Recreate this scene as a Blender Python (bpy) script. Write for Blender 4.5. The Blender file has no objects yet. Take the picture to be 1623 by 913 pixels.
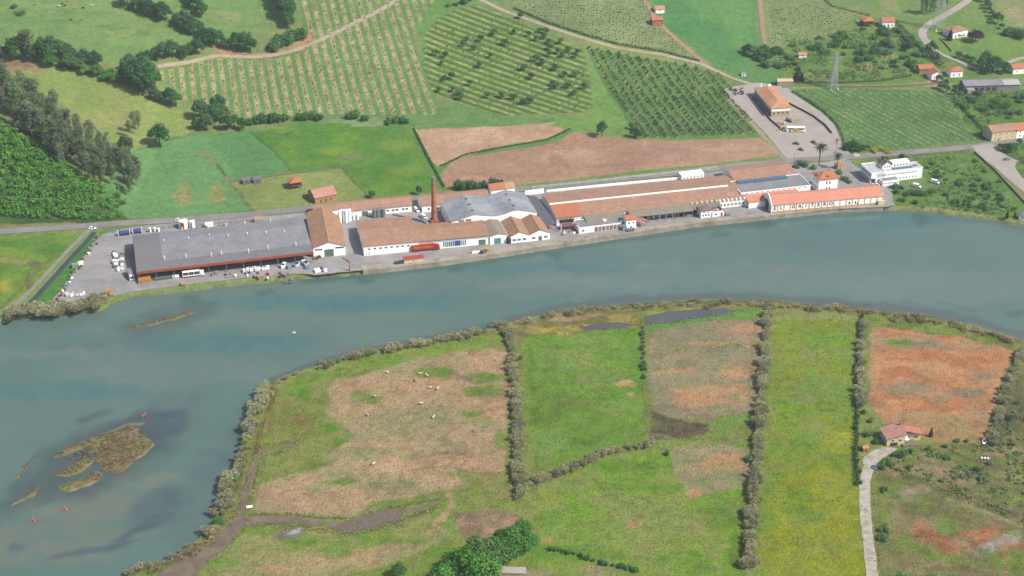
import bpy, math, random
import numpy as np
from mathutils import Vector, Matrix, geometry
R = math.radians
random.seed(11)
rng = np.random.default_rng(11)
S = bpy.context.scene
COL = S.collection

# ------------------------------------------------------------------ camera, sky, sun, exposure
CAMH, PITCH, F = 400.0, R(28.5), 2500.0
cd = bpy.data.cameras.new('camera'); cam = bpy.data.objects.new('camera', cd); COL.objects.link(cam)
cam.location = (0, 0, CAMH); cam.rotation_euler = (R(90) - PITCH, 0, 0)
cd.sensor_width = 36; cd.lens = 36 * F / 1623; cd.clip_start = 1; cd.clip_end = 9000
S.camera = cam
SUN_EL, SUN_AZ = R(47), R(-27)            # azimuth measured from +X towards +Y
w = bpy.data.worlds.new('World'); S.world = w; w.use_nodes = True
nt = w.node_tree
sky = nt.nodes.new('ShaderNodeTexSky'); sky.sky_type = 'NISHITA'; sky.sun_disc = False
sky.sun_elevation = SUN_EL; sky.sun_rotation = R(90) - SUN_AZ
sky.air_density = 1.0; sky.dust_density = 2.0; sky.ozone_density = 1.0
bg = nt.nodes['Background']; nt.links.new(sky.outputs[0], bg.inputs[0]); bg.inputs[1].default_value = 0.12
sl = bpy.data.lights.new('sun', 'SUN'); sun = bpy.data.objects.new('sun', sl); COL.objects.link(sun)
sl.energy = 4.2; sl.angle = R(0.55); sl.color = (1.0, 0.955, 0.88)
sd = Vector((math.cos(SUN_EL) * math.cos(SUN_AZ), math.cos(SUN_EL) * math.sin(SUN_AZ), math.sin(SUN_EL)))
sun.rotation_euler = sd.to_track_quat('Z', 'Y').to_euler(); sun.location = (300, 300, 600)
vs = S.view_settings
vs.view_transform = 'Standard'; vs.look = 'None'; vs.gamma = 1; vs.use_curve_mapping = False; vs.exposure = 0.52
S.cycles.max_bounces = 6; S.cycles.diffuse_bounces = 3; S.cycles.transparent_max_bounces = 8
S.cycles.volume_bounces = 0

# ------------------------------------------------------------------ pixels of the photograph <-> world
CP, SP = math.cos(PITCH), math.sin(PITCH)
FAR, NEAR = 2.5, 1.2
def ray(px, py):
    x = (px - 811.5) / F; y = -(py - 456.5) / F
    return x, CP + y * SP, -SP + y * CP
def plane(px, py, z):
    x, y, d = ray(px, py); t = (z - CAMH) / d
    return x * t, y * t
def project(P):
    x, y, z = P[..., 0], P[..., 1], P[..., 2] - CAMH
    dep = y * CP - z * SP
    up = y * SP + z * CP
    return np.stack([811.5 + F * x / dep, 456.5 - F * up / dep], -1)
def sstep(a, b, x):
    t = np.clip((x - a) / (b - a), 0, 1); return t * t * (3 - 2 * t)
def curve(pts, z=FAR):
    w = sorted(plane(px, py, z) for px, py in pts)
    return np.array([p[0] for p in w]), np.array([p[1] for p in w])
MIDX, MIDY = curve([(-300, 640), (0, 545), (300, 505), (600, 490), (900, 440), (1200, 410), (1500, 425), (1700, 455), (2000, 520)], 0)
FTX, FTY = curve([(-150, 262), (100, 262), (200, 258), (330, 208), (450, 192), (690, 184), (940, 200), (1200, 150), (1400, 125), (1623, 112), (1900, 100)])
def land(x, y):
    z = NEAR + (FAR - NEAR) * sstep(-25, 25, y - np.interp(x, MIDX, MIDY))
    t = np.minimum(y - np.interp(x, FTX, FTY) - 30, 480)
    k = np.interp(x, [-420, -150, 60, 160, 300], [0.20, 0.20, 0.17, 0.11, 0.07])
    z = z + k * 30 * np.logaddexp(0, t / 30)
    A = np.interp(x, [-460, -360, -310, -263, -222], [46, 40, 30, 10, 0])
    yc = np.interp(x, [-310, -263, -222], [884, 852, 832])
    y0 = np.interp(x, [-310, -222], [818, 812])
    z = z + A * sstep(0, 1, (y - y0) / (yc - y0)) * (1 - 0.75 * sstep(yc + 15, yc + 110, y))
    return z
def at(px, py, z=None):
    if z is not None:
        a, b = plane(px, py, z); return Vector((a, b, z))
    x, y, d = ray(px, py)
    t = np.linspace(480, 1900, 711)
    g = d * t + CAMH - land(x * t, y * t)
    i = int(np.argmax(g <= 0)) if (g <= 0).any() else 700
    f = g[i - 1] / (g[i - 1] - g[i]) if g[i] != g[i - 1] else 0
    tt = t[i - 1] + (t[i] - t[i - 1]) * f
    return Vector((x * tt, y * tt, d * tt + CAMH))
def ground(x, y): return float(land(np.array(x), np.array(y)))

# ------------------------------------------------------------------ noise, colour
def vnoise(x, y, seed=0):
    xi = np.floor(x).astype(np.int64); yi = np.floor(y).astype(np.int64)
    fx = x - xi; fy = y - yi
    fx = fx * fx * (3 - 2 * fx); fy = fy * fy * (3 - 2 * fy)
    def h(a, b):
        n = (a * 374761393 + b * 668265263 + seed * 974634777) & 0xffffffff
        n = ((n ^ (n >> 13)) * 1274126177) & 0xffffffff
        return ((n ^ (n >> 16)) & 0xffff) / 65535.0
    return (h(xi, yi) * (1 - fx) + h(xi + 1, yi) * fx) * (1 - fy) + (h(xi, yi + 1) * (1 - fx) + h(xi + 1, yi + 1) * fx) * fy
def fbm(x, y, scale, seed=0, o=4):
    s = 0; a = 1; tot = 0; x = x / scale; y = y / scale
    for i in range(o):
        s = s + a * vnoise(x, y, seed + i * 17); tot += a; a *= 0.55; x = x * 2.03 + 11.3; y = y * 2.03 + 5.7
    return s / tot
KEXP = 1.85
def lin(c): return tuple(((v / 255) / 12.92 if v < 10.3 else ((v / 255 + 0.055) / 1.055) ** 2.4) for v in c)
def C(*c): return tuple(v / KEXP for v in lin(c))          # colour seen in sunlight -> surface albedo

# ------------------------------------------------------------------ materials
def newmat(name):
    m = bpy.data.materials.new(name); m.use_nodes = True
    n = m.node_tree.nodes; n.clear()
    o = n.new('ShaderNodeOutputMaterial'); b = n.new('ShaderNodeBsdfPrincipled')
    m.node_tree.links.new(b.outputs[0], o.inputs[0])
    return m, n, m.node_tree.links, b
def nd(n, t, **kw):
    x = n.new(t)
    for k, v in kw.items(): setattr(x, k, v)
    return x
def mixc(n, l, fac, a, b, mode='MIX'):
    x = nd(n, 'ShaderNodeMix', data_type='RGBA', blend_type=mode)
    for s, v in ((0, fac), (6, a), (7, b)):
        if isinstance(v, bpy.types.NodeSocket): l.new(v, x.inputs[s])
        elif s == 0: x.inputs[s].default_value = v
        else: x.inputs[s].default_value = (*v[:3], 1)
    return x.outputs[2]
def noise(n, l, vec, scale, detail=4, rough=0.6, lo=0.35, hi=0.65):
    t = nd(n, 'ShaderNodeTexNoise'); t.inputs['Scale'].default_value = scale
    t.inputs['Detail'].default_value = detail; t.inputs['Roughness'].default_value = rough
    l.new(vec, t.inputs['Vector'])
    m = nd(n, 'ShaderNodeMapRange'); m.inputs[1].default_value = lo; m.inputs[2].default_value = hi
    l.new(t.outputs['Fac'], m.inputs[0]); return m.outputs[0]
MATS = {}
def plain(name, c1, c2=None, scale=0.6, rough=0.8, metal=0.0, bump=0.0, streak=None, spec=0.3, c3=None, scale3=0.08, world=True):
    """two-tone noisy surface; c3 = large weathered patches; streak = (axis, scale) for fine bands"""
    if name in MATS: return MATS[name]
    m, n, l, b = newmat(name)
    g = nd(n, 'ShaderNodeNewGeometry').outputs['Position'] if world else nd(n, 'ShaderNodeTexCoord').outputs['Object']
    c2 = c2 or tuple(v * 0.8 for v in c1)
    col = mixc(n, l, noise(n, l, g, scale), c1, c2)
    if c3: col = mixc(n, l, noise(n, l, g, scale3, lo=0.45, hi=0.7), col, c3)
    if streak:
        ob = nd(n, 'ShaderNodeTexCoord').outputs['Object']
        wv = nd(n, 'ShaderNodeTexWave', bands_direction=streak[0]); wv.inputs['Scale'].default_value = streak[1]
        wv.inputs['Distortion'].default_value = 0.6; wv.inputs['Detail'].default_value = 1
        l.new(ob, wv.inputs['Vector'])
        mr = nd(n, 'ShaderNodeMapRange'); mr.inputs[3].default_value = streak[2]; mr.inputs[4].default_value = 1.0
        l.new(wv.outputs['Fac'], mr.inputs[0])
        col = mixc(n, l, 1.0, col, mr.outputs[0], 'MULTIPLY')
    l.new(col, b.inputs['Base Color'])
    b.inputs['Roughness'].default_value = rough; b.inputs['Metallic'].default_value = metal
    b.inputs['Specular IOR Level'].default_value = spec
    if bump:
        bp = nd(n, 'ShaderNodeBump'); bp.inputs['Strength'].default_value = bump; bp.inputs['Distance'].default_value = 0.3
        l.new(noise(n, l, g, scale * 3), bp.inputs['Height']); l.new(bp.outputs[0], b.inputs['Normal'])
    MATS[name] = m; return m
def leafmat(name, c1, c2, trans=0.3, gain=1.5):
    c1 = tuple(v * gain for v in c1); c2 = tuple(v * gain for v in c2)
    m, n, l, b = newmat(name)
    oi = nd(n, 'ShaderNodeObjectInfo').outputs['Random']
    at_ = nd(n, 'ShaderNodeAttribute', attribute_name='tone').outputs['Fac']
    g = nd(n, 'ShaderNodeNewGeometry').outputs['Position']
    col = mixc(n, l, at_, c1, c2)
    hv = nd(n, 'ShaderNodeHueSaturation')
    for i, (sock, lo, hi) in enumerate((('Hue', 0.485, 0.515), ('Saturation', 0.8, 1.12), ('Value', 0.72, 1.25))):
        mr = nd(n, 'ShaderNodeMapRange'); mr.inputs[3].default_value = lo; mr.inputs[4].default_value = hi
        if i == 2: l.new(oi, mr.inputs[0])
        else:
            mm = nd(n, 'ShaderNodeMath', operation='FRACT'); m2 = nd(n, 'ShaderNodeMath', operation='MULTIPLY')
            m2.inputs[1].default_value = 7.3 + 5 * i; l.new(oi, m2.inputs[0]); l.new(m2.outputs[0], mm.inputs[0]); l.new(mm.outputs[0], mr.inputs[0])
        l.new(mr.outputs[0], hv.inputs[sock])
    l.new(col, hv.inputs['Color'])
    l.new(hv.outputs[0], b.inputs['Base Color']); b.inputs['Roughness'].default_value = 0.75
    b.inputs['Specular IOR Level'].default_value = 0.2
    tr = nd(n, 'ShaderNodeBsdfTranslucent'); l.new(hv.outputs[0], tr.inputs[0])
    mx = nd(n, 'ShaderNodeMixShader'); mx.inputs[0].default_value = trans
    l.new(b.outputs[0], mx.inputs[1]); l.new(tr.outputs[0], mx.inputs[2])
    l.new(mx.outputs[0], [x for x in n if x.type == 'OUTPUT_MATERIAL'][0].inputs[0])
    return m

# ------------------------------------------------------------------ mesh helpers
def tag(o, label=None, cat=None, group=None, kind=None):
    if label: o['label'] = label
    if cat: o['category'] = cat
    if group: o['group'] = group
    if kind: o['kind'] = kind
    return o
def np_mesh(name, V, Fq, attr=None, tone=None):
    """V (n,3), Fq (m,4) or (m,3) numpy"""
    me = bpy.data.meshes.new(name)
    k = Fq.shape[1]
    me.vertices.add(len(V)); me.vertices.foreach_set('co', np.ascontiguousarray(V, dtype=np.float32).ravel())
    me.loops.add(Fq.size); me.loops.foreach_set('vertex_index', np.ascontiguousarray(Fq, dtype=np.int32).ravel())
    me.polygons.add(len(Fq)); me.polygons.foreach_set('loop_start', np.arange(0, Fq.size, k, dtype=np.int32))
    me.update(calc_edges=True)
    if attr is not None:
        a = me.color_attributes.new('Col', 'FLOAT_COLOR', 'POINT')
        a.data.foreach_set('color', np.concatenate([attr, np.ones((len(V), 1))], 1).astype(np.float32).ravel())
    if tone is not None:
        a = me.attributes.new('tone', 'FLOAT', 'FACE'); a.data.foreach_set('value', tone.astype(np.float32))
    return me
def link(name, me, mat=None, parent=None, loc=None):
    o = bpy.data.objects.new(name, me); COL.objects.link(o)
    if mat is not None and me is not None and not me.materials: me.materials.append(mat)
    if parent is not None: o.parent = parent
    if loc is not None: o.location = loc
    return o
def empty(name, loc, rz, label, cat, group=None):
    o = bpy.data.objects.new(name, None); COL.objects.link(o); o.empty_display_size = 0.5
    o.location = loc; o.rotation_euler = (0, 0, rz)
    return tag(o, label, cat, group)
class MB:
    def __init__(s): s.v = []; s.f = []
    def add(s, vs, fs):
        k = len(s.v); s.v += [tuple(p) for p in vs]; s.f += [tuple(i + k for i in f) for f in fs]; return s
    def box(s, x0, x1, y0, y1, z0, z1):
        return s.add([(x0, y0, z0), (x1, y0, z0), (x1, y1, z0), (x0, y1, z0), (x0, y0, z1), (x1, y0, z1), (x1, y1, z1), (x0, y1, z1)],
                     [(3, 2, 1, 0), (4, 5, 6, 7), (0, 1, 5, 4), (1, 2, 6, 5), (2, 3, 7, 6), (3, 0, 4, 7)])
    def prism(s, poly, z0, z1):
        n = len(poly)
        z0f = z0 if callable(z0) else (lambda p: z0); z1f = z1 if callable(z1) else (lambda p: z1)
        return s.add([(p[0], p[1], z0f(p)) for p in poly] + [(p[0], p[1], z1f(p)) for p in poly],
                     [tuple(range(n))[::-1], tuple(range(n, 2 * n))] + [(i, (i + 1) % n, n + (i + 1) % n, n + i) for i in range(n)])
    def slab(s, pts, th):                      # roof plane: top points, extruded down
        n = len(pts)
        return s.add(list(pts) + [(p[0], p[1], p[2] - th) for p in pts],
                     [tuple(range(n)), tuple(range(n, 2 * n))[::-1]] + [((i + 1) % n, i, n + i, n + (i + 1) % n) for i in range(n)])
    def poly(s, pts): return s.add(pts, [tuple(range(len(pts)))])
    def xprism(s, prof, x0, x1, inset=None):   # profile in (y,z), extruded along x
        n = len(prof)
        return s.add([(x0, p[0], p[1]) for p in prof] + [(x1, p[0], p[1]) for p in prof],
                     [tuple(range(n)), tuple(range(n, 2 * n))[::-1]] + [((i + 1) % n, i, n + i, n + (i + 1) % n) for i in range(n)])
    def cyl(s, p0, p1, r0, r1=None, n=10, caps=True):
        r1 = r0 if r1 is None else r1
        p0 = Vector(p0); p1 = Vector(p1); d = (p1 - p0).normalized()
        a = d.orthogonal().normalized(); b = d.cross(a)
        ring = lambda p, r: [p + (a * math.cos(2 * math.pi * i / n) + b * math.sin(2 * math.pi * i / n)) * r for i in range(n)]
        return s.add(ring(p0, r0) + ring(p1, r1), [(i, (i + 1) % n, n + (i + 1) % n, n + i) for i in range(n)] +
                     ([tuple(range(n))[::-1], tuple(range(n, 2 * n))] if caps else []))
    def bar(s, p0, p1, t): return s.cyl(p0, p1, t * 0.7, t * 0.7, 4)
    def loft(s, rings):                        # closed rings with the same number of points, capped
        n = len(rings[0]); k = len(rings)
        return s.add([p for r in rings for p in r], [(j * n + i, j * n + (i + 1) % n, (j + 1) * n + (i + 1) % n, (j + 1) * n + i) for j in range(k - 1) for i in range(n)]
                     + [tuple(range(n))[::-1], tuple(range((k - 1) * n, k * n))])
    def mesh(s, name='m'):
        me = bpy.data.meshes.new(name); me.from_pydata(s.v, [], s.f); me.validate(); me.update(); return me
    def build(s, name, mat, parent=None, label=None):
        o = link(name, s.mesh(name), mat, parent)
        if label: o['label'] = label
        return o
# ------------------------------------------------------------------ water line and islets (photograph pixels at water level)
BANK_N = [(-60, 520), (0, 512), (25, 503), (60, 500), (110, 495), (160, 491), (172, 482), (215, 470), (300, 459), (400, 448), (480, 441), (545, 436), (575, 432),
          (600, 430), (700, 420), (800, 404), (870, 393), (1000, 373), (1100, 358), (1225, 345), (1330, 334), (1400, 331), (1480, 336), (1560, 346), (1623, 357), (1720, 376)]
BANK_S = [(1720, 575), (1660, 552), (1623, 541), (1580, 527), (1540, 516), (1480, 504), (1400, 493), (1300, 485), (1230, 479), (1180, 477), (1120, 475), (1000, 483), (900, 491),
          (840, 504), (780, 520), (700, 539), (600, 554), (540, 567), (510, 578), (440, 601), (418, 620), (402, 640), (392, 690), (372, 735), (352, 772), (350, 800),
          (330, 840), (300, 872), (285, 885), (220, 908), (130, 940), (-60, 990)]
ISLETS = [[(84, 722), (120, 702), (175, 683), (205, 675), (228, 677), (224, 687), (242, 697), (246, 707), (228, 722), (196, 748), (180, 752), (160, 742), (150, 728), (140, 712), (120, 715), (96, 728)],
          [(85, 752), (105, 742), (128, 722), (145, 716), (155, 730), (130, 748), (110, 757), (90, 757)],
          [(92, 768), (110, 763), (135, 758), (150, 745), (168, 752), (160, 764), (135, 772), (110, 780), (94, 779)],
          [(12, 803), (30, 790), (52, 775), (66, 768), (62, 784), (40, 792), (20, 803)],
          [(206, 517), (250, 506), (300, 493), (318, 489), (314, 497), (262, 512), (212, 522)],
          [(10, 768), (24, 752), (45, 732), (58, 722), (50, 736), (30, 758), (14, 769)]]
def w0(poly, z=0.0): return np.array([plane(x, y, z) for x, y in poly])
def sdist(P, poly, closed=True):
    """signed distance (negative inside) of points (n,2) to polygon (m,2)"""
    d = np.full(len(P), 1e9); ins = np.zeros(len(P), bool); m = len(poly)
    for i in range(m if closed else m - 1):
        a = poly[i]; b = poly[(i + 1) % m]; e = b - a
        t = np.clip(((P - a) @ e) / max(e @ e, 1e-9), 0, 1)
        q = P - a - t[:, None] * e
        d = np.minimum(d, (q * q).sum(1))
        if closed:
            c = ((a[1] > P[:, 1]) != (b[1] > P[:, 1]))
            if abs(b[1] - a[1]) > 1e-9:
                ins ^= c & (P[:, 0] < (b[0] - a[0]) * (P[:, 1] - a[1]) / (b[1] - a[1]) + a[0])
    d = np.sqrt(d)
    return np.where(ins, -d, d) if closed else d
RIVER = w0(BANK_N + BANK_S)
ext = np.array([[1500., 1000.], [1500., 700.]])
# river goes on beyond both sides of the picture
RN = w0(BANK_N); RS = w0(BANK_S)
RIVER = np.concatenate([[[-2400, RN[0, 1] - 240]], RN, [[2400, RN[-1, 1] - 330]], [[2400, RS[0, 1] - 400]], RS, [[-2400, RS[-1, 1] - 260]]])

def inside(p, poly):
    c = False; n = len(poly); j = n - 1
    for i in range(n):
        if (poly[i][1] > p[1]) != (poly[j][1] > p[1]) and p[0] < (poly[j][0] - poly[i][0]) * (p[1] - poly[i][1]) / (poly[j][1] - poly[i][1]) + poly[i][0]: c = not c
        j = i
    return c
class Paint:
    def __init__(s, P, base, base2, scale, seed=1):
        s.P = P; s.Q = project(P); s.X = P[:, 0]; s.Y = P[:, 1]; s.N = len(P)
        s.n1 = fbm(s.X, s.Y, 9, 3); s.n2 = fbm(s.X, s.Y, 9, 51); s.nf = fbm(s.X, s.Y, 3.2, 77, 2)
        m = sstep(0.35, 0.65, fbm(s.X, s.Y, scale, seed))[:, None]
        s.c = (1 - m) * np.array(base) + m * np.array(base2)
        s.k = seed
    def _col(s, idx, c1, c2, scale):
        c1 = np.array(c1)
        if c2 is None: return c1[None] * (0.92 + 0.16 * s.nf[idx])[:, None]
        s.k += 7
        m = sstep(0.36, 0.64, fbm(s.X[idx], s.Y[idx], scale, s.k))[:, None]
        return (1 - m) * c1 + m * np.array(c2)
    def _near(s, pts, pad):
        p = np.array(pts); lo = p.min(0) - pad; hi = p.max(0) + pad
        return np.nonzero((s.Q[:, 0] > lo[0]) & (s.Q[:, 0] < hi[0]) & (s.Q[:, 1] > lo[1]) & (s.Q[:, 1] < hi[1]))[0]
    def _put(s, idx, m, c1, c2, scale, amt):
        m = (m * amt)[:, None]
        s.c[idx] = s.c[idx] * (1 - m) + s._col(idx, c1, c2, scale) * m
    def poly(s, pts, c1, c2=None, scale=14, soft=1.5, jit=4, amt=1.0):
        idx = s._near(pts, soft + jit + 2)
        if not len(idx): return
        q = s.Q[idx] + np.stack([s.n1[idx] - .5, s.n2[idx] - .5], 1) * 2 * jit
        d = sdist(q, np.array(pts, float))
        s._put(idx, 1 - sstep(-soft, soft, d), c1, c2, scale, amt)
    def ell(s, x, y, rx, ry, c1, c2=None, amt=1.0, rot=0, scale=6, jit=8, soft=0.35):
        r = max(rx, ry)
        idx = s._near([(x - r, y - r), (x + r, y + r)], 6)
        if not len(idx): return
        q = s.Q[idx] + np.stack([s.n1[idx] - .5, s.n2[idx] - .5], 1) * 2 * jit - np.array([x, y])
        a = R(rot); u = q[:, 0] * math.cos(a) + q[:, 1] * math.sin(a); v = -q[:, 0] * math.sin(a) + q[:, 1] * math.cos(a)
        d = np.sqrt((u / rx) ** 2 + (v / ry) ** 2)
        s._put(idx, 1 - sstep(1 - soft, 1 + soft, d), c1, c2, scale, amt)
    def line(s, pts, w, c1, c2=None, amt=1.0, jit=2, soft=1.0):
        idx = s._near(pts, w + jit + 3)
        if not len(idx): return
        q = s.Q[idx] + np.stack([s.n1[idx] - .5, s.n2[idx] - .5], 1) * 2 * jit
        d = sdist(q, np.array(pts, float), False)
        s._put(idx, 1 - sstep(w / 2 - soft, w / 2 + soft, d), c1, c2, 6, amt)
    def rows(s, pts, rw, wid, c1, c2=None, amt=0.9, scale=5, brk=0.0):
        idx = s._near(pts, 2)
        d = sdist(s.Q[idx] + np.stack([s.n1[idx] - .5, s.n2[idx] - .5], 1) * 4, np.array(pts, float))
        u = rw.coord(s.P[idx][:, :2]) + (s.nf[idx] - .5) * 0.12
        f = np.abs(u - np.round(u)) * rw.sp
        m = (1 - sstep(wid / 2 - 0.5, wid / 2 + 0.5, f)) * (d < 0)
        if brk: m = m * (1 - brk * sstep(0.45, 0.6, fbm(s.X[idx], s.Y[idx], 7, 91, 2)))
        s._put(idx, m, c1, c2, scale, amt)
class Rows:
    """parallel plant rows on the ground: two rows given by pixel end points, n spacings apart"""
    def __init__(s, a, b, n):
        A0, A1 = at(*a[0]).xy, at(*a[1]).xy; B0, B1 = at(*b[0]).xy, at(*b[1]).xy
        d = ((A1 - A0).normalized() + (B1 - B0).normalized()).normalized()
        s.d = np.array(d); nn = np.array((-d.y, d.x)); off = (np.array((B0 + B1) / 2) - np.array((A0 + A1) / 2)) @ nn
        s.n = nn * (1 if off > 0 else -1); s.sp = abs(off) / n; s.o = np.array((A0 + A1) / 2)
    def coord(s, P): return (P - s.o) @ s.n / s.sp
    def pt(s, i, t): return s.o + s.n * i * s.sp + s.d * t
ROWS1 = Rows([(471.5, 86), (489, 170)], [(632, 20), (688, 172)], 12)
ROWS2 = Rows([(685, 54), (933, 144)], [(694, 116), (877, 176)], 6)
ROWS3 = Rows([(928, 74), (1028, 214)], [(1093, 108), (1175, 214)], 10)
ROWS4 = Rows([(810, 8), (1030, 28)], [(900, 50), (1090, 76)], 9)
ROWS5 = Rows([(1331, 150), (1471, 226)], [(1400, 152), (1536, 221)], 5)
ROWS6 = Rows([(1226, 40), (1340, 18)], [(1222, 66), (1350, 42)], 7)
ORCH1 = [(250, 114), (300, 102), (345, 92), (400, 95), (440, 92), (482, 82), (488, 60), (476, 30), (468, -8), (700, -8), (668, 30), (655, 60), (668, 100), (692, 181), (600, 182), (500, 181), (400, 186), (340, 180), (300, 163), (265, 140)]
ORCH2 = [(690, 30), (720, 16), (752, 8), (800, 26), (860, 52), (922, 78), (934, 120), (940, 165), (922, 178), (860, 180), (800, 183), (745, 168), (690, 150), (672, 120), (665, 90), (672, 60)]
ORCH3 = [(926, 74), (1010, 90), (1090, 104), (1145, 118), (1150, 128), (1165, 150), (1202, 212), (1100, 217), (1005, 220), (998, 198), (960, 140)]
ORCH4 = [(800, -8), (1018, -8), (1036, 30), (1052, 50), (1102, 94), (1000, 73), (930, 57), (860, 32)]
ORCH5 = [(1252, 143), (1330, 139), (1420, 142), (1502, 147), (1512, 170), (1530, 200), (1552, 222), (1470, 232), (1400, 238), (1342, 240), (1338, 215), (1305, 182)]
ORCH6 = [(1218, -8), (1308, -8), (1330, 18), (1368, 30), (1310, 58), (1222, 78)]

xs = np.arange(-470, 470.1, 1.1); ys = np.arange(470, 1260, 1.05)
def grow(a, d, end):
    out = []; s = 4.0; v = a
    while abs(v) < end: v += d * s; s *= 1.22; out.append(v)
    return out
xs = np.concatenate([grow(-470, -1, 2600)[::-1], xs, grow(470, 1, 2600)])
lo = [470 - (1.25 ** k - 1) * 20 for k in range(1, 18)][::-1]
ys = np.concatenate([lo, ys, [1260 + (1.25 ** k - 1) * 20 for k in range(1, 20)]])
X, Y = np.meshgrid(xs, ys); nx, ny = len(xs), len(ys)
P2 = np.stack([X.ravel(), Y.ravel()], 1)
Z = land(P2[:, 0], P2[:, 1])
dr = sdist(P2, RIVER) + (fbm(P2[:, 0], P2[:, 1], 6, 5, 3) - .5) * 2.5
isl = np.full(len(P2), 1e9)
for k, I in enumerate(ISLETS):
    wI = w0(I); c = wI.mean(0); near = np.abs(P2 - c).max(1) < 90
    dI = sdist(P2[near], wI)
    isl[near] = np.minimum(isl[near], dI)
isl += (fbm(P2[:, 0], P2[:, 1], 4, 8, 3) - .5) * 3.6
BED = -1.4
Zw = BED + (Z + 0.15 - BED) * sstep(-3.5, 1.6, dr)
Zi = BED + (0.55 - BED) * sstep(3.5, -3.0, isl)
Zi = Zi + np.where(isl < 0, (fbm(P2[:, 0], P2[:, 1], 3, 12, 3) - .4) * 0.5, 0)
Z = np.where(dr < 2, np.maximum(np.minimum(Z, Zw), Zi), Z) + (fbm(P2[:, 0], P2[:, 1], 5, 21, 2) - .5) * 0.12
P3 = np.column_stack([P2, Z])
visible = (np.abs(P3[:, 0]) < 480) & (P3[:, 1] > 460) & (P3[:, 1] < 1270)
G = Paint(P3, C(118, 150, 84), C(140, 158, 90), 60)

# ---- far side: pastures, fields
GR = lambda d=0: C(112 + d, 150 + d, 80 + d)
G.poly([(-60, -60), (480, -60), (470, 30), (380, 60), (240, 100), (60, 90), (-60, 70)], C(116, 158, 84), C(132, 164, 90), 40, jit=6)
G.poly([(60, 105), (120, 110), (200, 138), (240, 158), (305, 182), (300, 210), (240, 230), (190, 232), (120, 180), (40, 130), (-20, 110)], C(154, 172, 92), C(140, 164, 84), 25)
G.ell(170, 190, 60, 14, C(165, 160, 100), amt=.5); G.ell(30, 105, 40, 9, C(176, 140, 110), C(150, 130, 95), rot=12)
G.ell(70, 20, 120, 6, C(104, 140, 80), amt=.5); G.ell(360, 25, 20, 10, C(165, 160, 115), amt=.5)
for i in range(26):
    G.ell(random.uniform(0, 440), random.uniform(0, 90), random.uniform(8, 40), random.uniform(2, 6), C(100, 138, 78) if i % 2 else C(150, 166, 102), amt=.4)
G.poly([(150, 350), (175, 272), (215, 238), (300, 212), (330, 208), (410, 335), (300, 349)], C(92, 148, 78), C(104, 154, 80), 14)
G.poly([(315, 216), (400, 205), (402, 210), (462, 272), (368, 288), (362, 285)], C(88, 143, 80), C(98, 150, 82), 12)
G.poly([(398, 212), (480, 194), (640, 194), (655, 206), (690, 290), (692, 312), (590, 312), (545, 268), (470, 274)], C(112, 158, 52), C(96, 148, 56), 18)
RA = Rows([(260, 235), (330, 330)], [(300, 228), (372, 330)], 6)
G.rows([(170, 275), (215, 240), (300, 215), (330, 210), (405, 332), (300, 345), (200, 345)], RA, 2.4, C(122, 170, 102), amt=.8)
RB = Rows([(330, 225), (400, 278)], [(370, 215), (445, 272)], 6)
G.rows([(318, 217), (402, 207), (460, 272), (368, 287)], RB, 1.8, C(112, 166, 98), amt=.8)
for p in [(440, 215, 40, 7), (560, 205, 60, 7), (510, 250, 50, 6), (600, 240, 40, 8), (650, 300, 30, 5)]:
    G.ell(*p, C(86, 140, 55), C(102, 150, 58), amt=.7)
for p in [(450, 205, 25, 5), (630, 230, 30, 10), (540, 240, 30, 6), (640, 270, 30, 10)]: G.ell(*p, C(140, 165, 62), amt=.6)
G.ell(570, 193, 60, 5, C(150, 170, 120), amt=.6); G.ell(590, 197, 30, 4, C(165, 175, 135), amt=.5); G.ell(560, 251, 26, 4, C(140, 140, 100), amt=.6); G.ell(560, 268, 60, 3, C(85, 135, 60), amt=.5)
for p in [(292, 308, 16, 18), (350, 300, 12, 14), (345, 312, 10, 10)]: G.ell(*p, C(196, 156, 100), C(124, 158, 84), amt=.75, scale=2, jit=14)
G.poly([(365, 290), (450, 277), (541, 267), (588, 314), (520, 326), (404, 338)], C(152, 166, 92), C(140, 160, 84), 12, jit=2)
G.line([(318, 240), (345, 262), (366, 290), (402, 336)], 4, C(150, 140, 110), C(90, 110, 62), jit=1.5)
G.line([(398, 210), (435, 240), (465, 274)], 3, C(78, 128, 62), jit=1.5)
G.line([(541, 267), (586, 313)], 2.5, C(88, 105, 60)); G.line([(655, 205), (672, 240), (690, 275), (702, 300)], 5, C(85, 120, 60))
G.poly([(-20, 354), (120, 350), (210, 346), (400, 336), (400, 342), (200, 353), (-20, 366)], C(130, 145, 80), C(150, 140, 95), 8)
# brown ploughed fields
G.poly([(640, 184), (700, 175), (740, 168), (800, 184), (900, 182), (960, 200), (1005, 220), (1205, 214), (1242, 250), (820, 302), (690, 300), (672, 250), (640, 200)], C(118, 158, 78), C(106, 150, 70), 20)
G.poly([(700, 275), (722, 250), (790, 241), (880, 226), (912, 207), (960, 216), (1060, 223), (1205, 219), (1238, 246), (1150, 257), (1000, 272), (860, 290), (712, 300), (700, 292)], C(200, 162, 132), C(186, 148, 118), 22, jit=1.5)
G.poly([(655, 206), (690, 204), (800, 200), (880, 194), (895, 207), (868, 219), (780, 234), (715, 255), (695, 264), (686, 258)], C(210, 174, 142), C(200, 162, 130), 16, jit=1.5)
RC = Rows([(720, 290), (1220, 232)], [(720, 280), (1210, 222)], 4)
G.rows([(705, 275), (725, 252), (880, 228), (912, 209), (1060, 225), (1205, 221), (1236, 246), (1000, 271), (712, 299)], RC, 1.6, C(180, 140, 116), amt=.4)
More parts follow.
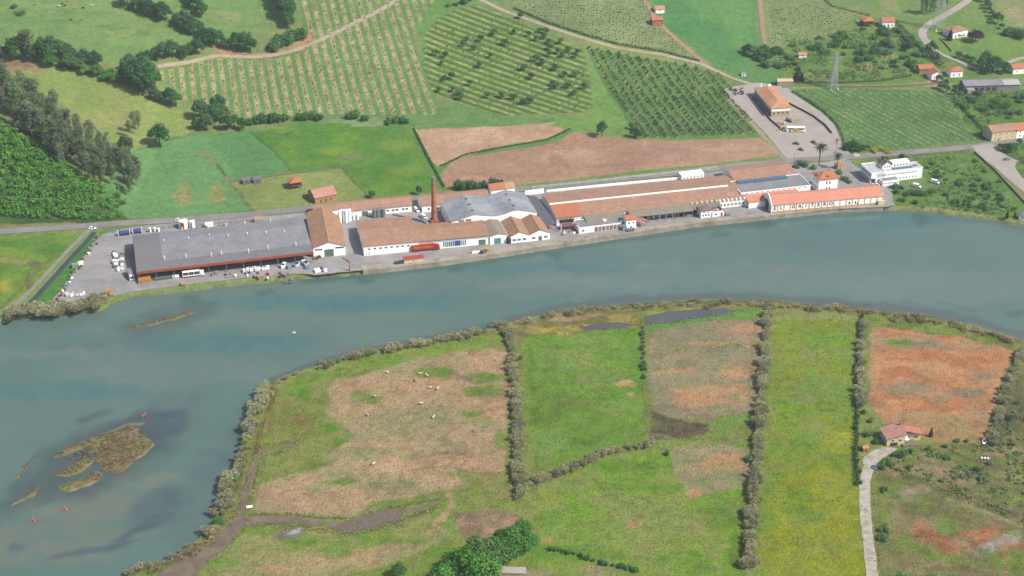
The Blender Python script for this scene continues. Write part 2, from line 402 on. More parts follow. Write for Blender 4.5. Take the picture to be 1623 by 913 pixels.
for p in [(1060, 240, 60, 6), (940, 262, 90, 4), (800, 280, 50, 5)]: G.ell(*p, C(168, 132, 116), amt=.5)
for p in [(900, 245, 60, 6), (760, 285, 40, 5), (1150, 235, 50, 5)]: G.ell(*p, C(210, 172, 146), amt=.5)
G.line([(820, 297), (1000, 277), (1150, 261), (1238, 249)], 6, C(116, 158, 70), C(140, 168, 90), jit=1)
G.line([(830, 300), (1000, 281), (1150, 264)], 2, C(160, 165, 100), jit=1)
G.poly([(936, 90), (960, 140), (998, 200), (1000, 219), (940, 212), (870, 200), (925, 182), (945, 165)], C(118, 162, 78), C(130, 168, 84), 10)
G.poly([(640, 186), (700, 168), (740, 172), (800, 186), (880, 186), (880, 192), (690, 202), (650, 204)], C(104, 150, 78), C(118, 158, 84), 12)
# orchards
G.poly(ORCH1, C(116, 158, 84), C(106, 148, 76), 16, jit=2)
G.rows(ORCH1, ROWS1, 3.0, C(204, 184, 138), C(172, 164, 112), amt=.95, brk=.15)
G.poly(ORCH2, C(112, 148, 62), C(100, 140, 58), 12, jit=2)
ROWS2.o = ROWS2.o + ROWS2.n * ROWS2.sp * .5; G.rows(ORCH2, ROWS2, 2.6, C(92, 130, 52), C(78, 116, 48), amt=.8); ROWS2.o = ROWS2.o - ROWS2.n * ROWS2.sp * .5
G.rows(ORCH2, ROWS2, 2.0, C(192, 192, 128), C(164, 172, 104), amt=.95, brk=.3)
G.poly(ORCH3, C(92, 138, 66), C(104, 146, 70), 12, jit=2)
G.rows(ORCH3, ROWS3, 1.5, C(196, 168, 130), C(160, 150, 104), amt=.95, brk=.2)
G.poly(ORCH4, C(136, 156, 98), C(124, 150, 88), 20, jit=2)
G.rows(ORCH4, ROWS4, 1.9, C(172, 176, 132), C(150, 162, 108), amt=.7, brk=.3)
G.poly(ORCH5, C(98, 142, 72), C(88, 132, 66), 14, jit=2)
G.rows(ORCH5, ROWS5, 1.0, C(186, 190, 142), C(150, 166, 110), amt=.9, brk=.35)
G.poly(ORCH6, C(120, 150, 84), C(130, 156, 92), 14, jit=2)
G.rows(ORCH6, ROWS6, 1.6, C(165, 170, 120), amt=.6, brk=.3)
G.line([(345, 84), (400, 88), (440, 84), (480, 70), (500, 50)], 8, C(190, 150, 118), C(140, 150, 90), jit=4)
G.ell(482, 62, 14, 10, C(196, 150, 110), amt=.9, rot=-30); G.ell(355, 78, 22, 5, C(180, 145, 110), amt=.8)
G.line([(660, 30), (672, 70), (668, 110), (690, 160)], 6, C(110, 158, 80), jit=2)
G.poly([(690, 0), (760, 0), (800, 14), (745, 6), (700, 24), (665, 60), (655, 50)], C(108, 158, 72), C(118, 162, 80), 10)
# meadow and scrub on the right
G.poly([(1024, -20), (1200, -20), (1214, 80), (1250, 128), (1190, 132), (1135, 108), (1100, 80), (1050, 40)], C(88, 148, 80), C(104, 156, 82), 30)
G.ell(1170, 30, 22, 40, C(120, 165, 85), amt=.6); G.ell(1205, 10, 7, 60, C(170, 140, 110), amt=.3)
G.poly([(1215, 80), (1310, 60), (1370, 32), (1420, 30), (1470, 75), (1560, 120), (1500, 140), (1330, 138), (1255, 140)], C(104, 142, 64), C(122, 152, 72), 16)
for i in range(46): G.ell(random.uniform(1230, 1500), random.uniform(55, 130), random.uniform(5, 18), random.uniform(2, 5), random.choice([C(140, 158, 78), C(84, 122, 56), C(160, 150, 100), C(118, 156, 64)]), amt=.7)
G.poly([(1430, -30), (1700, -30), (1700, 130), (1560, 118), (1500, 90), (1470, 70), (1470, 40)], C(116, 156, 74), C(128, 162, 78), 24)
G.poly([(1575, -30), (1700, -30), (1700, 60), (1600, 40), (1580, 20)], C(165, 160, 112), C(140, 152, 90), 12)
G.poly([(1370, -30), (1540, -30), (1490, 20), (1440, 36), (1380, 16)], C(120, 158, 76), C(150, 160, 96), 14)
G.line([(1255, 139), (1330, 137), (1420, 136), (1500, 132)], 2.2, C(170, 160, 120)); G.ell(1480, 133, 30, 3, C(180, 165, 125))
G.poly([(1500, 150), (1700, 140), (1700, 235), (1560, 225), (1530, 195)], C(104, 146, 62), C(90, 130, 58), 12)
G.poly([(1560, 232), (1700, 225), (1700, 300), (1640, 300), (1590, 255)], C(110, 150, 66), C(90, 122, 60), 10)
G.poly([(1440, 250), (1545, 240), (1580, 275), (1632, 330), (1632, 358), (1560, 346), (1480, 336), (1410, 330), (1400, 305), (1480, 300)], C(112, 150, 68), C(98, 140, 62), 9)
for i in range(40): G.ell(random.uniform(1430, 1610), random.uniform(255, 340), random.uniform(4, 12), random.uniform(1.5, 3), random.choice([C(140, 158, 84), C(160, 150, 110), C(88, 128, 60)]), amt=.6)
G.line([(1405, 328), (1480, 332), (1560, 342), (1623, 353)], 5, C(165, 165, 100), jit=2)
G.poly([(-40, 372), (120, 370), (125, 376), (60, 445), (0, 492), (-40, 500)], C(126, 160, 58), C(108, 146, 58), 10)
for p in [(20, 415, 30, 4, C(160, 150, 100)), (55, 420, 12, 7, C(110, 105, 85)), (5, 455, 12, 9, C(170, 170, 60)), (45, 445, 3, 22, C(115, 110, 70)), (80, 395, 30, 6, C(90, 140, 55)), (30, 385, 40, 6, C(90, 140, 55))]: G.ell(*p[:4], p[4], amt=.8)
G.line([(0, 490), (50, 440), (80, 410)], 4, C(120, 110, 75), jit=2, amt=.7)
G.poly([(50, 480), (150, 372), (158, 378), (110, 440), (78, 482)], C(80, 138, 58), C(92, 148, 62), 6, jit=1.5)
G.line([(165, 474), (220, 462), (300, 452), (400, 442), (470, 436)], 5, C(125, 150, 70), C(160, 150, 105), jit=2)
# spur floor and road verge
G.poly([(-80, 180), (60, 210), (180, 330), (205, 350), (-80, 360)], C(70, 105, 46), C(84, 120, 50), 10)

# ---- near side: salt meadow
SM = [(-60, 1000), (300, 860), (400, 640), (520, 580), (800, 520), (1000, 483), (1200, 478), (1400, 493), (1700, 560), (1800, 1200), (-60, 1200)]
G.poly(SM, C(124, 142, 72), C(140, 146, 84), 18, jit=1)
G.poly([(430, 610), (510, 582), (650, 556), (790, 528), (800, 545), (660, 572), (520, 600), (470, 625)], C(136, 156, 82), C(120, 148, 66), 10)
TAN, TAN2, PINK = C(186, 158, 122), C(162, 152, 110), C(204, 162, 130)
G.poly([(520, 620), (560, 600), (660, 570), (798, 550), (806, 640), (800, 745), (690, 780), (590, 795), (560, 820), (400, 812), (410, 770), (500, 735), (560, 690), (530, 655)], TAN, TAN2, 16, jit=5)
RM = Rows([(560, 620), (560, 760)], [(760, 600), (775, 740)], 22)
G.rows([(530, 630), (660, 575), (798, 555), (800, 740), (640, 770), (560, 690)], RM, 2.4, PINK, amt=.38, brk=.5)
for p in [(760, 565, 60, 8), (560, 612, 30, 10), (640, 618, 60, 12), (770, 640, 30, 30), (720, 730, 60, 14), (690, 735, 50, 6), (535, 645, 14, 16), (480, 790, 50, 12), (700, 600, 60, 8), (620, 740, 50, 8), (800, 600, 8, 40)]: G.ell(*p, PINK, C(180, 146, 110), amt=.62)
for p in [(690, 592, 32, 10), (770, 598, 36, 8), (765, 620, 34, 9), (580, 632, 22, 9), (545, 765, 26, 6), (745, 655, 20, 5), (795, 695, 10, 16), (770, 768, 40, 10)]: G.ell(*p, C(100, 140, 56), C(120, 146, 66), amt=.85)
for p in [(650, 665, 70, 20), (600, 690, 60, 18), (690, 695, 40, 14), (560, 720, 60, 10), (640, 770, 60, 10)]: G.ell(*p, C(136, 146, 98), C(150, 150, 106), amt=.55)
for p in [(500, 730, 30, 5), (715, 717, 30, 5), (660, 722, 14, 4), (735, 600, 16, 5)]: G.ell(*p, C(140, 122, 98), amt=.7)
for p in [(470, 650, 50, 34), (450, 690, 40, 14), (500, 690, 40, 12), (470, 735, 60, 12), (440, 640, 20, 20)]: G.ell(*p, C(116, 142, 66), C(140, 140, 80), amt=.85)
for p in [(470, 665, 26, 12), (430, 665, 8, 20)]: G.ell(*p, C(132, 112, 70), amt=.7)
for p in [(520, 678, 16, 7), (485, 625, 10, 12), (540, 700, 12, 4)]: G.ell(*p, C(88, 138, 50), amt=.8)
# left foot of the meadow, channels' banks
G.poly([(380, 830), (500, 845), (620, 840), (720, 800), (720, 850), (600, 880), (420, 900), (320, 905), (330, 880)], C(126, 150, 74), C(150, 150, 92), 9)
G.poly([(410, 880), (560, 875), (700, 835), (720, 850), (600, 900), (450, 930), (300, 930)], C(150, 152, 98), C(168, 150, 108), 14)
for p in [(540, 890, 70, 7), (470, 900, 60, 8), (575, 880, 20, 8)]: G.ell(*p, C(188, 158, 116), amt=.6)
for p in [(400, 840, 50, 9), (660, 800, 60, 8), (480, 858, 30, 7), (640, 855, 40, 8), (700, 880, 30, 20), (640, 905, 40, 14)]: G.ell(*p, C(100, 146, 58), C(126, 150, 70), amt=.8)
G.ell(458, 850, 24, 9, C(120, 104, 88), C(140, 130, 120)); G.ell(470, 846, 12, 5, C(190, 190, 195), amt=.8, rot=-25)
G.line([(285, 905), (330, 850), (372, 770), (395, 700), (410, 650), (430, 615)], 14, C(130, 140, 76), C(110, 112, 62), jit=4)
G.line([(380, 790), (400, 730), (420, 660), (440, 618)], 5, C(116, 100, 66), jit=2)
G.line([(712, 785), (716, 800), (704, 820), (690, 828)], 9, C(190, 160, 122), C(170, 150, 110), jit=2)
G.poly([(720, 815), (770, 805), (830, 818), (800, 850), (740, 856), (722, 838)], C(178, 146, 116), C(140, 122, 94), 8)
G.poly([(725, 745), (800, 750), (815, 800), (730, 800)], C(130, 148, 74), C(150, 140, 88), 10, amt=.8)
# middle meadow
G.poly([(830, 535), (1010, 518), (1018, 560), (1022, 695), (940, 715), (850, 745), (838, 690), (832, 600)], C(122, 158, 68), C(110, 150, 60), 14)
for p in [(900, 570, 50, 20), (950, 545, 40, 10), (870, 700, 30, 20), (960, 600, 40, 14)]: G.ell(*p, C(132, 152, 88), amt=.55)
for p in [(860, 645, 28, 34), (900, 630, 30, 12), (950, 620, 16, 8), (842, 590, 6, 40), (950, 665, 20, 8)]: G.ell(*p, C(104, 138, 54), C(118, 140, 62), amt=.75)
for p in [(990, 608, 18, 5), (1000, 624, 4, 4)]: G.ell(*p, C(205, 170, 125), amt=.8)
G.ell(868, 645, 12, 8, C(165, 150, 110), amt=.6)
G.poly([(790, 520), (900, 496), (1010, 492), (1015, 515), (900, 530), (825, 535)], C(140, 130, 82), C(124, 120, 74), 6)
for p in [(860, 525, 22, 5), (920, 520, 30, 4), (990, 512, 26, 4), (985, 505, 20, 3), (1090, 497, 60, 4), (885, 524, 20, 4)]: G.ell(*p, C(200, 182, 74), C(160, 150, 80), amt=.8)
for p in [(890, 505, 40, 4), (960, 500, 40, 3)]: G.ell(*p, C(190, 160, 125), amt=.5)
G.poly([(1028, 528), (1120, 508), (1208, 506), (1206, 600), (1198, 650), (1120, 666), (1040, 660), (1028, 600)], C(164, 144, 116), C(150, 142, 108), 16)
for p in [(1100, 540, 60, 16), (1080, 580, 50, 14), (1150, 560, 40, 12), (1060, 645, 30, 10), (1130, 650, 40, 8)]: G.ell(*p, C(148, 140, 112), C(140, 140, 100), amt=.6)
for p in [(1130, 625, 66, 16), (1170, 590, 34, 10), (1180, 520, 26, 8), (1070, 588, 40, 4), (1150, 545, 60, 3), (1100, 632, 30, 14)]: G.ell(*p, C(198, 152, 112), amt=.62)
G.line([(1122, 660), (1122, 632), (1118, 610)], 3, C(180, 130, 90), amt=.7)
G.line([(1026, 520), (1120, 505), (1208, 494)], 8, C(112, 158, 84), jit=2)
for p in [(1165, 548, 18, 5), (1158, 628, 12, 4)]: G.ell(*p, C(120, 138, 74), amt=.7)
G.poly([(1030, 650), (1050, 658), (1090, 668), (1124, 672), (1122, 688), (1060, 698), (1032, 700)], C(112, 100, 76), C(92, 88, 64), 3)
G.poly([(1124, 668), (1195, 655), (1196, 690), (1130, 695)], C(118, 154, 76), C(130, 150, 80), 8)
# lower middle meadow
G.poly([(850, 775), (940, 735), (1050, 700), (1190, 700), (1190, 800), (1175, 930), (780, 930), (800, 880), (840, 830)], C(122, 156, 66), C(136, 154, 78), 14)
for p in [(1000, 800, 60, 16), (1050, 830, 80, 20), (900, 760, 30, 8), (960, 790, 40, 10), (1020, 860, 30, 12)]: G.ell(*p, C(140, 148, 92), amt=.55)
for p in [(870, 822, 22, 16), (960, 768, 20, 6), (1020, 750, 24, 18), (1060, 770, 30, 8), (1100, 890, 40, 20), (930, 880, 60, 10), (1170, 850, 14, 36), (1120, 812, 30, 8)]: G.ell(*p, C(104, 144, 54), C(118, 150, 60), amt=.75)
G.poly([(1065, 715), (1100, 702), (1150, 705), (1188, 715), (1190, 770), (1140, 780), (1095, 790), (1070, 750)], C(166, 150, 116), C(146, 148, 100), 6)
for p in [(1150, 735, 40, 14), (1100, 785, 12, 8), (1005, 831, 12, 5), (868, 858, 10, 4)]: G.ell(*p, C(198, 150, 110), amt=.75)
G.line([(1098, 825), (1110, 850), (1130, 880), (1140, 905)], 10, C(165, 150, 100), C(140, 145, 84), jit=4, amt=.7)
G.poly([(790, 900), (1000, 900), (1000, 930), (790, 930)], C(160, 150, 110), C(128, 150, 74), 8)
G.ell(880, 875, 50, 10, C(96, 146, 54), amt=.6)
# yellow-green meadow and red field
G.poly([(1228, 505), (1355, 510), (1352, 720), (1362, 790), (1375, 930), (1200, 930), (1214, 760), (1222, 620)], C(124, 150, 64), C(136, 152, 66), 20)
for p in [(1290, 560, 40, 20), (1300, 620, 50, 20), (1280, 690, 50, 14), (1260, 540, 30, 8)]: G.ell(*p, C(136, 150, 88), C(124, 156, 66), amt=.6)
for p in [(1310, 540, 40, 8), (1250, 650, 20, 20)]: G.ell(*p, C(112, 156, 52), amt=.5)
for p in [(1330, 700, 30, 20), (1300, 800, 70, 60), (1330, 880, 50, 40), (1240, 860, 30, 60)]: G.ell(*p, C(158, 160, 52), C(146, 154, 54), amt=.75)
for p in [(1265, 795, 22, 20), (1280, 815, 30, 14), (1275, 700, 26, 14), (1220, 830, 14, 20)]: G.ell(*p, C(112, 150, 60), amt=.6)
G.ell(1318, 878, 4, 10, C(150, 140, 70), amt=.6); G.ell(1270, 723, 4, 6, C(165, 140, 70), amt=.6)
G.line([(1226, 505), (1300, 500), (1358, 505)], 8, C(146, 154, 92), jit=2)
G.poly([(1380, 520), (1420, 518), (1480, 530), (1560, 540), (1606, 556), (1590, 600), (1572, 660), (1560, 700), (1480, 700), (1400, 665), (1378, 640)], C(192, 142, 102), C(178, 148, 112), 9, jit=3)
RR = Rows([(1390, 560), (1600, 575)], [(1388, 620), (1580, 640)], 18)
G.rows([(1382, 545), (1600, 560), (1570, 650), (1400, 650)], RR, 2.0, C(206, 156, 110), C(172, 116, 80), amt=.6, scale=10, brk=.3)
for p in [(1430, 525, 50, 5), (1530, 537, 60, 4), (1440, 560, 50, 14), (1520, 570, 70, 12), (1420, 590, 40, 8), (1480, 640, 60, 6), (1390, 625, 10, 20), (1540, 625, 40, 5)]: G.ell(*p, C(180, 108, 74), C(200, 136, 92), amt=.55)
for p in [(1430, 616, 46, 9), (1530, 622, 30, 7), (1450, 545, 50, 6), (1490, 632, 20, 6), (1560, 596, 18, 5)]: G.ell(*p, C(138, 134, 108), C(150, 136, 104), amt=.75)
G.ell(1427, 540, 24, 5, C(106, 146, 64), amt=.9); G.ell(1480, 527, 16, 4, C(90, 104, 56), amt=.8)
for p in [(1470, 668, 60, 14), (1530, 680, 50, 22), (1490, 690, 30, 10)]: G.ell(*p, C(164, 148, 98), C(176, 140, 98), amt=.7)
G.poly([(1370, 495), (1450, 502), (1540, 522), (1623, 548), (1623, 560), (1500, 530), (1380, 516)], C(134, 150, 82), C(112, 128, 66), 5)
# lower right rough ground
G.poly([(1385, 735), (1450, 705), (1560, 700), (1590, 640), (1630, 560), (1760, 560), (1760, 960), (1395, 960)], C(116, 122, 72), C(138, 128, 86), 7)
for p in [(1500, 720, 70, 12), (1450, 715, 30, 8), (1590, 760, 30, 20)]: G.ell(*p, C(112, 142, 62), C(130, 130, 80), amt=.8)
for p in [(1480, 745, 50, 8), (1420, 745, 20, 8), (1500, 760, 60, 6), (1600, 720, 26, 8), (1560, 735, 20, 10)]: G.ell(*p, C(164, 144, 108), amt=.7)
G.line([(1430, 748), (1480, 770), (1530, 790), (1600, 815), (1640, 840)], 9, C(96, 100, 62), C(120, 116, 76), jit=9, amt=.7)
G.line([(1500, 790), (1560, 810), (1620, 835)], 5, C(160, 150, 110), jit=2)
for p in [(1560, 740, 26, 20), (1600, 660, 24, 30), (1610, 620, 12, 26)]: G.ell(*p, C(100, 96, 68), C(120, 110, 76), amt=.8)
for p in [(1620, 750, 26, 10), (1610, 790, 30, 8)]: G.ell(*p, C(116, 150, 64), amt=.85)
for p in [(1430, 780, 20, 14), (1410, 820, 14, 22), (1450, 860, 40, 16), (1500, 880, 40, 14), (1560, 850, 20, 7), (1500, 828, 30, 8), (1600, 890, 30, 20)]: G.ell(*p, C(110, 142, 64), C(120, 146, 68), amt=.75)
for p in [(1450, 775, 24, 6), (1462, 830, 30, 14), (1420, 830, 12, 22), (1440, 780, 12, 8)]: G.ell(*p, C(158, 140, 108), amt=.65)
for p in [(1460, 838, 14, 18), (1500, 850, 34, 6), (1475, 850, 10, 16), (1530, 860, 46, 16), (1560, 845, 30, 8), (1600, 865, 20, 8), (1590, 890, 4, 20)]: G.ell(*p, C(164, 92, 66), C(186, 130, 96), amt=.8, rot=-10)
G.ell(1580, 865, 46, 10, C(184, 176, 170), C(138, 124, 112), amt=.75, rot=-20, jit=9); G.ell(1446, 783, 12, 9, C(160, 154, 140), amt=.5)
G.line([(1380, 720), (1392, 760), (1395, 830), (1400, 920)], 6, C(120, 130, 70), jit=2, amt=.7)
BKC = C(92, 84, 60)
for ln in ([(282, 884), (318, 862), (350, 836), (374, 818)], [(300, 915), (336, 884), (372, 850), (392, 834)], [(370, 826), (380, 798), (391, 760), (401, 722), (412, 708), (440, 704), (474, 700)], [(384, 826), (392, 796), (404, 760), (412, 726), (424, 720), (448, 716)], [(390, 816), (430, 815), (480, 818), (530, 823), (560, 822), (610, 808), (660, 798), (700, 790)], [(390, 832), (430, 831), (480, 835), (520, 842), (560, 848), (610, 836), (650, 820), (700, 800)]):
    G.line(ln, 2.6, BKC, C(122, 112, 78), jit=4, amt=.75)
for ln in ([(1018, 500), (1016, 560), (1020, 620), (1026, 690)], [(838, 545), (844, 620), (850, 690), (852, 740)], [(1195, 510), (1190, 600), (1184, 700), (1176, 800), (1170, 900)]): G.line(ln, 4, C(96, 116, 58), C(120, 126, 70), jit=5, amt=.5)  # ditch lines along the hedges, with the hedges' dark shadows painted in
for ln in ([(975, 722), (1000, 745), (1020, 762)], [(932, 752), (952, 770), (962, 785)], [(1060, 725), (1066, 745)], [(1240, 725), (1270, 700), (1290, 712)], [(640, 745), (700, 740), (770, 752)]): G.line(ln, 2.2, C(104, 110, 66), jit=4, amt=.6)
for p in [(905, 640, 36, 16), (866, 655, 22, 20), (1000, 738, 46, 10), (935, 695, 30, 8), (1140, 820, 24, 22), (1172, 880, 14, 30), (1010, 770, 50, 7)]: G.ell(*p, C(96, 130, 50), C(112, 140, 60), amt=.7, jit=14)
for p in [(560, 650, 40, 16), (640, 700, 50, 14), (740, 690, 40, 10), (600, 745, 50, 8), (700, 765, 40, 8), (470, 790, 50, 10), (780, 560, 24, 10)]: G.ell(*p, C(206, 172, 140), C(180, 154, 116), amt=.5, jit=14)
# north shore reed fringe
G.line([(790, 522), (900, 494), (1000, 486), (1200, 481), (1400, 496), (1540, 519), (1640, 548)], 8, C(128, 124, 78), C(150, 142, 96), jit=3)
G.line([(840, 500), (1000, 482), (1200, 476), (1400, 491), (1540, 512), (1640, 544)], 3, C(96, 98, 70), jit=3, amt=.8)
G.line([(430, 606), (520, 575), (700, 540), (800, 520)], 5, C(150, 146, 100), jit=2, amt=.7)
# islets: salt grass, mud edges
m = 1 - sstep(-1.0, 1.2, isl)
G._put(np.arange(G.N), m, C(152, 134, 102), C(122, 110, 82), 3, 1.0)
m2 = m * sstep(.5, .62, fbm(G.X, G.Y, 14, 33)); G._put(np.arange(G.N), m2, C(122, 138, 74), C(140, 134, 84), 4, .6)
mw = sstep(1.2, .25, G.P[:, 2]) * (dr < 3); G._put(np.arange(G.N), mw * (isl > 2), C(120, 110, 86), C(150, 140, 112), 5, .8)
# everywhere: fine mottling
G.line([(1150, 148), (1168, 170), (1200, 204), (1228, 234), (1246, 254)], 6, C(200, 166, 140), C(186, 172, 140), jit=2, amt=.8)
for i in range(150):      # rough tussocky ground at the lower right
    x, y = random.uniform(1390, 1640), random.uniform(700, 920)
    if inside((x, y), [(1390, 740), (1460, 715), (1560, 705), (1640, 600), (1640, 920), (1400, 920)]):
        G.ell(x, y, random.uniform(5, 22), random.uniform(2, 6), random.choice([C(104, 108, 66), C(150, 140, 96), C(126, 150, 72), C(168, 146, 110), C(96, 130, 60), C(120, 106, 78)]), amt=random.uniform(.3, .75), rot=random.uniform(-10, 35), jit=9)
for i in range(240):      # uneven growth over the meadows
    x, y = random.uniform(400, 1370), random.uniform(520, 920)
    G.ell(x, y, random.uniform(6, 30), random.uniform(2, 7), random.choice([C(150, 150, 92), C(110, 146, 62), C(132, 158, 78), C(160, 150, 106), C(118, 138, 66)]), amt=random.uniform(.12, .4), rot=random.uniform(-12, 12), jit=9)
near = sstep(20, -20, G.Y - np.interp(G.X, MIDX, MIDY)); grn = sstep(1.0, 1.25, G.c[:, 1] / np.maximum(G.c[:, 0], 1e-4))
lum = G.c.mean(1)[:, None]
t = sstep(.52, .72, fbm(G.X, G.Y, 5, 171, 3)) * grn * (.10 + .14 * near); G.c = G.c * (1 - t[:, None]) + lum * np.array([1.45, 1.22, .72]) * t[:, None]
t = sstep(.55, .7, fbm(G.X, G.Y, 3.4, 181, 3)) * (.10 + .08 * near); G.c *= (1 - t)[:, None]
t = sstep(.52, .7, fbm(G.X, G.Y, 9, 191, 3)) * (.08 + .16 * near) * grn; G.c = G.c * (1 - t[:, None]) + lum * np.array([.75, 1.5, .42]) * t[:, None]
lum = G.c.mean(1)[:, None]; G.c = np.maximum(lum + (G.c - lum) * (1.0 + .05 * near + .12 * near * grn)[:, None], .004); G.c[:, 1] *= 1 - .05 * grn
v = 0.86 + 0.34 * fbm(G.X, G.Y, 2.2, 101, 2); v *= 0.90 + 0.24 * fbm(G.X, G.Y, 26, 141, 3)
G.c *= v[:, None]

def ground_mat(name, s1=1.1, bump=0.8, rough=0.95, spec=0.1, amp=0.34):
    m, n, l, b = newmat(name)
    a = nd(n, 'ShaderNodeAttribute', attribute_name='Col').outputs['Color']
    g = nd(n, 'ShaderNodeNewGeometry').outputs['Position']
    k = noise(n, l, g, s1, 5, .65, .3, .7)
    mr = nd(n, 'ShaderNodeMapRange'); mr.inputs[3].default_value = 1 - amp; mr.inputs[4].default_value = 1 + amp
    l.new(k, mr.inputs[0])
    l.new(mixc(n, l, 1.0, a, mr.outputs[0], 'MULTIPLY'), b.inputs['Base Color'])
    b.inputs['Roughness'].default_value = rough; b.inputs['Specular IOR Level'].default_value = spec
    if bump:
        bp = nd(n, 'ShaderNodeBump'); bp.inputs['Strength'].default_value = bump; bp.inputs['Distance'].default_value = 0.35
        l.new(k, bp.inputs['Height']); l.new(bp.outputs[0], b.inputs['Normal'])
    return m
GMAT = ground_mat('ground_material')
ii = (np.arange(ny - 1)[:, None] * nx + np.arange(nx - 1)[None]).ravel()
FQ = np.stack([ii, ii + 1, ii + nx + 1, ii + nx], 1)
go = link('ground', np_mesh('ground', P3, FQ, G.c), GMAT); tag(go, kind='structure')
go.data.polygons.foreach_set('use_smooth', np.ones(len(FQ), bool))

# ---- water: one sheet, mud and weed banks showing through as bed colour, darker bands along the far bank
wx = np.concatenate([np.arange(-2500, -460, 120), np.arange(-460, 460, 2.0), np.arange(460, 2600, 120)])
wy = np.concatenate([[200, 300, 400, 450], np.arange(480, 900, 2.0), [950, 1000]])
WX, WY = np.meshgrid(wx, wy); W3 = np.column_stack([WX.ravel(), WY.ravel(), np.zeros(WX.size)])
Wp = Paint(W3, C(104, 132, 124), C(112, 136, 126), 90)
WD = C(76, 96, 104)
WH = C(84, 98, 98)
Wp.poly([(-80, 540), (300, 515), (520, 535), (400, 610), (250, 640), (-80, 660)], C(98, 128, 122), C(108, 134, 124), 40, soft=20, jit=20, amt=.8)
for p in [(300, 590, 200, 24), (1150, 440, 340, 22), (1500, 455, 160, 26), (900, 455, 140, 18), (100, 560, 140, 10)]: Wp.ell(*p, C(130, 142, 134), C(118, 140, 136), amt=.6, jit=14)
for p in [(360, 545, 130, 14), (540, 480, 200, 14), (60, 620, 160, 14), (800, 425, 200, 9), (1300, 350, 260, 9)]: Wp.ell(*p, C(82, 126, 126), C(92, 132, 130), amt=.7, jit=10)
for p in [(140, 800, 110, 26), (100, 850, 140, 22), (60, 880, 120, 20), (230, 760, 60, 14)]: Wp.ell(*p, C(132, 134, 118), C(118, 134, 126), amt=.75, jit=12)
Wp.ell(165, 715, 150, 34, WH, C(96, 108, 102), amt=.6, rot=-24, jit=12, soft=.3); Wp.ell(245, 672, 50, 24, WH, amt=.6, rot=-10, jit=9)
for p in [(200, 690, 92, 26, -18), (265, 670, 26, 22, 0), (120, 720, 60, 14, -25), (250, 800, 46, 28, -30), (230, 835, 60, 7, -25), (150, 872, 80, 5, -12), (25, 868, 12, 6, 0), (60, 760, 60, 8, -40), (40, 745, 40, 5, -50), (160, 760, 60, 8, -25), (150, 660, 30, 6, -15)]:
    Wp.ell(*p[:4], C(82, 100, 108), C(96, 110, 112), amt=.78, rot=p[4], jit=7)
for p in [(370, 700, 18, 60, 20), (330, 740, 24, 40, 20), (300, 820, 30, 50, 30), (280, 640, 50, 12, -10)]: Wp.ell(*p[:4], C(96, 112, 114), C(108, 126, 124), amt=.5, rot=p[4], jit=9)
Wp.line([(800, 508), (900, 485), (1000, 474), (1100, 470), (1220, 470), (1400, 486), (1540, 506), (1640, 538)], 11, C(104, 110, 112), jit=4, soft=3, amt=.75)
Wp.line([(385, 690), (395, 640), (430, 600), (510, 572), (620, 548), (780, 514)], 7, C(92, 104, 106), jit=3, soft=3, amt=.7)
Wp.ell(620, 550, 40, 5, C(120, 116, 108), amt=.6); Wp.ell(545, 553, 30, 6, C(116, 122, 120), amt=.6)
hd = np.full(Wp.N, 1e9); nr = np.nonzero(np.abs(W3[:, 0] + 210) < 130)[0]
for I in ISLETS[:5]: hd[nr] = np.minimum(hd[nr], sdist(W3[nr, :2], w0(I)))
Wp._put(np.arange(Wp.N), 1 - sstep(1, 13, hd + (Wp.n1 - .5) * 14), C(80, 92, 92), C(96, 102, 96), 6, .6)
Wp.line([(90, 724), (140, 700), (200, 674), (228, 672)], 3, C(170, 160, 130), amt=.6, jit=2)
Wp.line([(480, 447), (700, 425), (870, 398), (1100, 364), (1230, 351)], 8, C(72, 112, 108), jit=4, soft=3, amt=.6)  # darker green band in the water colour along the quay
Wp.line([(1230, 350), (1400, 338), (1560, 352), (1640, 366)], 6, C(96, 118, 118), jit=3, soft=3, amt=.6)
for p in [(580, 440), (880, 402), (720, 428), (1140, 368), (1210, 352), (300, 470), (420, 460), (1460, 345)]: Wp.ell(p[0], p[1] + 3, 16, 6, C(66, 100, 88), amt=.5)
for i in range(16): Wp.ell(random.uniform(1060, 1620), random.uniform(478, 500), 16, 3, C(96, 100, 100), amt=.4)
m, n, l, b = newmat('river_water')
a = nd(n, 'ShaderNodeAttribute', attribute_name='Col').outputs['Color']
g = nd(n, 'ShaderNodeNewGeometry').outputs['Position']
k = noise(n, l, g, 0.05, 4, .6, .3, .7)
mr = nd(n, 'ShaderNodeMapRange'); mr.inputs[3].default_value = .93; mr.inputs[4].default_value = 1.06
mp = nd(n, 'ShaderNodeMapping'); mp.inputs['Scale'].default_value = (.012, .06, 1); mp.inputs['Rotation'].default_value = (0, 0, R(-18)); l.new(g, mp.inputs['Vector'])
k2 = noise(n, l, mp.outputs[0], 1.0, 6, .62, .3, .7); ad = nd(n, 'ShaderNodeMix', data_type='FLOAT'); ad.inputs[0].default_value = .6; l.new(k, ad.inputs[2]); l.new(k2, ad.inputs[3]); l.new(ad.outputs[0], mr.inputs[0])
l.new(mixc(n, l, 1.0, a, mr.outputs[0], 'MULTIPLY'), b.inputs['Base Color'])
rm = nd(n, 'ShaderNodeMapRange'); rm.inputs[3].default_value = .10; rm.inputs[4].default_value = .26; l.new(k2, rm.inputs[0]); l.new(rm.outputs[0], b.inputs['Roughness']); b.inputs['IOR'].default_value = 1.33; b.inputs['Specular IOR Level'].default_value = 0.5
bp = nd(n, 'ShaderNodeBump'); bp.inputs['Strength'].default_value = 0.3; bp.inputs['Distance'].default_value = 0.2
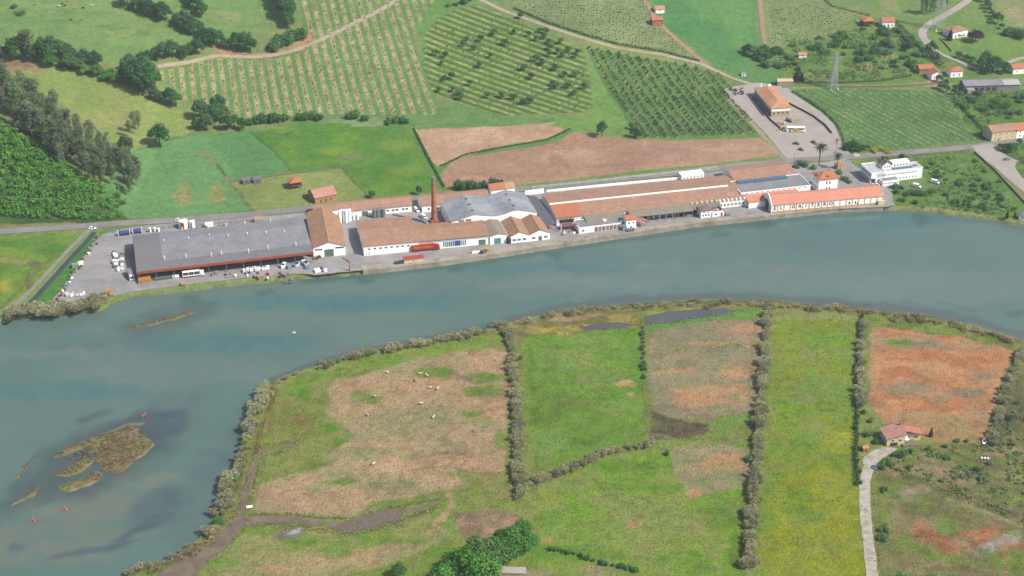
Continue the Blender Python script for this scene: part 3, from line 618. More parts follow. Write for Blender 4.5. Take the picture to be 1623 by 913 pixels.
wn = nd(n, 'ShaderNodeTexNoise'); wn.inputs['Scale'].default_value = 0.8; wn.inputs['Detail'].default_value = 4; l.new(g, wn.inputs['Vector'])
Wp.c *= np.array([.96, .965, .92])
l.new(wn.outputs['Fac'], bp.inputs['Height']); l.new(bp.outputs[0], b.inputs['Normal'])
wn_, wm = len(wx), len(wy)
ii = (np.arange(wm - 1)[:, None] * wn_ + np.arange(wn_ - 1)[None]).ravel()
wo = link('river', np_mesh('river', W3, np.stack([ii, ii + 1, ii + wn_ + 1, ii + wn_], 1), Wp.c), m); tag(wo, kind='structure')

# ---- draped sheets: roads, tracks, yards, channels
def dens(pts, step, closed):
    out = []; n = len(pts)
    for i in range(n if closed else n - 1):
        a, b = pts[i], pts[(i + 1) % n]; k = max(1, int((b - a).length / step))
        out += [a.lerp(b, j / k) for j in range(k)]
    return out if closed else out + [pts[-1]]
def sheet(name, pts, mat, dz=0.06, jit=0.0, z=None, cell=4.0):
    poly = dens([at(x, y, z).xy if z is not None else at(x, y).xy for x, y in pts], 3.0, True)
    if jit: poly = [p + Vector((random.uniform(-jit, jit), random.uniform(-jit, jit))) for p in poly]
    P = np.array([tuple(p) for p in poly]); lo = P.min(0); hi = P.max(0)
    gx, gy = np.meshgrid(np.arange(lo[0], hi[0], cell), np.arange(lo[1], hi[1], cell))
    gp = np.column_stack([gx.ravel(), gy.ravel()]); gp = gp[sdist(gp, P) < -1.0]
    vs = poly + [Vector(p) for p in gp]; n = len(poly)
    v, _, f = geometry.delaunay_2d_cdt(vs, [(i, (i + 1) % n) for i in range(n)], [], 1, 1e-4)[:3]
    V = np.array([tuple(p) for p in v])
    Zs = land(V[:, 0], V[:, 1]) + 0.07 + dz
    me = bpy.data.meshes.new(name); me.from_pydata([(a[0], a[1], c) for a, c in zip(V, Zs)], [], [tuple(t) for t in f]); me.update()
    o = link(name, me, mat); return tag(o, kind='structure')
def ribbon(name, pts, width, mat, dz=0.06, z=None, jit=0.15, world=False, wend=None):
    line = dens([p if world else (at(p[0], p[1], z).xy if z is not None else at(p[0], p[1]).xy) for p in pts], 2.5, False)
    # smooth
    for _ in range(3): line = [line[0]] + [(line[i - 1] + line[i] * 2 + line[i + 1]) / 4 for i in range(1, len(line) - 1)] + [line[-1]]
    V = []; Fs = []; k = 5
    for i, p in enumerate(line):
        d = (line[min(i + 1, len(line) - 1)] - line[max(i - 1, 0)]).normalized(); nn = Vector((-d.y, d.x))
        wd = width if wend is None else width + (wend - width) * i / (len(line) - 1)
        a = wd / 2 + random.uniform(-jit, jit); b_ = wd / 2 + random.uniform(-jit, jit)
        for j in range(k):
            q = p + nn * (-a + (a + b_) * j / (k - 1))
            V.append((q.x, q.y, 0))
        if i: Fs += [((i - 1) * k + j, (i - 1) * k + j + 1, i * k + j + 1, i * k + j) for j in range(k - 1)]
    A = np.array(V); A[:, 2] = land(A[:, 0], A[:, 1]) + 0.07 + dz
    me = bpy.data.meshes.new(name); me.from_pydata([tuple(v) for v in A], [], [f[::-1] for f in Fs]); me.update()
    o = link(name, me, mat); return tag(o, kind='structure')
ASPH = plain('worn_asphalt', C(158, 152, 146), C(146, 141, 136), 0.25, .9, c3=C(172, 166, 158), scale3=.06)
YARD = plain('yard_concrete', C(174, 170, 167), C(156, 152, 150), 0.22, .9, c3=C(188, 182, 176), scale3=.07)
PALE = plain('pale_gravel', C(198, 188, 176), C(186, 176, 164), 0.3, .95, c3=C(178, 168, 156), scale3=.05)
TRACK = plain('track_gravel', C(206, 190, 164), C(186, 166, 138), 0.5, .95, c3=C(168, 158, 124), scale3=.1)
BTRACK = plain('brown_track', C(186, 156, 124), C(166, 138, 108), 0.5, .95)
QUAYM = plain('quay_stone', C(202, 190, 172), C(180, 168, 150), 0.5, .9, c3=C(150, 140, 122), scale3=.12, bump=.2)
MUD = plain('wet_mud', C(152, 130, 108), C(128, 112, 92), 0.35, .55, spec=.4, c3=C(112, 102, 88), scale3=.15)
POND = plain('pond_water', C(106, 106, 98), C(96, 98, 92), 0.1, .15, spec=.5)
sheet('yard', [(76, 486), (100, 455), (128, 415), (152, 380), (170, 368), (210, 360), (300, 352), (420, 343), (490, 337), (640, 321), (830, 306), (1000, 290), (1150, 270), (1240, 260),
               (1345, 256), (1412, 300), (1418, 326), (1395, 329), (1330, 331), (1225, 341), (1100, 354), (1000, 369), (870, 389), (700, 416), (580, 428), (500, 436), (470, 434), (400, 440), (300, 451), (222, 461), (170, 471), (120, 480)], YARD, .05, .3, FAR)
ribbon('road', [(-80, 373), (0, 367.5), (100, 361), (200, 354), (300, 347.5), (400, 339.5), (500, 330), (640, 314.5), (830, 299.5), (950, 288), (1100, 271), (1180, 261.5), (1260, 254), (1330, 250), (1400, 245), (1500, 237), (1560, 230.5), (1623, 222), (1720, 208)], 7.0, ASPH, .11, FAR)
sheet('car_park', [(1142, 142), (1165, 137), (1200, 131), (1238, 137), (1250, 150), (1290, 176), (1322, 206), (1334, 232), (1338, 249), (1255, 256), (1242, 247), (1225, 225), (1200, 198), (1165, 165)], PALE, .08, .4)
ribbon('lane', [(1242, 140), (1258, 154), (1300, 182), (1325, 208), (1340, 245)], 6.0, PALE, .13)
ribbon('track', [(236, 110), (300, 99), (345, 88), (375, 90), (405, 91), (440, 87), (480, 76), (520, 58), (560, 38), (600, 18), (632, -2), (670, -20)], 4.2, TRACK, .12)
ribbon('track', [(750, -6), (800, 18), (870, 43), (930, 63), (980, 77), (1050, 87), (1110, 101), (1130, 110), (1160, 124), (1192, 134)], 3.6, TRACK, .14)
ribbon('track', [(1016, -8), (1038, 28), (1060, 52), (1090, 78), (1124, 107)], 3.6, BTRACK, .10)
ribbon('track', [(1203, -8), (1208, 38), (1214, 78)], 3.4, BTRACK, .12)
ribbon('track', [(1306, -8), (1316, 8), (1340, 18), (1372, 27)], 2.8, BTRACK, .12)
ribbon('road', [(1548, -10), (1528, 6), (1502, 22), (1476, 36), (1462, 48), (1462, 58), (1474, 74)], 6.0, PALE, .12)
ribbon('lane', [(1474, 74), (1492, 86), (1520, 98), (1545, 109), (1572, 114)], 3.6, PALE, .14)
ribbon('lane', [(1660, 86), (1610, 94), (1598, 100)], 4.0, PALE, .12)
sheet('side_road', [(1540, 231), (1572, 228), (1585, 240), (1600, 250), (1616, 256), (1608, 264), (1618, 280), (1640, 306), (1640, 318), (1600, 287), (1578, 266), (1548, 246)], PALE, .15, .3, FAR)
ribbon('driveway', [(1384, 930), (1379, 880), (1372, 820), (1369, 770), (1376, 740), (1392, 722), (1404, 712)], 4.6, plain('driveway_gravel', C(212, 204, 190), C(192, 182, 166), .5, .95, c3=C(170, 162, 132), scale3=.3), .06, NEAR, .3)
sheet('house_yard', [(1366, 736), (1370, 722), (1384, 714), (1400, 709), (1422, 711), (1412, 720), (1396, 728), (1386, 738)], MATS['driveway_gravel'], .10, .3, NEAR)
ribbon('mud_channel', [(270, 920), (300, 896), (338, 868), (372, 835), (386, 822)], 13, MUD, .05, NEAR, 1.4, wend=7)
ribbon('mud_channel', [(372, 838), (384, 800), (396, 760), (406, 722), (420, 714), (445, 710), (475, 705)], 3.4, MUD, .09, NEAR, .7, wend=1.4)
ribbon('mud_channel', [(376, 828), (420, 823), (470, 825), (520, 832), (560, 835), (610, 820), (660, 806), (702, 794)], 4.6, MUD, .07, NEAR, 1.0, wend=1.4)
sheet('mud_flat', [(520, 836), (560, 822), (600, 812), (645, 806), (636, 824), (590, 838), (545, 846)], plain('rutted_mud', C(140, 124, 106), C(108, 98, 82), 1.2, .6), .10, 1.2, NEAR)
sheet('pond', [(1022, 502), (1060, 494), (1110, 490), (1150, 489), (1166, 494), (1150, 499), (1100, 505), (1050, 513), (1022, 514)], POND, .05, .3, NEAR)
sheet('pond', [(920, 519), (940, 514), (980, 511), (1010, 514), (990, 520), (950, 523), (925, 524)], POND, .05, .3, NEAR)
ribbon('ditch', [(10, 510), (30, 496), (52, 476), (80, 446), (110, 412), (140, 380), (150, 368)], 3.0, plain('ditch_water', C(78, 88, 84), C(70, 80, 72), .2, .2, spec=.5), .05, FAR)
ribbon('path', [(-6, 505), (16, 490), (44, 466), (74, 434), (105, 400), (132, 374), (143, 364)], 2.6, plain('path_concrete', C(172, 165, 150), C(150, 146, 128), .5), .09, FAR, .1)
# quay: solid stone edge along the river
fr = [(575, 428), (600, 426), (700, 415), (800, 400), (870, 389), (1000, 369), (1100, 354), (1225, 341), (1330, 330), (1400, 327.5)]
bk = [(1398, 323.5), (1330, 325), (1225, 337), (1100, 349), (1000, 363), (870, 382), (800, 393), (700, 409), (600, 419), (570, 421)]
QZ = FAR + .28
q = MB(); P = [at(x, y, QZ) for x, y in fr + bk]
n_ = len(fr)
for i in range(n_ - 1):
    a, b_, c_, d_ = P[i], P[i + 1], P[-2 - i], P[-1 - i]
    q.add([(p.x, p.y, z) for z in (-1.6, QZ) for p in (a, b_, c_, d_)], [(4, 5, 6, 7), (0, 1, 5, 4)] + ([(3, 0, 4, 7)] if i == 0 else []) + ([(1, 2, 6, 5)] if i == n_ - 2 else []))
tag(q.build('quay', QUAYM), kind='structure')
# ------------------------------------------------------------------ plants: prototype meshes (leaf clumps through the crown's volume), then copies
LEAF = dict(
    broad=leafmat('broad_leaves', C(86, 130, 70), C(54, 98, 54), .32, 1.6),
    bright=leafmat('bright_leaves', C(104, 156, 62), C(66, 120, 48), .3, 1.6),
    euca=leafmat('eucalyptus_leaves', C(112, 128, 86), C(76, 98, 64), .32, 2.0),
    tam=leafmat('tamarisk_leaves', C(164, 160, 124), C(124, 126, 88), .4, 2.5),
    reed=leafmat('reed_leaves', C(160, 150, 106), C(122, 116, 80), .4, 2.2),
    bush=leafmat('bush_leaves', C(96, 140, 70), C(62, 106, 52), .3, 1.5),
    apple=leafmat('apple_leaves', C(88, 130, 74), C(58, 98, 54), .3, 1.6),
    purple=leafmat('purple_leaves', C(92, 56, 76), C(58, 34, 52)),
    yellow=leafmat('yellow_flowers', C(206, 190, 60), C(150, 150, 60)),
    conifer=leafmat('conifer_leaves', C(56, 92, 60), C(34, 62, 44)),
    palm=leafmat('palm_leaves', C(92, 104, 66), C(66, 78, 48)),
    drypalm=leafmat('dry_palm_leaves', C(190, 166, 96), C(150, 130, 76)))
BARK = plain('bark', C(120, 104, 88), C(88, 76, 64), 2, .9)
PALEBARK = plain('pale_bark', C(190, 180, 165), C(150, 138, 124), 1, .9)
def leaf_cloud(r, lobes, n, size, up=0.35, flat=1.0, shell=0.5, narrow=0.6):
    """n leaf clumps (bent quads) spread through ellipsoid lobes [(c, radii)]; returns V, F, tone"""
    vol = np.array([rd[0] * rd[1] * rd[2] for _, rd in lobes]) ** (2 / 3); pick = r.choice(len(lobes), n, p=vol / vol.sum())
    c = np.array([l[0] for l in lobes], float)[pick]; rad = np.array([l[1] for l in lobes], float)[pick]
    d = r.normal(size=(n, 3)); d /= np.linalg.norm(d, axis=1)[:, None]
    rr = (shell + (1 - shell) * r.random(n) ** .5) * (1 + .12 * r.normal(size=n))
    p = c + d * rad * rr[:, None]
    nrm = d + np.array([0, 0, up]) + r.normal(size=(n, 3)) * 0.55; nrm /= np.linalg.norm(nrm, axis=1)[:, None]
    t = np.cross(nrm, r.normal(size=(n, 3))); t /= np.linalg.norm(t, axis=1)[:, None]
    b = np.cross(nrm, t); s = size * (0.6 + 0.8 * r.random(n))[:, None]
    V = np.stack([p - t * s, p + b * s * narrow - nrm * s * .25, p + t * s, p - b * s * narrow - nrm * s * .25], 1).reshape(-1, 3)
    lob = r.random(len(lobes))[pick]
    return V, np.arange(n * 4).reshape(n, 4), np.clip(.55 * lob + .45 * r.random(n), 0, 1)
def blades(r, lobes, n, size, wid):
    """upright feathery sprays, for tamarisk and reeds"""
    pick = r.integers(0, len(lobes), n)
    c = np.array([l[0] for l in lobes], float)[pick]; rad = np.array([l[1] for l in lobes], float)[pick]
    d = r.normal(size=(n, 3)); d[:, 2] = np.abs(d[:, 2]); d /= np.linalg.norm(d, axis=1)[:, None]
    p = c + d * rad * (0.35 + .65 * r.random(n) ** .5)[:, None]
    ax = d * np.array([1, 1, .6]) + np.array([0, 0, .6]) + r.normal(size=(n, 3)) * .35; ax /= np.linalg.norm(ax, axis=1)[:, None]
    t = np.cross(ax, r.normal(size=(n, 3))); t /= np.linalg.norm(t, axis=1)[:, None]
    s = size * (.6 + .8 * r.random(n))[:, None]
    V = np.stack([p - ax * s, p + t * s * wid, p + ax * s, p - t * s * wid], 1).reshape(-1, 3)
    return V, np.arange(n * 4).reshape(n, 4), r.random(n)
def trunk_mb(h, r0, limbs, r):
    mb = MB(); top = Vector((r.normal() * .03 * h, r.normal() * .03 * h, h))
    mb.cyl((0, 0, -0.6), top * .5, r0, r0 * .75, 8); mb.cyl(top * .5, top, r0 * .75, r0 * .35, 8)
    for i in range(limbs):
        a = 6.28 * i / limbs + r.random(); z = h * (.45 + .4 * r.random())
        mb.cyl((0, 0, z), (math.cos(a) * h * .32, math.sin(a) * h * .32, z + h * .28), r0 * .4, r0 * .12, 5)
    return mb
PROTO = {}
def proto(name, seed, mat, cloud, trunk=None, tmat=None):
    r = np.random.default_rng(seed)
    V, Fq, tone = cloud(r)
    me = np_mesh(name + '_crown', V, Fq, tone=tone); me.materials.append(LEAF[mat])
    tm = None
    if trunk:
        tm = trunk(r).mesh(name + '_trunk'); tm.materials.append(tmat or BARK)
    PROTO.setdefault(name, []).append((me, tm))
def lobes(r, n, R_, H0, H1, rl, hl):
    out = []
    for i in range(n):
        a = 2.4 * i + r.random(); q = math.sqrt((i + .5) / n); z = H0 + (H1 - H0) * (1 - q * q * .75) * (.75 + .35 * r.random())
        s = .8 + .45 * r.random()
        out.append(((math.cos(a) * q * R_, math.sin(a) * q * R_, z), (rl * s, rl * s, hl * s)))
    return out
for k in range(4):       # unit size: 1 m tall crowns, scaled when placed
    proto('broad', 10 + k, 'broad', lambda r: leaf_cloud(r, lobes(r, 13, .34, .34, .84, .17, .15), 2300, .034), lambda r: trunk_mb(.62, .028, 4, r))
for k in range(2):
    proto('bright', 20 + k, 'bright', lambda r: leaf_cloud(r, lobes(r, 12, .38, .3, .84, .19, .16), 2600, .034), lambda r: trunk_mb(.6, .03, 4, r))
for k in range(4):
    proto('euca', 30 + k, 'euca', lambda r: leaf_cloud(r, [((r.normal() * .035, r.normal() * .035, z), (.05 + .07 * math.sin(3.0 * (z - .2)) * (0.7 + .6 * r.random()), .05 + .07 * math.sin(3.0 * (z - .2)), .06)) for z in np.linspace(.28, .96, 11)], 900, .022, up=.1, narrow=.42), lambda r: trunk_mb(.9, .011, 5, r), PALEBARK)
for k in range(5):
    proto('tam', 40 + k, 'tam', lambda r: blades(r, [((r.normal() * .42, r.normal() * .42, .25 + .12 * r.random()), (.40, .40, .55)) for _ in range(9)], 1500, .115, .26))
for k in range(3):
    proto('reed', 50 + k, 'reed', lambda r: blades(r, [((r.normal() * .6, r.normal() * .6, .1), (.5, .5, .7)) for _ in range(6)], 420, .2, .22))
for k in range(3):
    proto('bush', 60 + k, 'bush', lambda r: leaf_cloud(r, [((r.normal() * .3, r.normal() * .3, .34 + .1 * r.random()), (.33, .33, .36)) for _ in range(7)], 700, .085))
for k in range(3):
    proto('apple', 70 + k, 'apple', lambda r: leaf_cloud(r, [((r.normal() * .15, r.normal() * .15, .58 + .12 * r.random()), (.27, .27, .25)) for _ in range(5)], 260, .085), lambda r: trunk_mb(.5, .03, 3, r))
proto('purple', 80, 'purple', lambda r: leaf_cloud(r, lobes(r, 12, .42, .28, .8, .2, .17), 2200, .036), lambda r: trunk_mb(.5, .03, 4, r))
proto('yellow', 81, 'yellow', lambda r: leaf_cloud(r, [((r.normal() * .6, r.normal() * .4, .3), (.5, .4, .4)) for _ in range(6)], 700, .09))
for k in range(2):
    proto('conifer', 82 + k, 'conifer', lambda r: leaf_cloud(r, [((0, 0, z), ((1 - z) * .24 + .02, (1 - z) * .24 + .02, .09)) for z in np.linspace(.1, .96, 11)], 900, .04, up=-.1), lambda r: trunk_mb(.3, .02, 0, r))
def palm_cloud(r):
    Vs = []; T = []
    for i in range(46):
        a = 2.4 * i; el = 1.25 - 1.9 * (i / 46); L = .30 * (.85 + .3 * r.random())
        d = np.array([math.cos(a), math.sin(a), 0]); sdv = np.array([-math.sin(a), math.cos(a), 0])
        prev = np.array([0, 0, .84]); e = el
        for j in range(5):
            nx_ = prev + (d * math.cos(e) + np.array([0, 0, math.sin(e)])) * L / 5; e -= .32
            w0_ = .034 * (1 - j / 5.5); w1 = .034 * (1 - (j + 1) / 5.5)
            for sg in (1, -1):
                dz = np.array([0, 0, -.018])
                Vs.append([prev, nx_, nx_ + sdv * sg * w1 * 1.0 + dz, prev + sdv * sg * w0_ + dz]); T.append(r.random())
            prev = nx_
    V = np.array(Vs).reshape(-1, 3); return V, np.arange(len(V)).reshape(-1, 4), np.array(T)
def palm_trunk(r):
    mb = MB(); z = 0; k = 14
    for i in range(k): mb.cyl((.004 * math.sin(i), 0, .85 * i / k - .02), (.004 * math.sin(i + 1), 0, .85 * (i + 1) / k), .022, .019, 8)
    mb.cyl((0, 0, .80), (0, 0, .87), .02, .034, 8); return mb
proto('palm', 90, 'palm', palm_cloud, palm_trunk); proto('drypalm', 91, 'drypalm', palm_cloud, palm_trunk)
NAMES = dict(broad='broadleaf_tree', bright='broadleaf_tree', euca='eucalyptus_tree', tam='tamarisk_shrub', reed='reed_clump', bush='bush', apple='apple_tree', purple='purple_tree',
             yellow='gorse_bush', conifer='conifer_tree', palm='palm_tree', drypalm='palm_tree')
CATS = dict(broad='tree', bright='tree', euca='tree', tam='shrub', reed='reeds', bush='bush', apple='apple tree', purple='tree', yellow='bush', conifer='tree', palm='palm tree', drypalm='palm tree')
def plant(kind, p, h, label, group=None, wide=1.0, sink=0.0):
    me, tm = random.choice(PROTO[kind]); nm = NAMES[kind]
    if tm is None: o = link(nm, me)
    else:
        o = bpy.data.objects.new(nm, None); COL.objects.link(o); o.empty_display_size = .3
        t = link('trunk', tm, parent=o); c = link('crown', me, parent=o)
    s = h * wide
    o.location = (p[0], p[1], p[2] - sink); o.rotation_euler = (0, 0, random.uniform(0, 6.28)); o.scale = (s * random.uniform(.9, 1.1), s * random.uniform(.9, 1.1), h)
    return tag(o, label, CATS[kind], group)
def along(pts, step, z=None, jit=0.4):
    line = [at(x, y, z) for x, y in pts]; out = []; carry = 0
    for a, b in zip(line, line[1:]):
        L = (b - a).xy.length; t = carry
        while t < L:
            q = a.lerp(b, t / L); q = Vector((q.x + random.uniform(-jit, jit), q.y + random.uniform(-jit, jit), 0)); q.z = ground(q.x, q.y); out.append(q)
            t += step * random.uniform(.8, 1.2)
        carry = t - L
    return out
def hedge(kind, pts, step, h, label, group, wide=1.0, z=None, jit=.5, var=.38):
    for q in along(pts, step, z, jit):
        if kind == 'tam' and random.random() < .05: continue
        plant(kind, q, h * random.uniform(1 - var, 1 + var), label, group, wide)

HCUT = leafmat('hedge_leaves', C(84, 124, 60), C(52, 92, 44), .3, 1.4)
def clipped(label, pts, h, wd, z=None, n=26):
    r = np.random.default_rng(int(pts[0][0])); VV, FF, TT = [], [], []; k0 = 0
    for q in along(pts, wd * .7, z, .25):
        V, Fq, t = leaf_cloud(r, [((0, 0, h * .45), (wd * .6, wd * .6, h * .55 * r.uniform(.75, 1.25)))], n, .36)
        VV.append(V + np.array(q)); FF.append(Fq + k0); TT.append(t); k0 += len(V)
    me = np_mesh('hedge', np.concatenate(VV), np.concatenate(FF), tone=np.concatenate(TT)); me.materials.append(HCUT)
    tag(link('hedge', me), label, 'hedge')
clipped('low dark hedge along the upper side of the pale track between the orchards', [(815, 14), (870, 37), (930, 57), (980, 71), (1050, 82), (1108, 97)], 1.7, 1.6)
clipped('dark thin hedge along the right edge of the yellow green meadow', [(1366, 500), (1361, 560), (1358, 640), (1356, 720), (1359, 772)], 2.2, 1.8, NEAR)
clipped('dark hedge curving along the lane at the left of the trellis field', [(1255, 146), (1280, 160), (1304, 176), (1326, 198), (1336, 222), (1338, 240)], 1.6, 2.0)
clipped('dark ditch hedge between green field and left brown field', [(656, 207), (672, 238), (690, 272), (704, 298)], 1.1, 1.6, FAR)
clipped('thin green hedge strip between the two brown fields', [(698, 264), (740, 245), (790, 236), (868, 223), (905, 207)], .8, 1.8, FAR)
clipped('dark hedge slanting down from the upper road to the cottages', [(1418, 34), (1440, 56), (1458, 76), (1478, 96), (1490, 106)], 2.2, 2.4)
clipped('dark hedge between the trellis field and the garden of the yellow house', [(1512, 158), (1530, 178), (1548, 196), (1562, 214)], 2.0, 2.2)
clipped('dark hedge under the hillside along the upper edge of the lane', [(1305, -2), (1318, 10), (1345, 18), (1378, 26)], 2.0, 2.2)
clipped('dark hedge line in the rough pasture above the stone field wall', [(1260, 131), (1330, 132), (1400, 128), (1446, 120)], 1.3, 2.0)
clipped('thick dark hedge on the slope below the hill villa lawn', [(1516, 86), (1530, 94), (1548, 102)], 3.0, 3.0)
# ---- tamarisk hedges on the dykes of the meadow
hedge('tam', [(806, 530), (814, 590), (819, 650), (822, 720), (823, 790)], 2.67, 3.10, 'grey green tamarisk bush in the thick dyke hedge right of the tan cow pasture', 'tamarisk hedge right of the cow pasture', .86, jit=.5)
hedge('tam', [(832, 772), (870, 758), (920, 738), (970, 716), (1035, 706)], 3.10, 2.92, 'greyish tamarisk bush in the slanting hedge between two green meadows', 'slanting tamarisk hedge between green meadows', .86)
hedge('tam', [(1218, 492), (1212, 560), (1206, 640), (1200, 720), (1192, 800), (1186, 900)], 2.58, 3.35, 'grey green tamarisk bush in the long hedge left of the yellow green meadow', 'tamarisk hedge left of the yellow green meadow', .86, jit=.5)
hedge('tam', [(1366, 512), (1364, 580), (1362, 650)], 2.84, 3.10, 'grey green tamarisk bush in the hedge left of the red ploughed field', 'tamarisk hedge left of the red field', .86, jit=.5)
hedge('tam', [(1620, 560), (1600, 610), (1582, 660), (1572, 705)], 2.41, 3.10, 'grey tamarisk bush in the hedge along the right side of the red field', 'tamarisk hedge right of the red field', .86, jit=.5)
hedge('tam', [(330, 850), (352, 800), (362, 770), (382, 730), (398, 680), (408, 645), (430, 612)], 4.2, 3.6, 'pale tamarisk bush on the curved west shore of the meadow by the river', 'tamarisk bushes on the west shore of the meadow', 1.05, jit=1.6)
hedge('tam', [(512, 580), (560, 567), (620, 555), (700, 541), (780, 524), (800, 516)], 4.0, 3.0, 'olive grey tamarisk bush on the north shore above the tan cow pasture', 'tamarisk bushes on the north shore', 1.05, jit=.8)
hedge('reed', [(820, 512), (900, 497), (1000, 488), (1100, 482), (1200, 483), (1300, 489), (1400, 498), (1500, 512), (1610, 542)], 6.5, 1.9, 'olive brown reed clump in the long shore fringe facing the factory', 'reeds on the shore facing the factory', 1.5, jit=1.6)
hedge('tam', [(14, 500), (60, 494), (110, 489), (158, 482), (150, 488), (100, 495), (60, 499)], 3.0, 4.4, 'beige tamarisk bush in the clump on the far bank below the left yard', 'tamarisk bushes below the left yard', 1.00, z=FAR, jit=1.4)
hedge('tam', [(398, 640), (440, 607), (470, 594)], 6, 2.4, 'small pale tamarisk bush at the bend of the meadow shore', 'small tamarisk bushes at the shore bend', .9)
hedge('reed', [(212, 905), (260, 893), (290, 882), (310, 870), (330, 858)], 5, 1.8, 'low straw coloured reed clump at the mouth of the muddy channel', 'reeds at the channel mouth', 1.5, jit=1.5)
hedge('bush', [(1018, 520), (1018, 560), (1020, 600)], 3.6, 1.7, 'small green bush on the narrow ditch bank between green and brown meadow', 'bushes on the narrow ditch bank', .9)
hedge('bush', [(1362, 530), (1360, 600), (1358, 700), (1361, 768)], 9, 2.4, 'dark green bramble bush along the right edge of the yellow green meadow', 'brambles along the yellow green meadow', .8, jit=.3)
hedge('bush', [(874, 872), (905, 878), (940, 890), (975, 898), (1008, 904)], 2.2, 2.2, 'dark green reed bush in the curved row at the bottom of the meadow', 'dark curved row of bushes at the bottom', .8, jit=.3)
for q in [(1060, 722, 3.2, 'lone small green tree casting a shadow beside the brown patch')]: plant('bush', at(q[0], q[1]), q[2], q[3], wide=.6)
for x, y, h in [(1383, 670, 2.6), (1376, 690, 3), (1384, 702, 2.6), (1372, 655, 2.4)]: plant('bush', at(x, y), h, 'leafy garden bush left of the pink roofed house', 'bushes left of the pink roofed house')
for x, y, h in [(1395, 742, 3.2), (1404, 736, 3.0), (1424, 724, 3.4), (1434, 722, 2.6), (1446, 716, 2.4), (1470, 712, 2.2), (1500, 708, 2), (1516, 702, 2.2), (1530, 700, 2)]:
    plant('bush', at(x, y), h, 'bright green bush between the driveway and the pink roofed house front', 'bushes in front of the pink roofed house')
plant('conifer', at(1475, 692), 5.2, 'thin dark tree standing right of the pink roofed house', wide=.9)
for x, y, h in [(1500, 728, 2.2), (1440, 742, 2.0), (1492, 762, 1.6), (1402, 778, 2.2), (1400, 840, 3.0), (1396, 856, 2.6), (1550, 745, 2.4), (1568, 738, 2.2), (1556, 760, 2), (1602, 705, 2), (1600, 665, 2.6), (1612, 640, 2.4)]:
    plant('bush', at(x, y), h, 'scrubby bush in the rough ground at the lower right', 'scrub at the lower right', 1.1)
for x, y, h, s in [(765, 902, 15, 1.25), (738, 918, 15, 1.2), (812, 880, 13, 1.15), (836, 872, 9, 1.0), (792, 892, 12, 1.2), (706, 930, 11, 1.15), (765, 930, 16, 1.2), (828, 850, 9, .9), (796, 870, 10, 1.0)]: plant('bright', at(x, y), h, 'big bright green leafy tree in the clump at the bottom edge', 'green trees at the bottom edge', s)
plant('bright', at(632, 915), 7, 'small round green tree left of the big clump at the bottom edge')
for x, y, h in [(1430, 935, 8), (1452, 938, 7.5), (1476, 936, 8), (1506, 940, 8)]: plant('bright', at(x, y), h, 'green tree top showing at the bottom edge right of the driveway', 'tree tops at the bottom right edge', 1.1)
for x, y, h in [(816, 846, 4), (838, 852, 3.4), (848, 862, 2.6)]: plant('tam', at(x, y), h, 'grey twiggy shrub beside the big green trees', 'twiggy shrubs by the green trees', .8)

# ---- spur wood on the left (reads as one mass of foliage)
VV, FF, TT = [], [], []; k0 = 0
r = np.random.default_rng(5)
cnt = 0
while cnt < 1600:
    x = r.uniform(-470, -226); y = r.uniform(806, 905)
    y0 = float(np.interp(x, [-310, -222], [818, 812])); yc = float(np.interp(x, [-310, -263, -222], [884, 852, 832]))
    if y < y0 + 1 or y > yc + 4: continue
    s = r.uniform(2.4, 5.2) * (0.7 if x > -245 else 1.0); z = ground(x, y)
    V, Fq, t = leaf_cloud(r, [((r.normal() * .25, r.normal() * .25, .45 + .2 * r.random()), (.42, .42, .42)) for _ in range(4)], 85, .15)
    VV.append(V * s + np.array([x, y, z - .4])); FF.append(Fq + k0); TT.append(np.clip(t * .7 + .5 * r.random() - .1, 0, 1)); k0 += len(V); cnt += 1
me = np_mesh('wood', np.concatenate(VV), np.concatenate(FF), tone=np.concatenate(TT))
me.materials.append(leafmat('wood_leaves', C(122, 164, 62), C(74, 126, 52), .38, 2.3))
tag(link('wooded_hillside', me), 'dense bright green young wood covering the steep hillside at the left', 'wood', kind='stuff')
# eucalyptus stand along the crest
k = 0
while k < 165:
    x = random.uniform(-352, -224); yc = float(np.interp(x, [-310, -263, -222], [884, 852, 832])); y = yc + random.uniform(3, 44)
    f = min(1, max(0, (-228 - x) / 60)); z = ground(x, y)
    q = project(np.array([x, y, z + 20.]))
    plant('euca', (x, y, z), random.uniform(17, 26) * (.62 + .38 * f), 'tall grey brown eucalyptus in the dark stand above the bright wooded slope', 'eucalyptus stand on the left hill', random.uniform(.95, 1.35)); k += 1
for x, y, h in [(172, 272, 12), (165, 262, 10), (176, 258, 9), (178, 280, 8)]: plant('broad', at(x, y), h, 'dark tree at the lower end of the eucalyptus stand beside the field', 'trees at the end of the eucalyptus stand', .8)
plant('broad', at(254, 232), 15, 'big dark green round tree standing alone at the field corner', wide=1.1)
plant('broad', at(200, 246), 14, 'dark rounded tree beside the thin tall trees at the field corner', wide=.85)
for x, y, h in [(214, 212, 15), (206, 218, 12), (220, 206, 13)]: plant('euca', at(x, y), h, 'thin tall eucalyptus standing in the meadow behind the round trees', 'thin eucalyptus in the meadow', 1.2)
plant('euca', at(50, 152), 9, 'small slender tree behind the eucalyptus stand', wide=1.4)
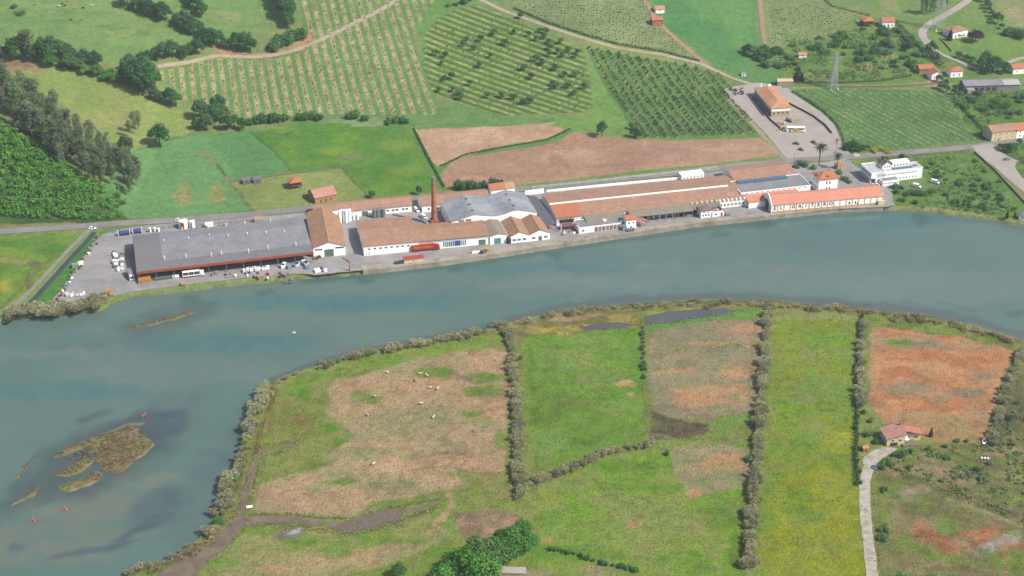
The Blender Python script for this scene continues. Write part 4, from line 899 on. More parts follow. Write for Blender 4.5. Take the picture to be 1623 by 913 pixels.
# hedgerows at the top left
HR = [((200, 6), (240, 20), (275, 33), (305, 52), (330, 62)), 11, 'dark tree in the upper hedgerow slanting down from the top edge']
hedge('broad', [(205, 12), (240, 24), (275, 38), (305, 54), (325, 66)], 6.0, 12, HR[2], 'upper hedgerow trees', 1.0, jit=1.5)
hedge('broad', [(296, 0), (312, 22), (322, 30)], 7, 16, 'dark tree in the short clump at the top edge above the hedgerow', 'hedgerow clump at the top edge', .95)
hedge('broad', [(322, 76), (350, 74), (375, 80), (395, 84)], 5.5, 11, 'dark tree where the hedgerow meets the bend of the farm track', 'hedgerow trees at the track bend', 1.0, jit=1.5)
hedge('broad', [(235, 96), (262, 94), (290, 92), (318, 84)], 6, 13, 'dark tree in the row just above the pale farm track', 'tree row above the farm track', 1.0, jit=1.2)
hedge('broad', [(436, -6), (448, 16), (456, 36), (460, 46)], 5.5, 15, 'dark tree in the hedge between pasture and striped orchard', 'hedge between pasture and striped orchard', .8, jit=1)
hedge('bush', [(430, 78), (448, 72), (466, 64), (474, 58)], 4, 7, 'green bush above the bend of the pale track', 'bushes above the track bend', 1.0)
for x, y, h in [(222, 140, 22), (236, 148, 20), (212, 130, 19), (226, 122, 18), (246, 142, 14), (206, 118, 15), (232, 134, 20)]: plant('broad', at(x, y), h, 'huge dark oak in the tall clump at the left end of the striped orchard', 'tall oaks left of the striped orchard', .95)
hedge('broad', [(246, 160), (268, 166), (290, 174)], 5, 13, 'mid green tree in the hedge below the tall oaks', 'hedge below the tall oaks', .9)
for x, y, h in [(318, 190, 15), (336, 198, 15), (352, 192, 13), (328, 206, 12), (372, 204, 10), (360, 206, 11), (386, 206, 9), (346, 178, 13), (312, 206, 9)]: plant('broad', at(x, y), h, 'dark tree in the clump at the lower left corner of the striped orchard', 'tree clump at the striped orchard corner', .95)
hedge('bush', [(396, 196), (430, 192), (455, 190)], 3.2, 5.5, 'green bush along the lower edge of the striped orchard, left part', 'bushes below the striped orchard', 1.0)
for x, y, h in [(478, 190, 6), (490, 188, 6.5), (502, 190, 5.5), (556, 190, 6), (568, 188, 6.5), (578, 190, 5), (620, 196, 5.5), (632, 194, 5.5), (640, 196, 4.5)]: plant('bush', at(x, y), h, 'dark bush in the small clumps below the striped orchard, right part', 'dark bush clumps below the striped orchard', .9)
hedge('broad', [(6, 92), (22, 98), (40, 92), (62, 98), (84, 96), (104, 90)], 6, 14, 'dark tree in the left hedgerow under the top pasture', 'left hedgerow trees', .9, jit=2)
for x, y, h in [(44, 96, 22), (50, 98, 23), (38, 94, 20)]: plant('euca', at(x, y), h, 'tall bare stemmed eucalyptus rising from the left hedgerow', 'tall eucalyptus in the left hedgerow', 1.35)
hedge('broad', [(112, 100), (132, 102), (150, 104), (170, 104)], 5, 10, 'dark bush like tree in the middle of the left hedgerow', 'middle hedgerow trees', 1.0, jit=2)
hedge('bright', [(84, 108), (118, 112), (150, 120), (168, 126), (185, 130)], 6, 9, 'light green low tree in front of the left hedgerow', 'light green trees before the hedgerow', 1.1, jit=2)
for x, y in [(2, 118), (10, 122), (24, 14), (33, 24)]: plant('bush', at(x, y), 3.6, 'small bush on the open grass of the left hill', 'small bushes on the left hill', 1.2)
hedge('bush', [(712, 12), (726, 8), (745, 2)], 5, 4.5, 'bush beside the track at the top edge between two orchards', 'bushes at the top edge by the track', 1)
# valley and factory surroundings
for x, y, h in [(727, 302, 8), (740, 302, 8.4), (752, 301, 8), (768, 300, 7), (786, 298, 9), (733, 300, 7), (746, 300, 7.5)]: plant('bush', at(x, y), h, 'bright green tree in the short row behind the chimney and grey curved roof', 'trees behind the curved roof', .62)
plant('apple', at(664, 309), 6.5, 'single round dark tree at the road left of the chimney', wide=1.0)
plant('apple', at(590, 314), 5, 'thin bare bush at the corner of the mown plot', wide=1.3)
plant('broad', at(954, 217), 11, 'lone round tree casting a shadow at the corner of the brown field', wide=.8)
for x, y, h in [(1005, 218, 8), (1012, 220, 6), (1000, 205, 5)]: plant('broad', at(x, y), h, 'dark tree at the lower left corner of the right hand orchard', 'trees at the orchard corner', .9)
plant('palm', at(1298, 262), 15, 'tall palm with a full dark crown behind the white villa')
plant('palm', at(1326, 268), 11, 'shorter palm right of the tall palm behind the white villa', wide=1.1)
plant('drypalm', at(1325, 240), 9, 'withered yellow palm at the edge of the car park', wide=.5)
for x, y, h in [(1345, 238, 6), (1356, 240, 6.5), (1366, 240, 5), (1352, 234, 5.5), (1374, 238, 4)]: plant('broad', at(x, y), h, 'dark round tree at the road corner right of the car park', 'dark trees at the car park corner', 1.2)
for x, y in [(1388, 241), (1397, 239), (1404, 240)]: plant('yellow', at(x, y), 2.6, 'yellow flowering broom beside the road by the trellis field', 'yellow broom by the road', 1.4)
for x, y, h in [(1262, 266, 3), (1272, 262, 3.4), (1280, 264, 4), (1290, 268, 3), (1330, 276, 3.4), (1338, 286, 3), (1344, 290, 2.6), (1400, 256, 4), (1398, 258, 3), (1428, 250, 3)]: plant('bush', at(x, y, FAR), h, 'garden shrub between the villa, the palms and the white hotel', 'garden shrubs around the villa', 1)
for i in range(46):
    for _ in range(50):
        x, y = random.uniform(1415, 1615), random.uniform(252, 342)
        if inside((x, y), [(1462, 262), (1545, 246), (1580, 285), (1618, 330), (1600, 342), (1480, 330), (1425, 322), (1450, 306), (1500, 298)]): break
    plant('bush', at(x, y, FAR), random.uniform(1.5, 3.2), 'small fruit bush scattered on the grass right of the white hotel', 'fruit bushes right of the hotel', 1.1)
for x, y, h in [(1425, 306, 3.4), (1436, 309, 3.2), (1446, 308, 3.2), (1456, 310, 3), (1420, 298, 3), (1430, 318, 3)]: plant('bush', at(x, y, FAR), h, 'dense green shrub below the parked vans by the hotel', 'shrubs below the vans', 1.2)
plant('conifer', at(1596, 346, FAR), 6, 'narrow yellowish cypress near the small white hut at the right shore', wide=.7)
plant('conifer', at(1608, 344, FAR), 4, 'short cypress closest to the small white hut at the right shore', wide=.8)
for x, y, h in [(1584, 236, 4), (1594, 240, 6), (1602, 242, 7), (1606, 238, 5), (1615, 230, 5)]: plant('broad', at(x, y), h, 'dark tree beside the side road at the right edge', 'trees by the side road', 1.1)
# scrub hillside and gardens at the upper right
for i in range(78):
    for _ in range(60):
        x, y = random.uniform(1190, 1540), random.uniform(40, 136)
        if inside((x, y), [(1190, 78), (1230, 78), (1300, 58), (1365, 46), (1440, 50), (1475, 84), (1500, 100), (1450, 118), (1380, 112), (1340, 92), (1270, 78), (1260, 122), (1200, 100)]): break
    plant('bush', at(x, y), random.uniform(2.2, 5.5), 'scrub bush on the overgrown hillside above the trellis field', 'scrub on the right hillside', random.uniform(.9, 1.3))
for x, y, h in [(1186, 86, 8), (1194, 90, 9), (1204, 92, 8), (1180, 84, 6), (1214, 96, 6)]: plant('broad', at(x, y), h, 'dark tree in the clump at the edge of the smooth green meadow', 'tree clump by the green meadow', 1.1)
for x, y, h in [(1262, 128, 9), (1270, 130, 7), (1266, 118, 6)]: plant('conifer', at(x, y), h, 'dark conifer beside the small beige hut', 'conifers by the beige hut', 1.4)
for x, y, h in [(1440, 82, 9), (1476, 80, 8), (1482, 84, 7), (1470, 82, 7)]: plant('broad', at(x, y), h, 'dark tree beside the bend of the upper road', 'trees by the upper road bend', .8)
for x, y, h in [(1466, 22, 16), (1474, 24, 17), (1480, 22, 16), (1460, 24, 14), (1490, 20, 15), (1500, 14, 14)]: plant('euca', at(x, y), h, 'slender tree in the grove behind the tall pylon at the top', 'grove behind the tall pylon', 1.1)
plant('purple', at(1545, 67), 10.5, 'dark purple leaved tree right of the white villa on the hill', wide=1.15)
plant('conifer', at(1505, 64), 9, 'dark tree close to the left wall of the white hill villa', wide=1.2)
for x, y, h in [(1562, 108, 13), (1574, 112, 12), (1556, 112, 10), (1582, 114, 11), (1592, 116, 9), (1568, 118, 9)]: plant('broad', at(x, y), h, 'big dark tree in the dense clump above the long grey shed', 'dense trees above the grey shed', 1.05)
hedge('broad', [(1520, 92), (1536, 98), (1550, 104)], 6, 5, 'low dark tree in the hedge leading to the dense clump', 'low hedge by the dense clump', 1.1)
hedge('broad', [(1558, 2), (1566, 14), (1576, 30), (1588, 44), (1598, 50)], 7, 7, 'dark tree in the field hedge at the top right corner', 'top right field hedge', 1.0, jit=1.5)
for x, y, h in [(1600, 56, 7), (1612, 60, 8), (1606, 52, 6)]: plant('bush', at(x, y), h, 'rounded green tree at the right edge below the field hedge', 'rounded trees at the right edge', .9)
for i in range(26):
    for _ in range(60):
        x, y = random.uniform(1505, 1623), random.uniform(142, 195)
        if inside((x, y), [(1500, 150), (1623, 142), (1623, 185), (1560, 192), (1530, 190)]): break
    plant('bush', at(x, y), random.uniform(2, 4), 'garden bush behind the yellow house at the right edge', 'garden bushes behind the yellow house', 1.2)
for x, y, h in [(1498, 138, 6), (1492, 142, 7), (1500, 146, 6), (1512, 150, 5), (1488, 130, 6)]: plant('broad', at(x, y), h, 'dark tree at the left end of the long grey shed', 'trees at the grey shed end', 1.0)
# orchard trees: the nearest and largest as trees of their own, the rest as one planting
def row_points(rows_, poly, step, n0, n1, t=400):
    out = []
    for i in range(n0, n1):
        for tt in np.arange(-t, t, step):
            q = rows_.pt(i, tt + random.uniform(-.25, .25) * step) + rows_.n * random.uniform(-.5, .5)
            z = ground(*q); p = project(np.array([q[0], q[1], z]))
            if -20 < p[0] < 1643 and p[1] > -12 and inside(p, poly): out.append(Vector((q[0], q[1], z)))
    return out
pts3 = row_points(ROWS3, ORCH3, 2.7, -4, 16)
pts2 = [p for p in row_points(ROWS2, ORCH2, 5, -14, 18) if True]
apple, rest = [], []
for p in pts3:
    f = fbm(np.array([p.x]), np.array([p.y]), 22, 61)[0]
    apple.append((p, random.uniform(1.5, 2.5) * (.6 + .8 * f), 'apple tree in the rows of the right hand orchard beside the car park', 'apple trees of the right hand orchard'))
big2 = [(856, 52), (825, 30), (815, 55), (838, 58), (850, 65), (870, 70), (862, 62), (872, 80), (884, 86), (892, 92), (900, 84), (912, 92), (916, 86), (865, 54), (880, 112), (850, 98), (858, 102), (830, 112), (842, 126), (876, 136), (880, 142), (900, 140), (912, 122), (895, 122), (926, 142), (815, 158), (830, 166), (860, 104), (784, 56), (762, 66), (752, 80), (735, 74), (778, 92), (690, 88), (706, 92), (705, 128), (716, 126), (696, 146), (718, 146), (730, 158), (728, 152), (772, 156), (795, 156), (745, 136), (840, 165), (700, 104), (760, 108), (870, 90), (888, 70), (800, 72), (910, 152), (740, 66)]
for x, y in big2: apple.append((at(x, y), random.uniform(4.2, 6.0), 'larger dark tree scattered among the slanting rows of the middle orchard', 'scattered trees of the middle orchard'))
for p in pts2:
    if random.random() < .4: rest.append((p, random.uniform(.8, 1.5)))
for rw, poly, st, h, keep, a, b in ((ROWS1, ORCH1, 3.2, 1.0, .7, -18, 16), (ROWS4, ORCH4, 2.4, .95, .75, -22, 20), (ROWS5, ORCH5, 2.2, .8, .55, -14, 14), (ROWS6, ORCH6, 2.4, .9, .6, -6, 14)):
    for p in row_points(rw, poly, st, a, b):
        if random.random() < keep: rest.append((p, h * random.uniform(.7, 1.25)))
apple.sort(key=lambda t: -t[1] / (t[0] - Vector((0, 0, CAMH))).length)
for p, h, l, g in apple[:296]: plant('apple', p, h, l, g, 1.15)
VV, FF, TT = [], [], []; k0 = 0; r = np.random.default_rng(9)
for p, h, _, _ in apple[296:]:
    V, Fq, t = leaf_cloud(r, [((r.normal() * .15, r.normal() * .15, .5), (.36, .36, .34)) for _ in range(3)], 34, .17)
    VV.append(V * h * 1.15 + np.array(p)); FF.append(Fq + k0); TT.append(t * .6 + .4 * r.random()); k0 += len(V)
me = np_mesh('far_trees', np.concatenate(VV), np.concatenate(FF), tone=np.concatenate(TT)); me.materials.append(LEAF['apple'])
tag(link('orchard_row_trees', me), 'many apple trees standing farther back in the rows of the right hand orchard', 'apple trees', kind='stuff')
VV, FF, TT = [], [], []; k0 = 0
for p, h in rest:
    V, Fq, t = leaf_cloud(r, [((0, 0, .6), (.5, .5, .42))], 9, .34)
    VV.append(V * h * np.array([1.1, 1.1, 1]) + np.array(p)); FF.append(Fq + k0); TT.append(t * .6 + .4 * r.random()); k0 += len(V)
me = np_mesh('saplings', np.concatenate(VV), np.concatenate(FF), tone=np.concatenate(TT)); me.materials.append(leafmat('sapling_leaves', C(112, 138, 78), C(78, 108, 60)))
tag(link('orchard_saplings', me), 'many small young fruit trees planted in the orchard rows', 'young trees', kind='stuff')
# islet grass tussocks
VV, FF, TT = [], [], []; k0 = 0
for I in ISLETS[:5] + [[(90, 735), (150, 700), (235, 685), (240, 705), (180, 745), (140, 735)]]:
    wI = w0(I); lo_, hi_ = wI.min(0), wI.max(0)
    for _ in range(int(abs(hi_ - lo_).prod() * .45) + 20):
        q = np.array([[r.uniform(lo_[0], hi_[0]), r.uniform(lo_[1], hi_[1])]])
        if sdist(q, wI)[0] > -1.5: continue
        V, Fq, t = blades(r, [((0, 0, .1), (.5, .5, .6))], 14, .35, .35)
        VV.append(V * r.uniform(.6, 1.3) + np.array([q[0, 0], q[0, 1], .45])); FF.append(Fq + k0); TT.append(t); k0 += len(V)
me = np_mesh('tussocks', np.concatenate(VV), np.concatenate(FF), tone=np.concatenate(TT)); me.materials.append(leafmat('salt_grass_blades', C(150, 136, 98), C(112, 106, 72), .3, 1.5))
tag(link('salt_grass', me), 'olive salt grass tussocks covering the low islets in the river', 'grass', kind='stuff')

# low undergrowth on the scrub hillside, the garden plots and the rough corner
VV, FF, TT = [], [], []; k0 = 0; r = np.random.default_rng(14)
for poly_, n_, h0, h1 in (([(1190, 78), (1230, 78), (1300, 58), (1365, 46), (1440, 50), (1475, 84), (1500, 100), (1450, 118), (1330, 134), (1256, 132), (1200, 100)], 1500, .5, 1.7), ([(1502, 150), (1623, 142), (1623, 188), (1560, 196), (1530, 190)], 420, .5, 1.5),
                          ([(1440, 252), (1545, 242), (1580, 280), (1620, 330), (1600, 344), (1480, 332), (1415, 322), (1440, 304), (1495, 296)], 520, .4, 1.1), ([(1400, 745), (1460, 712), (1560, 705), (1640, 620), (1640, 840), (1560, 800), (1440, 752)], 700, .4, 1.2), ([(1590, 240), (1623, 232), (1623, 262), (1606, 262)], 80, .5, 1.4)):
    a_ = np.array(poly_); lo_, hi_ = a_.min(0), a_.max(0); i_ = 0
    while i_ < n_:
        x, y = r.uniform(lo_[0], hi_[0]), r.uniform(lo_[1], hi_[1])
        if not inside((x, y), poly_): continue
        i_ += 1
        if fbm(np.array([x]), np.array([y * 2.2]), 26, 7)[0] < .47: continue
        q = at(x, y); h = r.uniform(h0, h1)
        V, Fq, t = leaf_cloud(r, [((0, 0, h * .4), (h * 1.1, h * 1.1, h * .6))], 16, .42)
        VV.append(V + np.array(q)); FF.append(Fq + k0); TT.append(np.clip(t * .6 + .5 * r.random(), 0, 1)); k0 += len(V)
me = np_mesh('undergrowth', np.concatenate(VV), np.concatenate(FF), tone=np.concatenate(TT)); me.materials.append(leafmat('undergrowth_leaves', C(128, 150, 76), C(84, 118, 58), .3, 1.4))
tag(link('undergrowth', me), 'low rough undergrowth on the overgrown slopes and garden plots', 'undergrowth', kind='stuff')

for pts_, lab_ in (([(806, 530), (814, 590), (819, 650), (822, 720), (823, 790)], 'green bramble growing among the tamarisks right of the cow pasture'), ([(1218, 492), (1206, 640), (1192, 800), (1186, 900)], 'green bramble growing among the tamarisks left of the yellow green meadow'), ([(345, 830), (382, 730), (408, 645)], 'green bramble growing among the tamarisks on the west shore')):
    for q in along(pts_, 14, NEAR, 2.0): plant('bush', q, random.uniform(1.6, 3.4), lab_, lab_.replace('green bramble growing', 'brambles'), random.uniform(.8, 1.3))

# tufts of coarse grass over the salt meadow and along the creek banks
VV, FF, TT = [], [], []; k0 = 0; r = np.random.default_rng(31)
creeks = [np.array([tuple(at(x, y, NEAR).xy) for x, y in ln]) for ln in ([(282, 884), (350, 836), (374, 818)], [(300, 915), (336, 884), (392, 834)], [(370, 826), (391, 760), (412, 706), (474, 699)], [(388, 826), (406, 760), (424, 722), (448, 717)], [(390, 814), (480, 816), (560, 821), (610, 806), (700, 789)], [(390, 834), (480, 837), (560, 850), (650, 822), (700, 801)], [(905, 520), (940, 512), (1010, 510)], [(1020, 515), (1050, 514), (1150, 500), (1168, 495)], [(1430, 748), (1530, 790), (1640, 840)])]
SMW = np.array([tuple(at(x, y, NEAR).xy) for x, y in [(400, 690), (440, 620), (520, 585), (800, 525), (1000, 500), (1200, 490), (1400, 505), (1640, 560), (1640, 920), (330, 920), (390, 830)]])
N_ = 14000; q = np.column_stack([r.uniform(-190, 300, N_), r.uniform(500, 800, N_)]); RFW = np.array([tuple(at(x, y, NEAR).xy) for x, y in [(1378, 512), (1610, 552), (1560, 705), (1376, 660)]])
q = q[(sdist(q, RFW) > 0) & (sdist(q, SMW) < 0) & (fbm(q[:, 0], q[:, 1], 16, 55) > .46)]
bankp = []
for ck in creeks:
    for a_, b_ in zip(ck, ck[1:]):
        L_ = np.linalg.norm(b_ - a_)
        for _ in range(int(L_ * 1.6)): bankp.append(a_ + (b_ - a_) * r.random() + r.normal(size=2) * .8)
q = np.concatenate([q, np.array(bankp)]); zz = land(q[:, 0], q[:, 1]); big = np.arange(len(q)) >= len(q) - len(bankp)
for i_ in range(len(q)):
    V, Fq, t = blades(r, [((0, 0, .05), (.5, .5, .5))], 6, .42, .5)
    s = r.uniform(.45, .95) * (1.35 if big[i_] else 1); VV.append(V * np.array([s, s, s * .7]) + np.array([q[i_, 0], q[i_, 1], zz[i_]])); FF.append(Fq + k0); TT.append(np.clip(t * .3 + .7 * r.random(), 0, 1)); k0 += len(V)
me = np_mesh('tufts', np.concatenate(VV), np.concatenate(FF), tone=np.concatenate(TT)); me.materials.append(leafmat('tuft_blades', C(172, 162, 110), C(134, 142, 80), .35, 1.4))
tag(link('meadow_tufts', me), 'coarse grass tufts scattered over the near salt meadows', 'grass', kind='stuff')
# ------------------------------------------------------------------ building materials
TILE = plain('old_clay_tiles', C(218, 170, 142), C(188, 140, 114), 0.55, .85, c3=C(180, 148, 124), scale3=.16, streak=('X', 1.1, .82), bump=.25)
TILE2 = plain('brown_clay_tiles', C(216, 168, 132), C(186, 138, 106), 0.6, .85, c3=C(178, 146, 116), scale3=.18, streak=('X', 1.1, .82), bump=.25)
TILEO = plain('orange_clay_tiles', C(230, 146, 104), C(208, 122, 84), 1.1, .85, c3=C(202, 146, 112), scale3=.3, streak=('X', 1.6, .85), bump=.2)
TILES = plain('salmon_roof', C(240, 164, 136), C(232, 152, 124), 0.5, .8, c3=C(244, 176, 148), scale3=.05, streak=('X', 1.2, .93))
TILEP = plain('pinkish_roof', C(226, 168, 150), C(206, 146, 128), 0.7, .8, streak=('X', 1.5, .9))
GREYR = plain('grey_fibre_roof', C(172, 172, 174), C(158, 158, 161), 0.3, .8, c3=C(146, 146, 149), scale3=.09, streak=('X', .42, .84))
GREYD = plain('dark_grey_roof', C(146, 145, 144), C(134, 133, 132), 0.4, .8, streak=('X', .6, .92))
CURVED = plain('weathered_grey_roof', C(176, 178, 183), C(152, 155, 160), 0.22, .85, c3=C(196, 198, 200), scale3=.08, streak=('X', .5, .88))
TANR = plain('tan_fibre_roof', C(172, 162, 142), C(156, 148, 130), 0.4, .85, streak=('X', .8, .9))
WHITE = plain('white_render', (.84, .83, .80), (.80, .79, .76), 0.5, .85, c3=(.74, .73, .70), scale3=.3)
CREAM = plain('cream_render', C(252, 236, 188), C(242, 220, 166), 0.5, .85)
YELLOW = plain('yellow_render', C(236, 196, 120), C(222, 178, 104), 0.6, .85)
OCHRE = plain('ochre_render', C(214, 170, 110), C(196, 150, 96), 0.6, .85)
GREYW = plain('grey_wall', C(160, 158, 154), C(146, 144, 140), 0.5, .85)
STONE = plain('stone_wall', C(160, 148, 128), C(128, 116, 98), 1.2, .9, bump=.3)
BRICK = plain('orange_brick', C(218, 136, 104), C(198, 116, 86), 0.8, .85, c3=C(184, 112, 88), scale3=.25)
GLASS = plain('dark_glass', (.03, .04, .05), (.05, .06, .07), 1.0, .15, spec=.6)
BLUEG = plain('blue_glass', C(110, 136, 160), C(90, 116, 142), 1.0, .15, spec=.6)
DARK = plain('dark_metal', (.035, .035, .04), (.05, .05, .05), 1.0, .6)
GREEN = plain('green_door', C(122, 150, 124), C(112, 140, 116), 0.5, .7, streak=('Z', 2.0, .9))
TEAL = plain('teal_door', C(112, 168, 160), C(104, 156, 150), 0.5, .7)
REDF = plain('red_fascia', C(196, 98, 66), C(180, 84, 56), 0.5, .7)
WOOD = plain('dark_wood', C(112, 84, 64), C(86, 64, 48), 1.0, .85)
METAL = plain('galvanised_steel', C(170, 172, 174), C(150, 152, 154), 1.0, .45, metal=.3)
STEELW = plain('steel_tank', C(206, 210, 212), C(188, 192, 196), 0.6, .35, metal=.25)
BROWN = plain('brown_panel', C(186, 136, 108), C(170, 122, 96), 0.6, .8)
LETTER = plain('dark_red_paint', C(104, 58, 62), C(84, 50, 56), 1.0, .7)
BLUEP = plain('blue_paint', C(70, 110, 160), C(60, 100, 150), 1.0, .6)
GREENP = plain('green_paint', C(80, 140, 110), C(70, 128, 100), 1.0, .6)

RIDGE = plain('ridge_tiles', C(222, 176, 146), C(198, 148, 118), 1.2, .85)
class Bld:
    """building frame: pA, pB are two pixels of its front line seen h metres above the ground; x runs along the front, y away from the river"""
    def __init__(s, name, label, cat, pA, pB, z=FAR, h=0.0, group=None):
        if z is None:
            z = at(*pA).z if not h else at(pA[0], pA[1] + 2.4 * h).z
        s.z = z; A = at(pA[0], pA[1], z + h); B_ = at(pB[0], pB[1], z + h)
        d = (B_ - A).xy; s.L = d.length; s.ang = math.atan2(d.y, d.x)
        s.A = Vector((A.x, A.y, z)); s.u = d.normalized(); s.v = Vector((-s.u.y, s.u.x))
        s.root = empty(name, s.A, s.ang, label, cat, group)
    def loc(s, px, py, h=0.0):
        q = at(px, py, s.z + h).xy - s.A.xy; return q.dot(s.u), q.dot(s.v)
    def wall(s, x0, x1, y0, y1, H, mat, rise=0, axis=None, z0=-.4, name='wall', frac=.5):
        mb = MB().box(x0, x1, y0, y1, z0, H)
        if axis == 'y':
            xm = x0 + (x1 - x0) * frac
            for y in (y0, y1 - .25): mb.add([(x0, y, H), (x1, y, H), (xm, y, H + rise), (x0, y + .25, H), (x1, y + .25, H), (xm, y + .25, H + rise)], [(0, 1, 2), (5, 4, 3), (1, 4, 5, 2), (3, 0, 2, 5)])
        if axis == 'x':
            ym = y0 + (y1 - y0) * frac
            for x in (x0, x1 - .25): mb.add([(x, y0, H), (x, y1, H), (x, ym, H + rise), (x + .25, y0, H), (x + .25, y1, H), (x + .25, ym, H + rise)], [(2, 1, 0), (3, 4, 5), (0, 3, 5, 2), (4, 1, 2, 5)])
        return mb.build(name, mat, s.root)
    def gable(s, x0, x1, y0, y1, H, rise, axis, mat, oh=.45, frac=.5, th=.22, name='roof', e=.06):
        mb = MB()
        if axis == 'x':
            ym = y0 + (y1 - y0) * frac; k0 = rise / (ym - y0); k1 = rise / (y1 - ym); xa, xb = x0 - oh, x1 + oh
            mb.slab([(xa, y0 - oh, H + th + e - k0 * oh), (xb, y0 - oh, H + th + e - k0 * oh), (xb, ym, H + th + e + rise), (xa, ym, H + th + e + rise)], th)
            mb.slab([(xa, ym + .01, H + th + e + rise), (xb, ym + .01, H + th + e + rise), (xb, y1 + oh, H + th + e - k1 * oh), (xa, y1 + oh, H + th + e - k1 * oh)], th)
        else:
            xm = x0 + (x1 - x0) * frac; k0 = rise / (xm - x0); k1 = rise / (x1 - xm); ya, yb = y0 - oh, y1 + oh
            mb.slab([(x0 - oh, yb, H + th + e - k0 * oh), (x0 - oh, ya, H + th + e - k0 * oh), (xm, ya, H + th + e + rise), (xm, yb, H + th + e + rise)], th)
            mb.slab([(xm + .01, yb, H + th + e + rise), (xm + .01, ya, H + th + e + rise), (x1 + oh, ya, H + th + e - k1 * oh), (x1 + oh, yb, H + th + e - k1 * oh)], th)
        o = mb.build(name, mat, s.root)
        if mat is not GREYR and mat is not TANR:
            z = H + th + e + rise
            (MB().box(x0 - oh, x1 + oh, ym - .22, ym + .22, z - .08, z + .14) if axis == 'x' else MB().box(xm - .22, xm + .22, y0 - oh, y1 + oh, z - .08, z + .14)).build('ridge_cap', RIDGE, s.root)
        return o
    def hip(s, x0, x1, y0, y1, H, rise, mat, oh=.6, name='roof'):
        x0 -= oh; x1 += oh; y0 -= oh; y1 += oh; w = min(x1 - x0, y1 - y0) / 2
        if x1 - x0 > y1 - y0: r0, r1 = (x0 + w, y0 + w), (x1 - w, y0 + w)
        else: r0, r1 = (x0 + w, y0 + w), (x0 + w, y1 - w)
        V = [(x0, y0, H), (x1, y0, H), (x1, y1, H), (x0, y1, H), (*r0, H + rise), (*r1, H + rise)]
        V = V[:4] + [(a, b, c + .2) for a, b, c in V[:4]] + V[4:]
        f = [(3, 2, 1, 0), (0, 1, 5, 4), (1, 2, 6, 5), (2, 3, 7, 6), (3, 0, 4, 7)]
        if x1 - x0 > y1 - y0: f += [(4, 5, 9, 8), (5, 6, 9), (6, 7, 8, 9), (7, 4, 8)]
        else: f += [(4, 5, 8), (5, 6, 9, 8), (6, 7, 9), (7, 4, 8, 9)]
        return MB().add(V, f).build(name, mat, s.root)
    def flat(s, x0, x1, y0, y1, H, mat, oh=.1, par=.5, pmat=None):
        r = MB().box(x0 - oh + .2, x1 + oh - .2, y0 - oh + .2, y1 + oh - .2, H, H + .15).build('roof', mat, s.root)
        if par:
            mb = MB(); a, b, c, d = x0 - oh, x1 + oh, y0 - oh, y1 + oh
            mb.box(a, b, c, c + .3, H - .05, H + par); mb.box(a, b, d - .3, d, H - .05, H + par); mb.box(a, a + .3, c + .3, d - .3, H - .05, H + par); mb.box(b - .3, b, c + .3, d - .3, H - .05, H + par)
            mb.build('parapet', pmat or WHITE, s.root)
        return r
    def opening(s, face, c, u, z, w_, h_, kind='window', mat=None, fmat=None, fr=.12):
        """face f/b/l/r at plane coordinate c; frame proud of the wall, pane or leaf set in it"""
        def bx(u0, u1, a, b, z0, z1):
            lo_, hi_ = min(a, b), max(a, b)
            return MB().box(u0, u1, lo_, hi_, z0, z1) if face in 'fb' else MB().box(lo_, hi_, u0, u1, z0, z1)
        sg = -1 if face in 'fl' else 1
        f = bx(u - w_ / 2, u + w_ / 2, c + sg * .05, c - sg * .12, z, z + h_).build(kind, fmat or WHITE, s.root)
        bx(u - w_ / 2 + fr, u + w_ / 2 - fr, c + sg * .08, c - sg * .1, z + (fr if kind == 'window' else .02), z + h_ - fr).build('pane' if kind == 'window' else 'leaf', mat or (GLASS if kind == 'window' else GREEN), f)
        return f
    def wins(s, face, c, us, z, w_, h_, **k):
        for u in us: s.opening(face, c, u, z, w_, h_, **k)
    def box(s, name, x0, x1, y0, y1, z0, z1, mat, label=None): return MB().box(x0, x1, y0, y1, z0, z1).build(name, mat, s.root, label)
def lsp(a, b, n): return [a + (b - a) * (i + .5) / n for i in range(n)]

# ---- big grey open shed at the left
b = Bld('grey_shed', 'long open fronted shed with a low grey roof and red front fascia', 'shed', (220.5, 447.5), (496, 415.5))
D = b.loc(203, 378, 6.2)[1]; L = b.L; e = 6.2
b.wall(.3, L - .3, D - .4, D - .1, e, GREYW); b.wall(L - .5, L - .2, 9, D - .5, e, GREYW)
b.box('wall', .5, 18, 11, 11.3, -.4, e - .6, GREYW); b.box('wall', 40, 62, 13, 13.3, -.4, e - .5, GREYW)
yr = 8 + (D - 8) * .66
mb = MB(); xs_ = 13.5
for (xa, xb, nm, mt, lb) in ((-.6, xs_, 'roof', GREYD, 'darker newer roof bay at the left end'), (xs_ + .02, L + .5, 'roof', GREYR, None)):
    m_ = MB(); m_.slab([(xa, 8, e + .9), (xb, 8, e + .9), (xb, yr, e + 2.3), (xa, yr, e + 2.3)], .18); m_.slab([(xa, yr + .01, e + 2.3), (xb, yr + .01, e + 2.3), (xb, D + .6, e + 1.2), (xa, D + .6, e + 1.2)], .18)
    m_.build(nm, mt, b.root, lb)
m_ = MB().slab([(-.6, -.5, e + .3), (L + .5, -.5, e + .3), (L + .5, 7.98, e + .88), (-.6, 7.98, e + .88)], .16); m_.build('canopy', GREYD, b.root)
MB().box(-.7, L + .6, -.75, -.52, e - 1.0, e + .42).build('fascia', REDF, b.root)
MB().xprism([(-.4, e - .5), (D + .5, e + .3), (D + .5, e + 1.05), (yr, e + 2.1), (8, e + .75), (-.4, e + .15)], -.75, -.62).build('fascia', REDF, b.root)
for i in range(11): b.box('post', .2 + i * (L - .6) / 10 - .15, .2 + i * (L - .6) / 10 + .15, .0, .3, -.3, e + .1, METAL)
